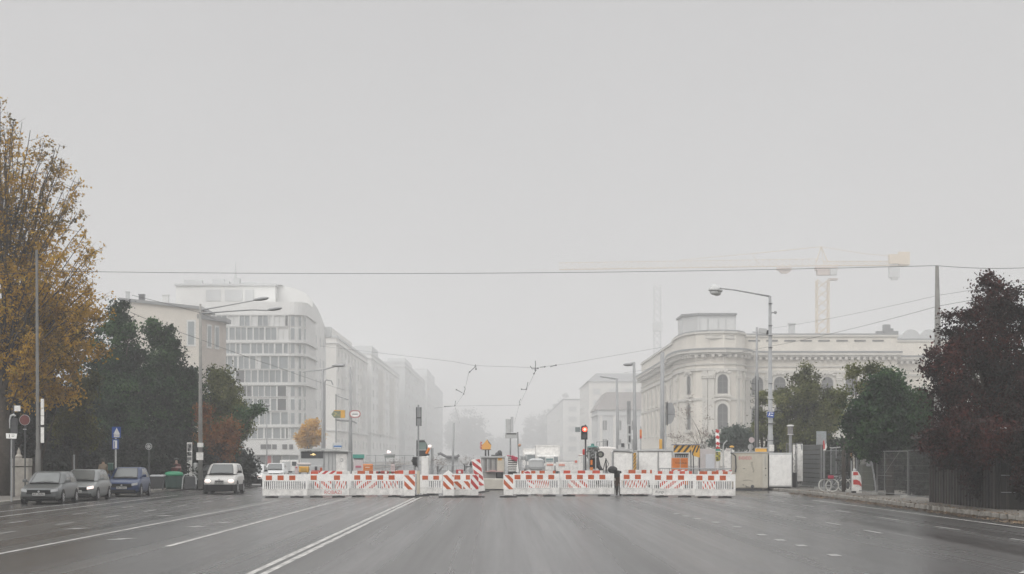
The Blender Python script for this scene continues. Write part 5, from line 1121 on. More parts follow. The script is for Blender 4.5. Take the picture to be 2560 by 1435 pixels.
simple_lamp('pole with half-round grey sign back and dark side rails, left of the dry shrub', 1664, 1035, 132, .05, .045, name='sign_pole', cat='sign', extra=ex_oval)
def ex_adv(root, xx, zz):
    mb = MB(); mb.prism([(xx(829), zz(1036)), (xx(836), zz(1045)), (xx(863), zz(1045)), (xx(863), zz(1026)), (xx(836), zz(1026))], -.25, -.05); mb.m = 1; mb.box(xx(852), xx(863), -.262, -.252, zz(1045), zz(1027)); mb.box(xx(836), xx(863), -.264, -.253, zz(1027.5), zz(1025.5)); mb.m = 2
    for k in range(9): a = rnd.uniform(834, 848); b = rnd.uniform(1030, 1041); mb.box(xx(a), xx(a + 4), -.257, -.252, zz(b + 1.3), zz(b))
    mb.build('yellow_sign', [M('sign_olive', (.17, .2, .13), .5), YEL, M('sign_marks', (.55, .45, .15), .5)], root)
    n_ = 20; rx = 1.05; cz = zz(1035); out = [(xx(888) + (.16 if math.cos(2 * math.pi * k / n_) > 0 else -.16) + .29 * math.cos(2 * math.pi * k / n_), cz + .30 * math.sin(2 * math.pi * k / n_)) for k in range(n_)]
    inn = [(xx(888) + (a - xx(888)) * .84, cz + (b - cz) * .76) for a, b in out]
    mb = MB(); mb.prism(out, -.2, -.05); mb.m = 1; ring(mb, inn, out, -.212, -.203); mb.m = 2; mb.box(xx(881), xx(895), -.21, -.203, zz(1037), zz(1034)); mb.build('oval_sign', [WHITE, M('sign_red_ring', (.42, .1, .1), .5), GREY], root)
    mb = MB(); mb.path([(xx(876), 0, zz(1052)), (xx(850), 0, zz(1051)), (xx(838), 0, zz(1049))], .07, 6); mb.path([(xx(876), 0, zz(1052)), (xx(884), 0, zz(1054)), (xx(892), 0, zz(1058))], .06, 6); mb.build('bracket', GREY, root)
simple_lamp('grey pole carrying a yellow-olive sign and an oval red-ringed sign', 876, 918, 160, .24, .07, name='advertising_pole', cat='sign pole', extra=ex_adv)
def ex_arm(root, xx, zz):
    mb = MB(); mb.path([(0, 0, zz(925)), (xx(778), 0, zz(927)), (xx(757), 0, zz(930))], .05, 5); mb.path([(0, 0, zz(925)), (xx(845), 0, zz(914)), (xx(862), 0, zz(911))], .06, 5); mb.build('arm', GREY, root); mb = MB(); mb.ball((xx(846), 0, zz(914)), .6, .25, .14, 10, 6); mb.build('lamp_head', GREY, root, smooth=True)
    mb = MB(); mb.path([(xx(812), 0, zz(1125)), (xx(812), 0, zz(955)), (xx(816), 0, zz(950)), (xx(828), 0, zz(952)), (xx(832), 0, zz(962))], .06, 5); mb.tube((xx(840), 0, zz(1125)), (xx(840), 0, zz(985)), .06); mb.tube((xx(838), 0, zz(988)), (xx(872), 0, zz(1000)), .04); mb.build('mast_frame', GREY, root)
simple_lamp('grey lamp mast with long arms in front of the pale blank block', 807, 923, 175, .18, .10, name='lamp_mast', cat='street lamp', extra=ex_arm)
simple_lamp('very slim pole with short cross piece left of the lamp mast', 806, 1005, 185, .09, .05, [(800, 1004), (806, 1005), (810, 1007)], False, name='slim_pole', cat='pole')
simple_lamp('thin leaning pole left of the gap in the barriers', 1131, 1057, 190, .12, .09, name='slim_pole', cat='pole', lean=-4)
simple_lamp('slim grey lamp pole before the glazed block, small dark head', 667, 1010, 180, .07, .06, [(667, 1011), (664, 1011)], name='slim_pole', cat='pole')
def ex_tag(root, xx, zz):
    mb = MB(); mb.box(xx(1599), xx(1604), -.2, -.1, zz(1096), zz(1074)); mb.m = 1; mb.box(xx(1599), xx(1604), -.208, -.202, zz(1096), zz(1090)); mb.build('orange_board', [ORG, RED], root)
simple_lamp('thin post with narrow orange and red board beside the palace lamp', 1602, 1066, 150, .05, .05, name='sign_post', cat='sign', extra=ex_tag)
def ex_yel(root, xx, zz):
    mb = MB(); mb.box(xx(1648), xx(1655), -.2, .1, zz(1128), zz(1098)); mb.build('yellow_casing', YEL, root, bevel=.03)
simple_lamp('grey post with upright yellow casing behind the white container', 1652, 1095, 140, .06, .06, name='service_post', cat='post', extra=ex_yel)

# ---------------------------------------------------------------- left pavement furniture
def sign_post(label, px, Y, ytop, plates, base=.13, r=.035, mat=None, name='road_sign', cat='road sign'):
    root = thing(name, label, cat, (X(px, Y), Y, base)); xx = lambda p_: X(p_, Y) - X(px, Y); zz = lambda p_: Z(p_, Y) - base
    mb = MB(); pole(mb, 0, .04, 0, zz(ytop), r); mb.build('post', mat or GALV, root); plates(root, xx, zz); return root
def pl_white(root, xx, zz):
    mb = MB(); mb.prism([(xx(16), zz(1096)), (xx(41), zz(1097)), (xx(43), zz(1084)), (xx(15), zz(1083))], -.03, 0); mb.m = 1; mb.box(xx(23), xx(25), -.034, -.031, zz(1094), zz(1086)); mb.box(xx(30), xx(37), -.034, -.031, zz(1088), zz(1087)); mb.box(xx(30), xx(36), -.034, -.031, zz(1092), zz(1091)); mb.build('plate', [WHITE, DARK], root)
sign_post('thin post with white plate at the far left by the first parked car', 28, 82, 1098, pl_white)
def pl_cross(root, xx, zz):
    mb = MB(); mb.box(xx(280), xx(302), -.03, 0, zz(1095), zz(1067)); mb.m = 1; mb.prism([(xx(284), zz(1085)), (xx(300), zz(1085)), (xx(292), zz(1069))], -.034, -.031); mb.box(xx(285), xx(299), -.036, -.031, zz(1093), zz(1085.5)); mb.m = 2; mb.box(xx(286), xx(298), -.04, -.0365, zz(1088.5), zz(1087.6)); mb.box(xx(286), xx(298), -.04, -.0365, zz(1091), zz(1090.3)); mb.build('crossing_plate', [BLUE, WHITE, DARK], root)
    mb = MB(); mb.box(xx(281), xx(297), -.025, 0, zz(1123), zz(1098)); mb.m = 1; mb.box(xx(283.5), xx(293), -.03, -.0255, zz(1121), zz(1101)); mb.m = 0; mb.box(xx(285), xx(287), -.034, -.0305, zz(1120), zz(1103)); mb.build('lower_plate', [BLUE, WHITE], root)
sign_post('blue crossing sign with white triangle above the blue car', 289, 107, 1067, pl_cross, r=.05, mat=LGREY)
def pl_round(root, xx, zz):
    mb = MB(); mb.lathe([(.19, -.03), (.19, 0)], (0, 0, zz(1116)), 18, 'y'); mb.m = 1; mb.lathe([(.165, -.036), (.165, -.031)], (0, 0, zz(1116)), 18, 'y'); mb.m = 0
    for a in (0, 45, 90, 135): mb.rbox((0, -.039, zz(1116)), (.3, .004, .035), (0, R(a), 0))
    mb.build('disc', [LGREY, DARK], root)
sign_post('small round patterned sign on a dark post right of the blue car', 372, 112, 1110, pl_round, r=.045, mat=DARK)
def pl_none(root, xx, zz): mb = MB(); mb.lathe([(.05, 0), (.05, .05)], (0, .04, zz(1139)), 8); mb.build('cap', GREY, root)
sign_post('bare thin post behind the second parked car', 185, 100, 1139, pl_none, name='post', cat='post')
Y = 93.0; root = thing('no_entry_sign', 'dim red disc sign with pale rim at the far left under the trees', 'road sign', (X(62, Y), Y, .13)); zz = lambda p_: Z(p_, Y) - .13
mb = MB(); mb.lathe([(.25, -.03), (.25, 0)], (0, 0, zz(1050)), 20, 'y'); mb.m = 1; mb.lathe([(.23, -.036), (.23, -.031)], (0, 0, zz(1050)), 20, 'y'); mb.build('disc', [LGREY, M('faded_red', (.16, .04, .035), .6)], root); mb = MB(); mb.tube((0, .05, 0), (0, .05, zz(1045)), .035); mb.build('post', DARK, root); mb = MB(); mb.box(-.08, .08, -.03, 0, zz(1074), zz(1072)); mb.build('small_plate', LGREY, root)
root = thing('traffic_signal', 'dark signal head with pale hooded visor and white plate above, far left', 'traffic signal', (X(44, Y), Y - .6, .13)); zz = lambda p_: Z(p_, Y - .6) - .13
mb = MB(); mb.box(-.16, .14, -.12, .1, zz(1085), zz(1046)); mb.build('housing', DARK, root, bevel=.03); mb = MB(); mb.path([(-.18, -.16, zz(1071)), (-.18, -.18, zz(1050)), (-.12, -.2, zz(1040)), (0, -.2, zz(1037)), (.1, -.2, zz(1040))], [.02, .03, .05, .06, .04], 6); mb.build('visor', LGREY, root); mb = MB(); mb.tube((-.05, .1, 0), (-.05, .1, zz(1012)), .045); mb.build('post', DARK, root); mb = MB(); mb.box(.0, .28, -.04, 0, zz(1028), zz(1014)); mb.build('white_plate', WHITE2, root)
Y = 95.0; root = thing('gate_pillar', 'squat grey stone gate pillar with pointed finial behind the first parked car', 'pillar', (X(58, Y), Y, .13)); xx = lambda p_: X(p_, Y) - X(58, Y); zz = lambda p_: Z(p_, Y) - .13
mb = MB(); mb.box(xx(30), xx(75), -.3, .4, 0, zz(1168)); mb.box(xx(34), xx(76), -.34, .44, zz(1166), zz(1146)); mb.build('block', STONE, root, bevel=.03); mb = MB(); mb.lathe([(.16, 0), (.18, .1), (.1, .2), (.09, .32), (.04, .45), (.015, .52)], (xx(47), 0, zz(1146) + .003), 10); mb.build('finial', STONE, root)
Y = 116.0; root = thing('waste_container', 'dark green round waste container with bright green domed lid', 'waste container', (X(435, Y), Y, .13)); zz = lambda p_: Z(p_, Y) - .13
mb = MB(); mb.lathe([(.44, 0), (.50, .1), (.53, zz(1190))], (0, 0, 0), 16); mb.build('bin', M('dark_bin_green', (.02, .055, .045), .5), root, smooth=False); mb = MB(); mb.lathe([(.55, 0), (.56, .08), (.50, .2), (.3, .26), (.05, .28)], (0, 0, zz(1190) + .003), 18); mb.build('lid', M('bright_bin_green', (0.005, .20, .09), .35, var=.2), root, smooth=True)
for px, wd, lb, tilt in ((394, .8, 'grey wheeled bin with pale lid right of the blue car', 0), ):
    Y = 113.0; root = thing('wheeled_bin', lb, 'bin', (X(px, Y), Y, .13)); zz = lambda p_: Z(p_, Y) - .13; h = zz(1191)
    mb = MB(); mb.add([(-.33, -.3, .06), (.3, -.3, .06), (.3, .3, .06), (-.33, .3, .06), (-.40, -.38, h), (.38, -.38, h), (.38, .38, h), (-.4, .38, h)], [(0, 3, 2, 1), (4, 5, 6, 7), (0, 1, 5, 4), (1, 2, 6, 5), (2, 3, 7, 6), (3, 0, 4, 7)]); mb.build('bin', DARK, root, bevel=.03)
    mb = MB(); mb.prismx([(-.42, h + .004), (.4, h + .004), (.4, h + .1), (-.3, h + .06)], -.42, .4); mb.build('lid', GREY, root, bevel=.02)
    for x in (-.28, .26): mb = MB(); mb.lathe([(.09, -.03), (.09, .03)], (x, .2, .09), 12, 'x'); mb.build('wheel', BLACK, root)
Y = 115.0; root = thing('glass_container', 'rounded dark grey container with pale hoop rim left of the black car', 'container', (X(474, Y), Y, .13)); zz = lambda p_: Z(p_, Y) - .13
mb = MB(); mb.box(-.28, .36, -.2, .3, 0, zz(1190)); mb.build('body', DARK, root, bevel=.06); mb = MB(); mb.path([(-.40, -.25, 0), (-.34, -.25, zz(1195)), (-.25, -.25, zz(1187)), (0, -.25, zz(1185)), (.3, -.25, zz(1186)), (.4, -.25, zz(1193)), (.42, -.25, .3)], .03, 6); mb.build('hoop', LGREY, root)
Y = 120.0; root = thing('poster_column', 'narrow poster board with black and white prints left of the thick concrete pole', 'poster column', (X(474, Y), Y, .13)); zz = lambda p_: Z(p_, Y) - .13
mb = MB(); mb.box(-.15, .15, -.06, .06, 0, zz(1106)); mb.build('board', WHITE2, root); mb = MB()
for a, b in ((1127, 1109), (1140, 1130), (1150, 1143)): mb.box(-.125, .125, -.066, -.0605, zz(a), zz(b))
mb.m = 1; mb.ball((.03, -.07, zz(1116)), .07, .004, .09, 10, 6); mb.box(-.1, .02, -.072, -.067, zz(1126), zz(1121)); mb.box(-.1, .08, -.072, -.067, zz(1137), zz(1135)); mb.build('print', [M('poster_grey', (.2, .2, .2), .6), BLACK], root)
Y = 122.0; root = thing('garden_wall', 'pale rendered wall with rounded pillars behind the poster column', 'wall', (X(478, Y), Y, .13)); xx = lambda p_: X(p_, Y) - X(478, Y); zz = lambda p_: Z(p_, Y) - .13
mb = MB(); mb.box(xx(462), xx(494), 0, .4, 0, zz(1172)); mb.build('wall', STONE, root)
for a, b, t in ((459, 470, 1159), (483, 493, 1157)): mb = MB(); mb.box(xx(a), xx(b), -.1, .5, 0, zz(t)); mb.build('pillar', LGREY, root, bevel=.08)
Y = 126.0; root = thing('boulder', 'pale rounded concrete block at the foot of the concrete pole', 'block', (X(508, Y), Y, .13)); mb = MB(); mb.rbox((0, 0, Z(1164, Y) - .3), (.62, .5, .42), (0, .1, 0)); mb.build('cap', LGREY, root, bevel=.1); mb = MB(); mb.box(-.2, .4, -.2, .2, 0, Z(1164, Y) - .5); mb.build('base', STONE, root)
Y = 112.0; root = thing('litter_bin', 'small green litter bin on the sign post left of the blue car', 'bin', (X(276, Y), Y, .13)); zz = lambda p_: Z(p_, Y) - .13; mb = MB(); mb.box(-.12, .14, -.14, .14, zz(1176), zz(1159)); mb.build('bin', M('litter_green', (.03, .10, .075), .4), root, bevel=.02); mb = MB(); mb.box(-.13, .15, -.15, .15, zz(1159) + .003, zz(1157)); mb.build('lid', M('litter_lid', (.2, .3, .25), .4), root); mb = MB(); mb.tube((0, 0, 0), (0, 0, zz(1176)), .04); mb.build('post', DARK, root)
# ---------------------------------------------------------------- building site behind the barriers
Y = 150.0; root = thing('kiosk', 'grey site kiosk with curved roof, dark open hatch and pale door', 'kiosk', (X(812, Y), Y, 0)); xx = lambda p_: X(p_, Y) - X(812, Y); zz = lambda p_: Z(p_, Y)
mb = MB(); mb.box(xx(751), xx(870), 0, 3.2, 0, zz(1128)); mb.build('body', LGREY, root)
mb = MB(); pr = [(xx(748), zz(1127)), (xx(800), zz(1126.5)), (xx(872), zz(1130.5)), (xx(872), zz(1128)), (xx(830), zz(1123.5)), (xx(805), zz(1121.5)), (xx(780), zz(1122.5)), (xx(749), zz(1124.5))]; mb.prism([(a, b + .02) for a, b in pr], -.35, 3.4); mb.build('roof', M('kiosk_roof', (.42, .43, .42), .5), root)
mb = MB(); mb.box(xx(753), xx(808), -.04, -.003, zz(1146), zz(1128) - .02); mb.build('dark_hatch', DGL, root); mb = MB(); mb.box(xx(753), xx(808), -.05, -.003, zz(1172), zz(1146.5)); mb.build('counter_panel', PALE2, root)
mb = MB(); mb.box(xx(776), xx(790), -.08, -.042, zz(1137.5), zz(1136)); mb.ball((xx(784), -.15, zz(1136)), .10, .06, .08); mb.build('lit_bulb', M('warm_bulb', (1, .75, .35), .4, var=0, emit=.9), root)
for a in (809, 821, 830): mb = MB(); mb.box(xx(a), xx(a + (1.2 if a > 809 else 2)), -.06, -.003, 0, zz(1130)); mb.build('upright', GREY, root)
mb = MB(); mb.box(xx(840), xx(867), -.05, -.003, .1, zz(1135)); mb.m = 1; mb.lathe([(.13, -.058), (.13, -.052)], (xx(854), 0, zz(1150)), 14, 'y'); mb.m = 0; mb.lathe([(.09, -.064), (.09, -.059)], (xx(854), 0, zz(1150)), 14, 'y'); mb.m = 1; mb.box(xx(838.6), xx(839.8), -.06, -.003, 0, zz(1134)); mb.build('door', [WHITE2, GREY], root)
def crate(name, label, cat, px0, px1, y0, y1, Y, mat, dep=.5, base=None, bevel=.02, extras=()):
    """a box-bodied thing: body, lid rim, and any extra parts (name, px0, px1, y0, y1, material)"""
    b = 0.0 if base is None else Z(base, Y); root = thing(name, label, cat, (X((px0 + px1) / 2, Y), Y, b)); c = (px0 + px1) / 2
    xx = lambda p_: X(p_, Y) - X(c, Y); zz = lambda p_: Z(p_, Y) - b
    mb = MB(); mb.box(xx(px0), xx(px1), 0, dep, zz(y1), zz(y0)); mb.build('body', mat, root, bevel=bevel)
    for nm, a0, a1, b0, b1, m_ in extras: mb = MB(); mb.box(xx(a0), xx(a1), -.045, -.004, zz(b1), zz(b0)); mb.build(nm, m_, root, bevel=.006)
    if base is None and zz(y1) > .05:
        mb = MB()
        for q in (px0 + (px1 - px0) * .12, px1 - (px1 - px0) * .12): mb.tube((xx(q), dep / 2, 0), (xx(q), dep / 2, zz(y1)), .04)
        mb.build('leg', GREY, root)
    return root, xx, zz
crate('tool_box', 'yellow tool box on legs behind the leftmost panels', 'box', 747, 771, 1166, 1181, 118, YEL, extras=(('label_panel', 752, 766, 1170, 1178, M('dull_yellow', (.5, .3, .06), .5)),))
crate('info_board', 'pink and white notice board left of the yellow tool box', 'board', 737, 745, 1165, 1185, 117, M('pinkish_white', (.6, .5, .5), .6), .06, extras=(('red_mark', 739, 743, 1167, 1169, RED),))
crate('control_box', 'grey machine box with red and black marks behind the second panel', 'machine', 776, 804, 1164, 1183, 118, PALE2, extras=(('dark_vent', 787, 793, 1166, 1175, DARK), ('red_strip', 779, 801, 1176, 1178, RED), ('small_red_board', 800, 806, 1169, 1181, ORANGE)))
crate('sand_heap_cover', 'pale folded tarpaulin lying on the machine box', 'tarpaulin', 742, 776, 1157, 1164, 122, M('tarp', (.6, .55, .52), .8), base=1164, bevel=.08)
crate('blue_sign_board', 'white board with blue stripe standing on the kiosk roof', 'sign', 831, 855, 1107, 1122, 155, LGREY, .1, base=1124, extras=(('blue_stripe', 834, 854, 1114, 1118, M('stripe_blue', (.04, .17, .42), .5)), ('pale_field', 836, 853, 1118.3, 1121, WHITE2)))
crate('awning_stall', 'small stall with teal green awning right of the kiosk', 'stall', 884, 908, 1147, 1180, 158, M('stall_pink', (.58, .52, .52), .6), .6, extras=(('teal_awning', 882, 911, 1136, 1146, TEAL), ('awning_edge', 884, 909, 1145, 1148, DARK), ('red_emblem', 889, 903, 1164, 1169, M('emblem_red', (.5, .12, .18), .5))))
crate('orange_sign', 'orange construction sign with pale lettering behind the five-square panel', 'sign', 908, 932, 1160, 1180, 110, ORG, .05, extras=(('pale_line', 910, 930, 1162, 1164, M('pale_orange', (.75, .45, .25), .5)), ('pale_line', 913, 924, 1167, 1170, M('pale_orange_b', (.78, .55, .4), .5)), ('pale_line', 913, 929, 1173, 1174, M('pale_orange_c', (.75, .45, .25), .5))))
crate('tape_bundle', 'dark red and black rolled barrier tape on top of the five-square panel', 'tape', 940, 986, 1178, 1184, 102, M('tape_red', (.28, .04, .04), .6), .2, extras=(('black_stripe', 946, 951, 1178, 1184, BLACK), ('white_stripe', 962, 967, 1178, 1184, WHITE), ('green_stripe', 973, 978, 1178, 1184, M('tape_green', (.05, .16, .08), .6))))
Y = 210.0; root, xx, zz = crate('lit_sign', 'dark flat sign with small glowing lamp above it, in the fog', 'sign', 961, 986, 1137, 1144, 210, M('slate_green', (.16, .19, .17), .5), .15, extras=(('ledge', 959, 988, 1136, 1138, DARK),))
mb = MB(); mb.ball((xx(971), -.1, zz(1130)), .16, .1, .16); mb.ball((xx(975), -.1, zz(1130)), .1, .1, .12); mb.build('lamp', M('glow_lamp', (1.0, .8, .78), .4, var=0, emit=1.1), root)
def rail(name, label, pts, Y, n, top, base=0.0, r=.03, cat='railing'):
    root = thing(name, label, cat, (X(pts[0], Y), Y, 0)); x0, x1 = 0, X(pts[1], Y) - X(pts[0], Y); h = Z(top, Y)
    mb = MB(); mb.tube((x0, 0, h), (x1, 0, h - .02), r); mb.tube((x0, 0, h * .55), (x1, 0, h * .55), r * .7); mb.build('rail', GALV, root)
    for i in range(n): mb = MB(); x = x0 + (x1 - x0) * i / (n - 1); mb.tube((x, 0, 0), (x, 0, h), r * .8, n=6); mb.build('post', GALV, root)
    mb = MB()
    for i in range(n * 4): x = x0 + (x1 - x0) * (i + .5) / (n * 4); mb.tube((x, 0, h * .55), (x, 0, h), r * .3, n=4)
    mb.build('bar_grid', GALV, root); return root
rail('site_railing', 'long faint site railing in the fog left of the sign pole', (915, 1035), 195, 6, 1138)
rail('site_railing', 'nearer site railing below the lit sign', (930, 1036), 140, 5, 1163)
rail('site_railing', 'site railing in front of the curled shelter', (1075, 1185), 160, 6, 1164)
rail('site_railing', 'grey tubular railing before the orange cabinet', (1648, 1828), 112, 8, 1171)
# small machines near the gap
Y = 125.0; root = thing('drill_machine', 'small black and grey drilling machine on a stand left of the gap', 'machine', (X(1178, Y), Y, 0)); xx = lambda p_: X(p_, Y) - X(1178, Y); zz = lambda p_: Z(p_, Y)
mb = MB(); mb.ball((xx(1180), 0, zz(1158)), .12, .12, .15); mb.ball((xx(1177), 0, zz(1161)), .09); mb.build('motor', BLACK, root); mb = MB(); mb.box(xx(1164), xx(1184), -.05, .05, zz(1168), zz(1166)); mb.box(xx(1160), xx(1163), -.06, .06, zz(1178), zz(1161)); mb.build('arm', DARK, root); mb = MB(); mb.tube((xx(1177), 0, 0), (xx(1177), 0, zz(1168)), .06); mb.lathe([(.14, -.05), (.14, .05)], (xx(1177), -.1, zz(1176)), 14, 'y'); mb.build('stand', GALV, root)
root = thing('warning_sign', 'yellow pointed warning sign with chain fringe above the site container', 'sign', (X(1218, 130), 130, 0)); Y = 130.0; xx = lambda p_: X(p_, Y) - X(1218, Y); zz = lambda p_: Z(p_, Y)
mb = MB(); mb.prism([(xx(1203), zz(1120)), (xx(1206), zz(1124)), (xx(1226), zz(1124)), (xx(1228), zz(1113)), (xx(1222), zz(1107)), (xx(1218), zz(1099)), (xx(1217), zz(1099)), (xx(1210), zz(1108)), (xx(1204), zz(1113))], -.06, 0); mb.build('panel', M('warm_yellow', (.78, .40, .10), .5, var=.1), root)
mb = MB(); mb.box(xx(1206), xx(1228), -.08, -.062, zz(1125), zz(1123.5)); mb.tube((xx(1217), -.03, zz(1099)), (xx(1227), -.03, zz(1112)), .03); mb.build('dark_edge', DARK, root)
mb = MB()
for k in range(5): mb.rbox((xx(1203 - (k % 2)), -.04, zz(1106 + 4 * k)), (.12, .05, .07), (0, .5, 0))
mb.build('red_fringe', RED, root); mb = MB(); mb.tube((xx(1214), 0, 0), (xx(1214), 0, zz(1124)), .06); mb.tube((xx(1222), 0, 0), (xx(1221), 0, zz(1125)), .05); mb.build('post', DARK, root)
Y = 126.0; root = thing('site_container', 'grey corrugated site container with yellow label behind the gap', 'container', (X(1232, Y), Y, 0)); xx = lambda p_: X(p_, Y) - X(1232, Y); zz = lambda p_: Z(p_, Y)
mb = MB(); mb.box(xx(1203), xx(1262), 0, 1.6, zz(1196), zz(1144)); mb.build('body', M('container_grey', (.36, .35, .33), .6, var=.2), root); mb = MB(); mb.box(xx(1200), xx(1264), -.12, 1.7, zz(1144) + .003, zz(1140)); mb.build('roof', LGREY, root)
for k in range(9):
    if k == 6: continue
    mb = MB(); a = 1206 + k * 4.1; mb.box(xx(a), xx(a + (1.6 if k % 3 else 2.4)), -.05, -.003, zz(1180), zz(1147)); mb.build('door_rib', (LGREY, GREY, DARK)[k % 3], root)
mb = MB(); mb.box(xx(1243), xx(1260), -.04, -.003, zz(1180), zz(1145)); mb.build('side_door', BEIGE, root); mb = MB(); mb.box(xx(1245), xx(1255), -.05, -.042, zz(1151), zz(1145)); mb.m = 1; mb.box(xx(1247), xx(1253), -.055, -.0505, zz(1149), zz(1147)); mb.build('label', [YEL, ORANGE], root)
mb = MB(); mb.box(xx(1240), xx(1258), -.5, -.1, zz(1200), zz(1180)); mb.ball((xx(1250), -.3, zz(1199)), .22, .2, .12); mb.build('dark_box', BLACK, root, bevel=.04); mb = MB(); mb.box(xx(1214), xx(1258), -.3, -.1, zz(1179.5), zz(1177.5)); mb.box(xx(1224), xx(1240), -.32, -.1, zz(1177), zz(1175)); mb.build('pink_plank', M('pink_plank', (.55, .35, .33), .6), root)
mb = MB()
for a in (1204, 1258): mb.box(xx(a), xx(a + 3), .2, 1.2, 0, zz(1196))
mb.build('support', DARK, root)
mb = MB(); mb.ball((xx(1243), .4, zz(1136)), .14); mb.ball((xx(1249), .4, zz(1133)), .16, .1, .2); mb.box(xx(1228), xx(1256), .2, .9, zz(1140) + .003, zz(1137)); tag(mb.build('machine_part', DARK), 'dark machine parts lying on the container roof', 'machine part').location = root.location
Y = 119.0; root = thing('concrete_slab', 'long pale concrete slab lying across the gap', 'slab', (X(1226, Y), Y, 0)); mb = MB(); mb.box(X(1196, Y) - X(1226, Y), X(1259, Y) - X(1226, Y), 0, 1.5, .06, Z(1197, Y)); mb.build('slab', M('pale_concrete', (.52, .49, .43), .8, var=.2, scale=2, bump=.3), root, bevel=.03); mb = MB(); mb.box(X(1198, Y) - X(1226, Y), X(1257, Y) - X(1226, Y), .05, 1.4, 0, .057); mb.build('bearer', DARK, root)
Y = 122.0; root = thing('pallet_stack', 'rack of white slats with crimson cloth on top, right of the site container', 'rack', (X(1280, Y), Y, 0)); xx = lambda p_: X(p_, Y) - X(1280, Y); zz = lambda p_: Z(p_, Y)
mb = MB(); mb.box(xx(1270), xx(1293), .02, .5, zz(1186), zz(1142)); mb.build('core', BLACK, root)
mb = MB()
for k in range(8): mb.box(xx(1269.5 + (k % 2)), xx(1292), -.03, .016, zz(1146 + 4.6 * k), zz(1143.6 + 4.6 * k))
mb.build('slat_row', WHITE2, root); mb = MB(); mb.rbox((xx(1286), -.1, zz(1146)), (.4, .2, .25), (0, .4, 0)); mb.rbox((xx(1276), -.05, zz(1140)), (.45, .2, .06), (0, .1, 0)); mb.build('crimson_cloth', M('crimson', (.40, .03, .07), .7), root, bevel=.04)
for q in (1271, 1291): mb = MB(); mb.tube((xx(q), .25, 0), (xx(q), .25, zz(1186)), .04); mb.build('leg', DARK, root)
mb = MB(); mb.prism([(xx(1290), zz(1180)), (xx(1297), zz(1180)), (xx(1294), zz(1150))], -.2, -.1); tag(mb.build('white_marker', WHITE), 'white pointed marker in front of the slat rack', 'marker').location = root.location
# lorries in the fog
def lorry(label, px, Y, wd, h, cab_, teal=False):
    root = thing('lorry', label, 'lorry', (X(px, Y), Y, 0)); mb = MB(); mb.box(-wd / 2, wd / 2, 1.2, 7, 1.0, h); mb.box(-wd / 2 - .05, wd / 2 + .05, 1.15, 7.05, h + .003, h + .12); mb.build('box_body', WHITE2, root)
    mb = MB(); mb.box(-wd / 2 + .1, wd / 2 - .1, -.9, 1.1, .5, cab_); mb.build('cab', WHITE2, root, bevel=.15); mb = MB(); mb.box(-wd / 2 + .25, wd / 2 - .25, -.93, -.905, cab_ * .58, cab_ * .9); mb.build('windscreen', BGL, root)
    mb = MB(); mb.box(-wd / 2 + .2, wd / 2 - .2, -.94, -.91, .65, 1.0); mb.build('bumper', GREY, root)
    for x in (-wd / 2 + .35, wd / 2 - .35):
        for y in (0.0, 5.5): mb = MB(); mb.lathe([(.5, -.15), (.5, .15)], (x, y, .5), 14, 'x'); mb.build('wheel', TYRE, root)
    return root
lorry('white box lorry facing us in the fog, left of the red traffic light', 1370, 225, 2.7, 3.2, 2.2)
lorry('pale lorry almost dissolved in the fog left of the box lorry', 1332, 245, 2.4, 2.9, 2.5)
crate('tank', 'big pale grey round-topped tank before the box lorry', 'tank', 1322, 1360, 1146, 1176, 170, PALE2, 1.4, bevel=.3, extras=(('rim_hoop', 1321, 1361, 1150, 1152, LGREY),))
crate('teal_box', 'white cabinet with teal grille below the box lorry', 'cabinet', 1364, 1385, 1142, 1176, 150, WHITE2, .6, extras=(('teal_grille', 1365, 1383, 1146, 1150, M('teal_grey', (.2, .3, .31), .5)), ('teal_grille', 1365, 1383, 1151, 1154, M('teal_grey_pale', (.35, .43, .44), .5)), ('orange_label', 1367, 1383, 1160, 1164, M('salmon', (.7, .32, .25), .5))))
crate('site_box', 'low white site box with salmon label beside the teal-grille cabinet', 'box', 1390, 1446, 1155, 1178, 150, WHITE2, .7, extras=(('salmon_label', 1397, 1412, 1160, 1165, M('salmon_b', (.7, .32, .25), .5)), ('red_mark', 1437, 1443, 1151, 1157, M('mark_red', (.65, .16, .12), .5))))
crate('hoarding', 'white hoarding panel beside the red gas cylinder', 'hoarding', 1446, 1458, 1136, 1178, 140, WHITE2, .1, extras=(('pink_edge', 1446, 1457, 1137, 1139, M('pinkish', (.6, .42, .4), .5)),))
# compressor with engine, gas cylinder
Y = 113.0; root = thing('compressor', 'black engine compressor on a frame with teal cap, below the traffic light', 'machine', (X(1482, Y), Y, 0)); xx = lambda p_: X(p_, Y) - X(1482, Y); zz = lambda p_: Z(p_, Y)
mb = MB(); mb.box(xx(1469), xx(1496), 0, .5, zz(1146), zz(1119)); mb.box(xx(1471), xx(1492), .02, .45, zz(1172), zz(1146) - .003); mb.build('engine_block', BLACK, root, bevel=.03)
mb = MB(); r3 = random.Random(9)
for k in range(26):
    a, b = r3.uniform(1469, 1495), r3.uniform(1119, 1146); mb.rbox((xx(a), -.05, zz(b)), (r3.uniform(.04, .2), .09, r3.uniform(.03, .16)), (0, r3.uniform(-.5, .5), 0))
mb.build('engine_fitting', M('engine_grey', (.16, .165, .15), .4, .4, var=.3, scale=9), root)
mb = MB()
for k in range(12):
    a, b = r3.uniform(1469, 1493), r3.uniform(1118, 1142); mb.path([(xx(a), -.09, zz(b)), (xx(a + r3.uniform(-6, 6)), -.13, zz(b + 4)), (xx(a + r3.uniform(-8, 8)), -.09, zz(b + r3.uniform(5, 14)))], .014, 5)
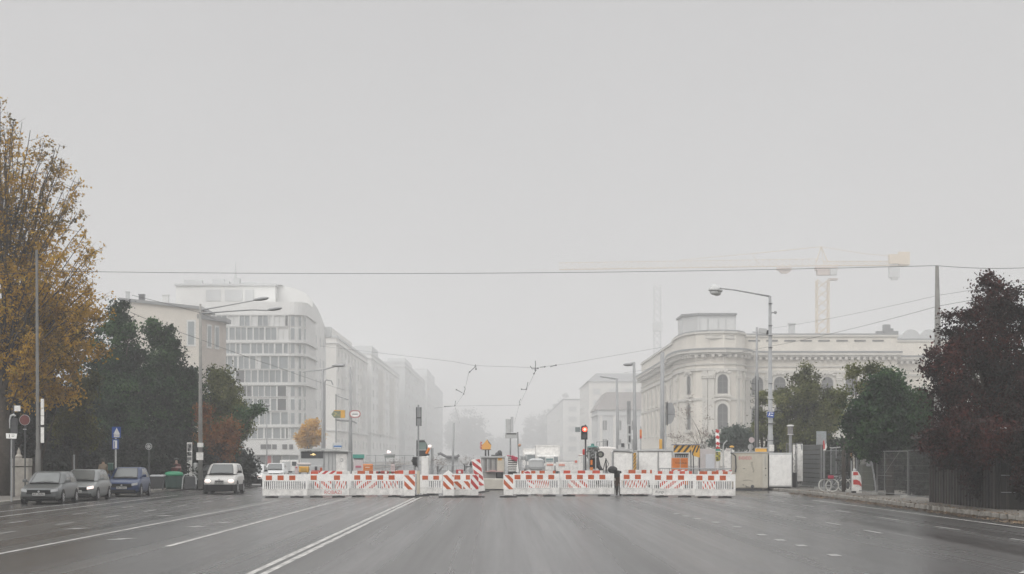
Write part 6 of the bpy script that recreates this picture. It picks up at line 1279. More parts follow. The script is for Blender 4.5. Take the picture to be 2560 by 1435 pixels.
mb.build('hose', GALV, root); mb = MB(); mb.lathe([(.16, -.1), (.19, -.08), (.19, .06), (.14, .1)], (xx(1502), .1, zz(1136)), 16, 'y'); mb.m = 1; mb.lathe([(.11, -.12), (.11, -.101)], (xx(1501), .1, zz(1136)), 12, 'y'); mb.build('fan_wheel', [BLACK, M('fan_grey', (.2, .2, .17), .5)], root)
mb = MB(); mb.lathe([(.32, 0), (.34, .04), (.1, .1), (.09, .2), (.05, .22)], (xx(1482), .2, zz(1118.5)), 12); mb.build('teal_cap', M('teal_cap', (.05, .2, .17), .5), root); mb = MB()
for a in (1472, 1489): mb.tube((xx(a), -.12, 0), (xx(a), -.12, zz(1130)), .035); mb.tube((xx(a), .45, 0), (xx(a), .45, zz(1130)), .035)
mb.build('stand_frame', LGREY, root); mb = MB(); mb.box(xx(1476), xx(1481), -.16, -.1, zz(1162), zz(1150)); mb.box(xx(1475), xx(1482), -.16, -.1, zz(1177), zz(1168)); mb.build('orange_valve', ORG, root); mb = MB(); mb.path([(xx(1492), .1, zz(1142)), (xx(1496), 0, zz(1165)), (xx(1504), -.05, zz(1176))], [.12, .14, .10], 8); mb.build('exhaust', BLACK, root)
root = thing('gas_cylinder', 'slim pole with red capped cylinder left of the compressor', 'cylinder', (X(1459.5, 112), 112, 0)); mb = MB(); mb.tube((0, 0, 0), (0, 0, Z(1137, 112)), .045); mb.build('pole', GREY, root); mb = MB(); mb.lathe([(.05, 0), (.075, .05), (.075, .26), (.03, .33)], (0, 0, Z(1137, 112)), 10); mb.build('red_cap', RED, root)
root = thing('tripod', 'black folded tripod beside the compressor', 'tripod', (X(1514, 112), 112, 0)); zt = Z(1147, 112)
for a, b in ((-.42, 0), (.05, .2), (.2, -.15)): mb = MB(); mb.path([(a, b, 0), (a * .3, b * .3, zt * .7), (.02, 0, zt)], .025, 5); mb.build('leg', BLACK, root)
mb = MB(); mb.path([(.02, 0, zt), (.18, 0, zt - .3), (.08, 0, zt - .5)], .018, 5); mb.ball((.02, 0, zt), .04); mb.build('head', DARK, root)
# white tanker and panels
Y = 142.0; root = thing('tank_truck', 'white rounded tank behind the compressor with thin railing on top', 'tank', (X(1518, Y), Y, 0)); xx = lambda p_: X(p_, Y) - X(1518, Y); zz = lambda p_: Z(p_, Y)
mb = MB(); mb.prism([(xx(1490), zz(1178)), (xx(1546), zz(1178)), (xx(1546), zz(1126)), (xx(1538), zz(1119)), (xx(1520), zz(1116.5)), (xx(1500), zz(1117)), (xx(1490), zz(1122))], 0, 5); mb.build('tank', M('pinkish_white_paint', (.70, .67, .64), .5, var=.06), root, bevel=.1); mb = MB(); mb.tube((xx(1492), .3, zz(1105)), (xx(1519), .3, zz(1103)), .025)
for a in (1492, 1500, 1509, 1519): mb.tube((xx(a), .3, zz(1118)), (xx(a), .3, zz(1104)), .02)
mb.build('railing', GREY, root); mb = MB(); mb.box(xx(1517.5), xx(1520.5), .25, .35, zz(1116), zz(1101)); mb.build('post', DARK, root)
for a in (1495, 1540): mb = MB(); mb.lathe([(.42, -.2), (.42, .2)], (xx(a), .6, .42), 14, 'x'); mb.build('wheel', TYRE, root)
Y = 128.0; root = thing('trailer', 'white trailer box with rounded grey frame behind the stooping figure', 'trailer', (X(1560, Y), Y, 0)); xx = lambda p_: X(p_, Y) - X(1560, Y); zz = lambda p_: Z(p_, Y)
mb = MB(); mb.box(xx(1532), xx(1584), 0, 2.5, .45, zz(1128)); mb.build('box_body', WHITE2, root, bevel=.05); mb = MB(); mb.path([(xx(1532), -.05, .45), (xx(1532), -.05, zz(1130)), (xx(1536), -.05, zz(1126)), (xx(1570), -.05, zz(1128)), (xx(1583), -.05, zz(1131)), (xx(1583), -.05, .45)], .055, 6); mb.build('frame', GREY, root); mb = MB(); mb.box(xx(1535), xx(1580), -.03, -.004, .9, zz(1134)); mb.build('panel', WHITE, root); mb = MB(); mb.box(xx(1533), xx(1583), -.08, 1, zz(1126), zz(1122)); mb.build('roof_edge', LGREY, root)
for a in (1542, 1574): mb = MB(); mb.lathe([(.3, -.1), (.3, .1)], (xx(a), .8, .3), 14, 'x'); mb.build('wheel', TYRE, root)
Y = 126.0; root = thing('hazard_post', 'yellow and black hazard strip at the corner of the white trailer', 'post', (X(1587, Y), Y, 0)); z0, z1 = Z(1178, Y), Z(1132, Y); mb = MB(); mb.box(-.09, .09, -.04, .04, 0, z1); stripes(mb, -.09, .09, z0, z1, -.0405, .22, .09, 1.4, 1); mb.build('strip', [YEL, BLACK], root); mb = MB(); mb.box(-.13, .13, -.1, .1, 0, .06); mb.build('foot', DARK, root)
Y = 130.0; root = thing('site_container', 'long white site container with two plain doors right of the hazard strip', 'container', (X(1640, Y), Y, 0)); xx = lambda p_: X(p_, Y) - X(1640, Y); zz = lambda p_: Z(p_, Y)
mb = MB(); mb.box(xx(1592), xx(1682), 0, 2.4, .15, zz(1128)); mb.build('body', WHITE2, root, bevel=.03); mb = MB(); mb.prism([(xx(1591), zz(1128) + .003), (xx(1684), zz(1128) + .003), (xx(1684), zz(1127)), (xx(1655), zz(1122)), (xx(1591), zz(1126))], -.1, 2.5); mb.build('roof', LGREY, root)
for a, b in ((1597, 1643), (1648, 1679)): mb = MB(); mb.box(xx(a), xx(b), -.03, -.004, .3, zz(1131)); mb.build('door', WHITE, root)
mb = MB(); mb.box(xx(1594), xx(1596.5), -.06, -.004, .15, zz(1129)); mb.box(xx(1644.5), xx(1646.5), -.06, -.004, .15, zz(1129)); mb.box(xx(1679.5), xx(1681.5), -.06, -.004, .15, zz(1129)); mb.build('locking_bar', GREY, root); mb = MB(); mb.box(xx(1594), xx(1680), .1, 2.3, 0, .147); mb.build('skid', DARK, root)
Y = 120.0; root = thing('orange_cabinet', 'bright orange cabinet with two doors and dark lettering', 'cabinet', (X(1700, Y), Y, 0)); xx = lambda p_: X(p_, Y) - X(1700, Y); zz = lambda p_: Z(p_, Y)
mb = MB(); mb.box(xx(1681), xx(1720), 0, .8, .3, zz(1145)); mb.build('body', ORG, root, bevel=.02)
for a, b in ((1681.5, 1699.2), (1701.5, 1719)): mb = MB(); mb.box(xx(a), xx(b), -.03, -.004, .34, zz(1153)); mb.box(xx(a), xx(b), -.04, -.004, zz(1151.5), zz(1146)); mb.build('door', ORG, root)
mb = MB(); mb.box(xx(1699.6), xx(1701.2), -.045, -.003, .3, zz(1145)); mb.build('post', BEIGE, root); mb = MB(); mb.text('SCHRANK', (xx(1688), -.032, zz(1160)), .10, .70); mb.build('lettering', BLACK, root); mb = MB(); mb.box(xx(1682), xx(1719), .1, .7, 0, .297); mb.build('plinth', DARK, root)
mb = MB(); mb.box(xx(1683), xx(1722), .0, .6, zz(1145) + .003, zz(1133)); mb.m = 1; mb.box(xx(1687), xx(1721), -.03, -.003, zz(1137), zz(1134))
for k in range(6): mb.box(xx(1688 + 5.5 * k), xx(1690.5 + 5.5 * k), -.03, -.003, zz(1143), zz(1137.4))
mb.build('black_grille', [LGREY, BLACK], root)
root = thing('hazard_board', 'yellow and black diagonal striped hazard board above the orange cabinet', 'hazard board', (X(1716, 118), 118, 0)); Y = 118.0; xx = lambda p_: X(p_, Y) - X(1716, Y); zz = lambda p_: Z(p_, Y)
mb = MB(); mb.box(xx(1684), xx(1728), -.03, 0, zz(1131), zz(1113)); stripes(mb, xx(1684), xx(1728), zz(1131), zz(1113), -.0305, .44, .2, 1.25, 1); mb.build('front_board', [YEL, BLACK], root); mb = MB(); mb.prism([(xx(1728.4), zz(1113)), (xx(1749), zz(1113)), (xx(1749), zz(1144)), (xx(1735), zz(1140)), (xx(1728.4), zz(1128))], -.05, 0); mb.build('side_board', YEL, root)
mb = MB(); p_ = [(xx(1728.4), zz(1113)), (xx(1749), zz(1113)), (xx(1749), zz(1144)), (xx(1735), zz(1140)), (xx(1728.4), zz(1128))]; k0 = mb.m; z = zz(1160)
while z < zz(1100):
    c = clip_poly([(xx(1730), z), (xx(1748), z + 1.0), (xx(1748), z + 1.22), (xx(1730), z + .22)], xx(1730), xx(1748), zz(1138 if z > zz(1146) else 1131), zz(1114))
    if len(c) > 2: mb.prism(c, -.056, -.0515)
    z += .46
mb.build('side_stripe', BLACK, root); mb = MB(); mb.box(xx(1680), xx(1751), -.1, .6, zz(1112.5), zz(1111)); mb.build('roof_strip', M('slate_blue', (.12, .13, .2), .5), root)
for a in (1729, 1735, 1749): mb = MB(); mb.tube((xx(a), .1, 0), (xx(a - (2 if a < 1740 else 0)), .1, zz(1113)), .03); mb.build('post', DARK, root)
crate('pale_hut', 'pale pinkish hut corner right of the hazard board', 'hut', 1752, 1790, 1122, 1176, 135, M('pink_grey', (.50, .46, .45), .7), 2, extras=(('panel', 1764, 1786, 1135, 1172, M('blue_white', (.56, .57, .6), .5)),))
crate('leaning_panel', 'white leaning panel left of the beige cabinet', 'panel', 1812, 1836, 1125, 1180, 124, WHITE2, .1, extras=(('upper_flap', 1815, 1826, 1121, 1126, M('flap', (.6, .56, .54), .6)),))
root = thing('striped_pole', 'tall red and white striped pole with green and yellow base', 'pole', (X(1794, 116), 116, 0)); Y = 116.0; zz = lambda p_: Z(p_, Y)
mb = MB(); mb.path([(.03, 0, 0), (.03, 0, zz(1125)), (-.03, 0, zz(1075))], [.09, .115, .11], 12); mb.build('pole', WHITE, root, smooth=True); mb = MB()
for k, b in enumerate((1078, 1093, 1109, 1120)): mb.rbox((-.02 + .01 * k, -.10, zz(b)), (.20, .06, .17), (0, .55, 0))
mb.build('red_stripe', RED, root); mb = MB(); mb.lathe([(.14, 0), (.14, .12)], (.02, 0, zz(1127)), 10); mb.m = 1; mb.lathe([(.11, 0), (.15, .2), (.14, zz(1129) - zz(1152))], (.02, 0, zz(1153)), 10); mb.m = 2
for k in range(5): mb.rbox((rnd.uniform(-.08, .1), -.14, zz(1131 + 4.5 * k)), (.12, .04, .06), (0, rnd.uniform(-.6, .6), 0))
mb.build('marker_sleeve', [TEAL, M('olive_yellow', (.45, .40, .08), .6), DARK], root)
root = thing('work_lamp', 'bent grey lamp stalk beside the striped pole', 'lamp', (X(1808, 117), 117, 0)); zz = lambda p_: Z(p_, 117)
mb = MB(); mb.path([(0, 0, 0), (0, 0, zz(1115)), (.06, 0, zz(1108)), (.16, 0, zz(1104))], .035, 6); mb.build('stalk', LGREY, root); mb = MB(); mb.ball((.2, 0, zz(1103)), .06); mb.build('head', GREY, root)
for px, py, lb, m_ in ((1879, 1100, 'pale round sign back left of the cable pole, upper one', M('pinkish_sign', (.6, .5, .5), .5)), (1878, 1117, 'grey-white round sign back left of the cable pole, lower one', LGREY)):
    Y = 138.0; root = thing('round_sign', lb, 'sign', (X(px, Y), Y + (py - 1100) * .02, 0)); mb = MB(); mb.lathe([(.2, -.03), (.2, 0)], (0, 0, Z(py, Y)), 16, 'y'); mb.build('disc', m_, root); mb = MB(); mb.tube((.02, .04, 0), (.02, .04, Z(py, Y)), .03); mb.build('post', GREY, root)
root = thing('cone_light', 'small amber lamp on a bracket above the leaning panel', 'lamp', (X(1828, 118), 118, 0)); mb = MB(); mb.tube((0, 0, 0), (0, 0, Z(1117, 118)), .025); mb.build('post', GREY, root); mb = MB(); mb.ball((.03, -.05, Z(1117, 118)), .14, .1, .07); mb.build('lamp', YEL, root)
# the beige cabinet container and its neighbour
Y = 117.5; root = thing('site_cabinet', 'beige metal site cabinet with red lettering and graffiti scrawls', 'container', (X(1880, Y), Y, 0)); xx = lambda p_: X(p_, Y) - X(1880, Y); zz = lambda p_: Z(p_, Y)
mb = MB(); mb.box(xx(1839), xx(1920), 0, 2.3, .14, zz(1132)); mb.build('body', BEIGE, root, bevel=.03); mb = MB(); mb.box(xx(1838), xx(1921), -.05, 2.35, zz(1132) + .003, zz(1132) + .06); mb.build('roof', LGREY, root)
mb = MB(); mb.box(xx(1841), xx(1904), -.025, -.004, .2, zz(1134)); mb.build('door', BEIGE, root); mb = MB(); mb.box(xx(1906), xx(1919), -.025, -.004, .2, zz(1134)); mb.build('side_leaf', M('beige_panel', (.55, .52, .45), .5), root)
mb = MB(); mb.text('BVEHDDI', (xx(1847), -.027, zz(1149)), .19, .74); mb.build('lettering', M('faded_red_letters', (.55, .08, .10), .5), root)
r4 = random.Random(4)
def scrawl(cx, cz, n_, sw, sh, r):
    p = [(cx + r4.uniform(-sw, sw), -.03, cz + r4.uniform(-sh, sh)) for _ in range(n_)]; mb = MB(); mb.path(p, r, 4); mb.build('graffiti', DARK, root)
for k in range(4): scrawl(xx(1879 + k * 1.2), zz(1157 + k * 7), 5, .07, .09, .008)
scrawl(xx(1861), zz(1171), 5, .12, .04, .006); scrawl(xx(1866), zz(1215), 6, .2, .10, .008); scrawl(xx(1858), zz(1211), 4, .08, .06, .01); mb = MB(); mb.path([(xx(1857), -.03, zz(1201)), (xx(1870), -.03, zz(1200)), (xx(1882), -.03, zz(1203))], .008, 4); mb.build('graffiti', DARK, root); mb = MB(); mb.lathe([(.10, -.034), (.06, -.029)], (xx(1881), 0, zz(1216)), 12, 'y'); mb.path([(xx(1877), -.035, zz(1218)), (xx(1881), -.035, zz(1213)), (xx(1885), -.035, zz(1218))], .02, 5); mb.build('graffiti', DARK, root)
for b, r_ in ((1171, .04), (1188, .03)): mb = MB(); mb.lathe([(r_, -.06), (r_, -.026)], (xx(1914), 0, zz(b)), 10, 'y'); mb.build('lock', BLACK, root)
mb = MB(); mb.tube((xx(1912.5), -.04, zz(1165)), (xx(1912.5), -.04, zz(1140)), .012); mb.build('door_bar', GREY, root); mb = MB(); mb.path([(xx(1838), -.05, zz(1180)), (xx(1839.5), -.08, zz(1170)), (xx(1838.5), -.06, zz(1140)), (xx(1832), -.1, zz(1135)), (xx(1826), -.1, zz(1132))], .04, 6); mb.build('cable', DARK, root); mb = MB(); mb.box(xx(1840), xx(1905), .05, 2.2, 0, .137); mb.build('skid', DARK, root)
root = thing('site_cabinet', 'white metal cabinet with one plain door right of the beige one', 'container', (X(1951, Y), Y + .1, 0)); xx = lambda p_: X(p_, Y) - X(1951, Y)
mb = MB(); mb.box(xx(1921.5), xx(1981), 0, 2.2, .22, zz(1132)); mb.build('body', LGREY, root, bevel=.03); mb = MB(); mb.box(xx(1923.5), xx(1979), -.03, -.004, .3, zz(1137)); mb.build('door', WHITE, root); mb = MB(); mb.box(xx(1921.6), xx(1923), -.05, -.004, .22, zz(1137)); mb.build('hinge_bar', DARK, root); mb = MB(); mb.box(xx(1924), xx(1978), .1, 2.1, .14, .217); mb.build('skid', DARK, root)
crate('yellow_crate', 'flat amber yellow box standing on top of the beige cabinet', 'box', 1890, 1917, 1121, 1132, 118.5, YEL, .5, base=1131.2, extras=(('lid', 1889, 1918, 1119, 1121, LGREY),))

# ---------------------------------------------------------------- right pavement: fence, bicycles, bollard, shed
XF = 18.35
FENCE = M('weathered_fence_wire', (.15, .15, .145), .6, var=.3, scale=6)
def fence_panel(label, y0, y1, h, kind, mat=FENCE, x0=XF, x1=None, group='fence panels along the right pavement'):
    """construction fence panel along the pavement: tube frame, wire mesh or boards"""
    root = thing('site_fence', label, 'fence', (x0, y0, .14), 0, group); x1 = x0 if x1 is None else x1; dx = x1 - x0; ln = y1 - y0; f = lambda t, z: (dx * t, ln * t, z)
    mb = MB(); mb.tube(f(0, .08), f(0, h), .028); mb.tube(f(1, .08), f(1, h), .028); mb.tube(f(0, h), f(1, h), .025); mb.tube(f(0, .12), f(1, .12), .025)
    if kind == 'brace': mb.tube(f(.25, h), f(.75, h * .5), .016); mb.tube(f(.75, .1), f(.75, h), .02); mb.tube(f(.5, h * .45), f(1, h * .45), .015)
    mb.build('frame', mat, root); mb = MB(); n_ = int(ln / .24); v = int(h / .34)
    if kind in ('mesh', 'brace'):
        for i in range(n_): mb.tube(f(i / n_, .12), f(i / n_, h), .0045, n=3)
        for j in range(v): z = .12 + (h - .12) * j / v; mb.tube(f(0, z), f(1, z), .0045, n=3)
        mb.build('wire_mesh', FENCE, root)
    else:
        k = 9
        for j in range(k): z = .1 + (h - .1) * j / k; mb.prismz([(0, 0), (.025, 0), (.025 + dx, ln), (dx, ln)], z, z + (h - .1) / k - .03)
        mb.build('board_row', WOOD if kind == 'wood' else M('slate_board', (.05, .054, .054), .6, var=.25), root)
    for t in (0.02, .98): mb = MB(); p = f(t, 0); mb.rbox((p[0], p[1], .05), (.6, .24, .12)); mb.build('foot', CONC, root, bevel=.02)
    return root
fence_panel('wire fence panel with slack crossed rods, middle of the fence', 90.2, 97.5, 2.12, 'brace')
fence_panel('wire fence panel right of the red and white bollard', 97.7, 105.0, 2.12, 'mesh')
fence_panel('darker wire fence panel near the plum-red tree', 82.6, 90.0, 2.15, 'mesh', DARK)
fence_panel('slate grey boarded fence panel behind the white poster', 114.8, 121.5, 2.55, 'board', x0=18.3)
fence_panel('tall wire fence panel with a rail above, next to the white cabinet', 121.7, 128.5, 2.7, 'mesh', x0=18.3)
fence_panel('wire fence panel behind the bicycles', 107.5, 114.6, 2.2, 'mesh', x0=18.5)
Y = 112.5; root = thing('glass_booth', 'grey-green ribbed glass booth behind the bicycles', 'booth', (X(2092, Y), Y, .14)); xx = lambda p_: X(p_, Y) - X(2092, Y); zz = lambda p_: Z(p_, Y) - .14
mb = MB(); mb.box(xx(2079), xx(2108), 0, .5, 0, zz(1121)); mb.build('body', M('ribbed_glass', (.085, .10, .097), .4, var=.3, scale=5, stretch=(8, 1, .3)), root); mb = MB(); mb.path([(xx(2074), -.05, zz(1118)), (xx(2080), -.05, zz(1120)), (xx(2098), -.05, zz(1118)), (xx(2106), -.05, zz(1117))], .03, 5); mb.build('top_rail', LGREY, root)
for a in (2077, 2090): mb = MB(); mb.tube((xx(a), -.06, 0), (xx(a), -.06, zz(1119)), .028); mb.build('post', GALV, root)
mb = MB(); mb.box(xx(2108.3), xx(2117), .05, .5, 0, zz(1118)); mb.build('side_panel', M('green_black', (.035, .045, .035), .6, var=.4, scale=9), root)
root = thing('poster', 'tall narrow white poster on the fence right of the white cabinet', 'poster', (X(2000, 119.5), 119.5, .14)); zz = lambda p_: Z(p_, 119.5) - .14; mb = MB(); mb.box(-.16, .16, -.02, .0, zz(1203), zz(1110)); mb.build('sheet', WHITE2, root); mb = MB(); mb.prism([(.02, zz(1110)), (.14, zz(1112)), (.13, zz(1128)), (.06, zz(1122))], -.026, -.0205)
for k in range(6): mb.box(-.1 + .06 * (k % 3), -.08 + .06 * (k % 3), -.026, -.0205, zz(1196 - 3 * (k // 3)), zz(1194 - 3 * (k // 3)))
mb.build('print', GREY, root); mb = MB(); mb.tube((-.18, .02, 0), (-.18, .02, zz(1108)), .025); mb.build('post', GALV, root)
Y = 121.0; root = thing('fence_banner', 'white strip with black scribbles hanging beside the white cabinet', 'banner', (X(1987, Y), Y, .14)); mb = MB(); mb.box(-.12, .14, -.02, 0, .9, 2.6); mb.build('sheet', WHITE2, root); mb = MB()
for k in range(7): mb.path([(rnd.uniform(-.1, .12), -.03, .9 + k * .24), (rnd.uniform(-.1, .12), -.03, 1.0 + k * .24), (rnd.uniform(-.1, .12), -.03, 1.08 + k * .24)], .012, 4)
mb.build('scribble', BLACK, root); mb = MB(); mb.box(-.14, .16, -.06, .1, 0, .85); mb.build('dark_bush', BLACK, root); mb = MB(); mb.tube((.05, -.05, 0), (.05, -.05, 2.7), .02); mb.build('post', DARK, root)
Y = 126.0; root = thing('lantern', 'pale cylindrical lantern on a short post above the fence', 'lantern', (X(1976, Y), Y, .14)); zz = lambda p_: Z(p_, Y) - .14; mb = MB(); mb.tube((0, 0, 0), (0, 0, zz(1086)), .1); mb.build('post', GREY, root); mb = MB(); mb.lathe([(.17, 0), (.17, zz(1066) - zz(1085))], (0, 0, zz(1085)), 12); mb.build('glass', M('lantern_glass', (.25, .24, .24), .3, var=.4, scale=9), root); mb = MB(); mb.lathe([(.22, 0), (.24, .06), (.12, .1)], (0, 0, zz(1066) + .003), 12); mb.lathe([(.2, -.05), (.2, .0)], (0, 0, zz(1085) - .003), 12); mb.build('cap', WHITE2, root)
root = thing('switch_box', 'grey wire-fronted box raised on the fence behind the left flag', 'box', (X(2054, 116), 116, .14)); zz = lambda p_: Z(p_, 116) - .14; mb = MB(); mb.box(-.26, .28, 0, .3, zz(1112), zz(1078)); mb.build('body', M('box_blue_grey', (.32, .35, .36), .5, var=.3, scale=6), root); mb = MB(); mb.box(-.24, -.02, -.02, -.003, zz(1110), zz(1086)); mb.build('door', GREY, root); mb = MB(); mb.tube((0, .15, 0), (0, .15, zz(1112)), .05); mb.build('post', GREY, root)
def flag(label, px, Y, top, side, red_top):
    root = thing('flag_pole', label, 'flag', (X(px, Y), Y, .14)); zz = lambda p_: Z(p_, Y) - .14; mb = MB(); mb.tube((0, 0, 0), (0, 0, zz(top)), .022); mb.tube((.09, .05, 0), (.09, .05, zz(top + 22)), .018); mb.build('pole', GALV, root)
    if side: pr = [(0, zz(1126)), (-.02, zz(1104)), (.05, zz(top)), (.1, zz(1112)), (.18, zz(1108)), (.2, zz(1118)), (.12, zz(1126))]; rd = [(0.0, zz(1124)), (-.02, zz(1104)), (.04, zz(top)), (.09, zz(1112)), (.07, zz(1122))]
    else: pr = [(-.08, zz(1121)), (-.02, zz(1104)), (.1, zz(top)), (.12, zz(1114)), (.1, zz(1122)), (.0, zz(1124))]; rd = [(-.03, zz(1113)), (.0, zz(1104)), (.1, zz(top)), (.12, zz(1114)), (.08, zz(1117))]
    mb = MB(); mb.prism(pr, -.04, -.02); mb.m = 1; mb.prism(rd, -.048, -.0405); mb.build('cloth', [WHITE2, RED], root); return root
flag('red and white furled flag on twin poles left of the bicycles', 2058, 109, 1099, True, False)
flag('small red pointed flag on a pole above the red and white bollard', 2141, 103.5, 1097, False, True)
root = thing('gate_post', 'pale peeling post with orange strip left of the red and white bollard', 'post', (X(2132, 104.5), 104.5, .14)); zz = lambda p_: Z(p_, 104.5) - .14; mb = MB(); mb.path([(.06, 0, 0), (.05, 0, zz(1122)), (.0, 0, zz(1105)), (-.02, 0, zz(1098)), (.02, 0, zz(1085))], [.05, .05, .06, .05, .035], 6); mb.build('post', M('peeling_white', (.48, .45, .40), .8, var=.5, scale=8), root); mb = MB(); mb.box(-.11, -.04, -.03, .02, zz(1144), zz(1117)); mb.build('orange_strip', M('dull_orange', (.5, .25, .08), .6), root); mb = MB(); mb.tube((-.06, .03, 0), (-.06, .03, zz(1110)), .025); mb.build('side_tube', GALV, root)
Y = 102.5; root = thing('bollard', 'white bollard with two broad red bands, rounded right edge', 'bollard', (X(2145, Y), Y, .14)); xx = lambda p_: X(p_, Y) - X(2145, Y); zz = lambda p_: Z(p_, Y) - .14
mb = MB(); mb.prism([(xx(2132), 0), (xx(2154), 0), (xx(2154), zz(1212)), (xx(2152), zz(1190)), (xx(2146), zz(1180)), (xx(2144), zz(1178)), (xx(2132), zz(1178))], 0, .3); mb.m = 1; mb.prism([(xx(2133), zz(1211)), (xx(2133), zz(1200)), (xx(2142), zz(1199)), (xx(2149), zz(1203)), (xx(2153), zz(1210)), (xx(2154), zz(1217)), (xx(2147), zz(1212))], -.012, -.003); mb.prism([(xx(2133), zz(1188)), (xx(2133), zz(1180)), (xx(2144), zz(1180)), (xx(2146), zz(1188))], -.012, -.003); mb.build('board', [WHITE2, RED], root); mb = MB(); mb.box(xx(2130), xx(2140), -.05, .2, 0, .1); mb.build('foot', BLACK, root); mb = MB(); mb.ball((xx(2137), .1, zz(1175)), .09, .06, .08); mb.build('lamp', LGREY, root)
def bicycle(label, x, y, rz, mat, basket=False):
    root = thing('bicycle', label, 'bicycle', (x, y, .14), rz, 'bicycles leaning at the fence'); wb, r_ = 1.03, .335
    for wx in (0, wb):
        mb = MB(); n_ = 22; mb.path([(wx + math.cos(2 * math.pi * k / n_) * r_, 0, r_ + math.sin(2 * math.pi * k / n_) * r_) for k in range(n_ + 1)], .032, 6, False); wh = mb.build('wheel', M('pale_tyre', (.5, .49, .46), .6), root)
        mb = MB()
        for k in range(9): a = math.pi * k / 9; mb.tube((wx + math.cos(a) * r_, 0, r_ + math.sin(a) * r_), (wx - math.cos(a) * r_, 0, r_ - math.sin(a) * r_), .0025, n=3)
        mb.lathe([(.03, -.04), (.03, .04)], (wx, 0, r_), 8, 'y'); mb.build('spoke_set', GALV, wh)
    mb = MB(); A, B, S, Hd = (0, 0, r_), (.43, 0, .30), (.33, 0, .80), (.84, 0, .82)
    for p, q in ((A, B), (B, S), (A, S), (S, Hd), (B, Hd), (Hd, (wb, 0, r_))): mb.tube(p, q, .026, n=6)
    mb.build('frame', mat, root); mb = MB(); mb.rbox((.30, 0, .90), (.26, .13, .06)); mb.tube(S, (.31, 0, .88), .014); mb.build('saddle', BLACK, root, bevel=.02)
    mb = MB(); mb.path([(.84, 0, .82), (.80, 0, 1.0), (.82, .0, 1.03)], .013, 6); mb.path([(.70, -.27, 1.0), (.82, -.2, 1.03), (.84, 0, 1.04), (.82, .2, 1.03), (.70, .27, 1.0)], .012, 6); mb.build('handlebar', DARK, root)
    mb = MB(); mb.lathe([(.08, -.006), (.08, .006)], (.43, 0, .30), 12, 'y'); mb.tube((.43, -.05, .30), (.52, -.05, .17), .01); mb.tube((.43, .05, .30), (.34, .05, .43), .01); mb.build('crank', GALV, root)
    if basket: mb = MB(); mb.box(-.22, .1, -.13, .13, .68, .86); mb.build('pannier', basket, root, bevel=.04)
    else: mb = MB(); mb.box(-.25, .2, -.06, .06, .68, .70); mb.tube((-.05, 0, r_), (-.1, 0, .68), .01); mb.build('rack', DARK, root)
    return root
bicycle('left bicycle with bare rack leaning at the fence', X(2072, 107) - .2, 107.0, R(0), GALV)
bicycle('right bicycle with crimson bag leaning at the fence', X(2078, 106.3) + .05, 106.3, R(-16), DARK, M('crimson_bag', (.32, .03, .06), .7))
# yard machine behind the fence, shed under the plum tree
Y = 109.0; root = thing('yard_machine', 'grey-green covered machine with meshed top behind the wire fence', 'machine', (X(2180, Y), Y, .14)); xx = lambda p_: X(p_, Y) - X(2180, Y); zz = lambda p_: Z(p_, Y) - .14; mb = MB(); mb.prism([(xx(2152), 0), (xx(2184), 0), (xx(2184), zz(1160)), (xx(2172), zz(1152)), (xx(2158), zz(1163))], 0, 1.2); mb.build('cover', M('cover_green', (.07, .075, .055), .7, var=.3), root); mb = MB(); mb.box(xx(2152), xx(2170), -.1, .3, zz(1160), zz(1142)); mb.build('mesh_top', M('mesh_grey', (.2, .2, .18), .5, var=.5, scale=14), root); mb = MB(); mb.box(xx(2166), xx(2176), -.15, .1, zz(1166), zz(1156)); mb.build('lamp_box', GREY, root, bevel=.03); mb = MB(); mb.path([(xx(2190), 0, 0), (xx(2185), 0, zz(1190)), (xx(2178), 0, zz(1150))], .05, 6); mb.build('leg', GREY, root)
Y0 = 72.0; root = thing('shed', 'dark brown plank shed under the plum-red tree with pale roof edge', 'shed', (19.5, 76, .14)); SHED = M('dark_planks', (.012, .009, .007), .8, var=.5, scale=4, stretch=(7, 7, .5))
mb = MB(); mb.prismz([(17.55, 70.2), (27, 68.5), (27, 82), (17.55, 82)], .14, 2.72); mb.build('wall', SHED, root, world=True)
mb = MB(); mb.add([(16.9, 69.6, 2.74), (27.4, 67.6, 3.6), (27.4, 82.5, 3.6), (16.9, 82.5, 2.74), (16.9, 69.6, 2.86), (27.4, 67.6, 3.74), (27.4, 82.5, 3.74), (16.9, 82.5, 2.86)], [(0, 3, 2, 1), (4, 5, 6, 7), (0, 1, 5, 4), (1, 2, 6, 5), (2, 3, 7, 6), (3, 0, 4, 7)]); mb.build('roof', M('dark_roof', (.04, .035, .03), .8), root, world=True)
mb = MB(); mb.tube((17.0, 69.5, 2.92), (17.55, 69.4, 3.0), .045); mb.build('gutter_end', LGREY, root, world=True)
def sx_(t): return 17.55 + 9.45 * t, 70.2 - 1.7 * t
for i, t in enumerate((.02, .14, .22, .34, .46, .60, .74, .88)):
    x, y = sx_(t); mb = MB(); mb.box(x, x + .09, y - .05, y + .1, .14, 2.6); mb.build('post', M('grey_brown_post', (.03, .026, .02), .8, var=.4, scale=6), root, world=True)
BATTEN = M('plank_batten', (.03, .024, .018), .8, var=.5, scale=3)
for k in range(24):
    mb = MB(); y = 70.3 + k * .49; mb.box(17.49, 17.547, y, y + rnd.uniform(.05, .3), .14, 2.70); mb.build('plank', BATTEN if k % 3 else SHED, root, world=True)
x, y = sx_(.30); mb = MB(); mb.prismz([sx_(.25), sx_(.34), (sx_(.34)[0], sx_(.34)[1] - .04), (sx_(.25)[0], sx_(.25)[1] - .04)], .2, 1.6); mb.build('door', M('door_planks', (.05, .045, .036), .8, var=.4, scale=5, stretch=(8, 8, .5)), root, world=True)
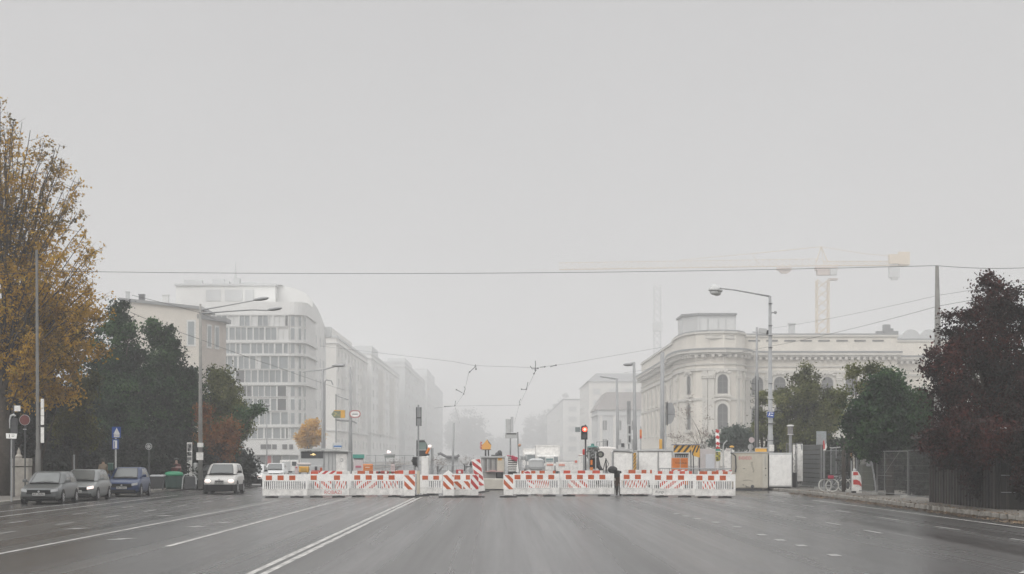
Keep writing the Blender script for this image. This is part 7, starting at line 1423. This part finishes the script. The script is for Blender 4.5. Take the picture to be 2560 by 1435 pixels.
for z in (.75, 1.35, 1.9):
    mb = MB(); a, b = sx_(.0), sx_(.24); mb.path([(a[0], a[1] - .06, z), (b[0], b[1] - .06, z - .02)], .012, 4); mb.build('rail', GREY, root, world=True)
blob_tree('bush', 'dark plum bush hanging over the plank shed at the far right', 'bush', 69.5, [(2400, 1095, 70, 32), (2345, 1105, 30, 24), (2480, 1100, 70, 42), (2570, 1110, 70, 60), (2425, 1135, 40, 40), (2590, 1210, 50, 70)], PLUM, 2590, 260, 120, .34, .06, 77, trunk_r=.06, limbs=6, base=.14)
blob_tree('bush', 'plum-red foliage spilling over the near side of the plank shed', 'bush', 73, [(2345, 1110, 45, 28), (2400, 1120, 55, 34), (2450, 1135, 45, 42), (2360, 1150, 22, 22), (2440, 1200, 26, 45)], PLUM, 2445, 170, 110, .32, .06, 78, trunk_r=.05, limbs=8, base=.14)
for i, (px, py, Y, rx, rz, lb) in enumerate(((2230, 1170, 112, 110, 70, 'black-green bush behind the wire fence'), (2120, 1170, 122, 90, 75, 'black-green bush behind the bicycles'), (2350, 1160, 96, 80, 80, 'black-green bush left of the plank shed'), (1990, 1140, 138, 70, 60, 'black-green bush behind the boarded fence'))):
    blob_tree('bush', lb, 'bush', Y, [(px, py, rx, rz), (px + rx * .5, py + 15, rx * .7, rz * .85), (px - rx * .5, py + 10, rx * .7, rz * .9)], DKGR, px, 260, 130, .5, .12, 80 + i, group='dark bushes behind the right fence', trunk_r=.1, limbs=6)

# ---- more of the site's clutter
for i, (px, py, Y, rx, rz, lb) in enumerate(((985, 1160, 190, 34, 16, 'grey leafless scrub behind the site railing, left of the sign pole'), (1095, 1158, 185, 26, 16, 'grey leafless scrub below the curled shelter'), (1165, 1150, 260, 20, 14, 'grey leafless scrub beside the drilling machine'))):
    blob_tree('scrub', lb, 'shrub', Y, [(px, py, rx, rz), (px + rx * .6, py + 6, rx * .6, rz * .7)], VINE, px, 24, 10, .5, .06, 90 + i, group='leafless scrub on the site', trunk_r=.04, limbs=26, tight=.8)
crate('white_hut', 'white hut corner left of the kiosk with small dark window', 'hut', 700, 746, 1150, 1178, 172, WHITE2, 2, extras=(('dark_window', 730, 741, 1154, 1164, DARK), ('grey_panel', 706, 726, 1154, 1176, PALE2)))
crate('pink_post_box', 'narrow pinkish box on a post behind the five-square panel', 'box', 977, 987, 1161, 1182, 112, M('pale_pink', (.58, .47, .46), .6), .2, extras=(('slot', 979, 985, 1166, 1167, GREY),))
crate('spotlight_rig', 'grey frame with round spotlight above the white trailer', 'lamp', 1546, 1562, 1113, 1126, 145, LGREY, .3, extras=(('dark_lens', 1553, 1561, 1108, 1117, DARK),))
crate('hose_reel', 'red hose reel box behind the leaning striped beacons', 'box', 1140, 1158, 1174, 1186, 106, M('reel_red', (.42, .05, .05), .5), .3, extras=(('pale_hub', 1146, 1152, 1177, 1183, WHITE2),))
crate('gauge_board', 'pale board with grey dials between the sign back and the tank', 'board', 1300, 1318, 1139, 1150, 155, LGREY, .1, extras=(('dial', 1302, 1308, 1141, 1148, GREY), ('dial', 1310, 1316, 1141, 1148, GREY)))
crate('yellow_meter', 'small yellow meter box among the red boards right of the stooping figure', 'box', 1549, 1556, 1200, 1212, 103.5, YEL, .1, extras=(('dark_knob', 1551, 1554, 1206, 1210, DARK),))
# ---------------------------------------------------------------- haze: one closed box of even air round everything
mb = MB(); mb.box(-910, 910, -65, 4210, -1.05, 88)
hz = mb.build('haze', [])
hm = bpy.data.materials.new('haze'); hm.use_nodes = True; n = hm.node_tree.nodes; n.remove(n['Principled BSDF'])
pv = n.new('ShaderNodeVolumePrincipled'); pv.inputs['Color'].default_value = (0.998, 0.998, 1.0, 1)
pv.inputs['Density'].default_value = HAZE; pv.inputs['Anisotropy'].default_value = 0.3
hm.node_tree.links.new(pv.outputs[0], n['Material Output'].inputs['Volume'])
hz.data.materials.append(hm); tag(hz, 'thin grey fog lying over the whole street', 'haze', kind='stuff')
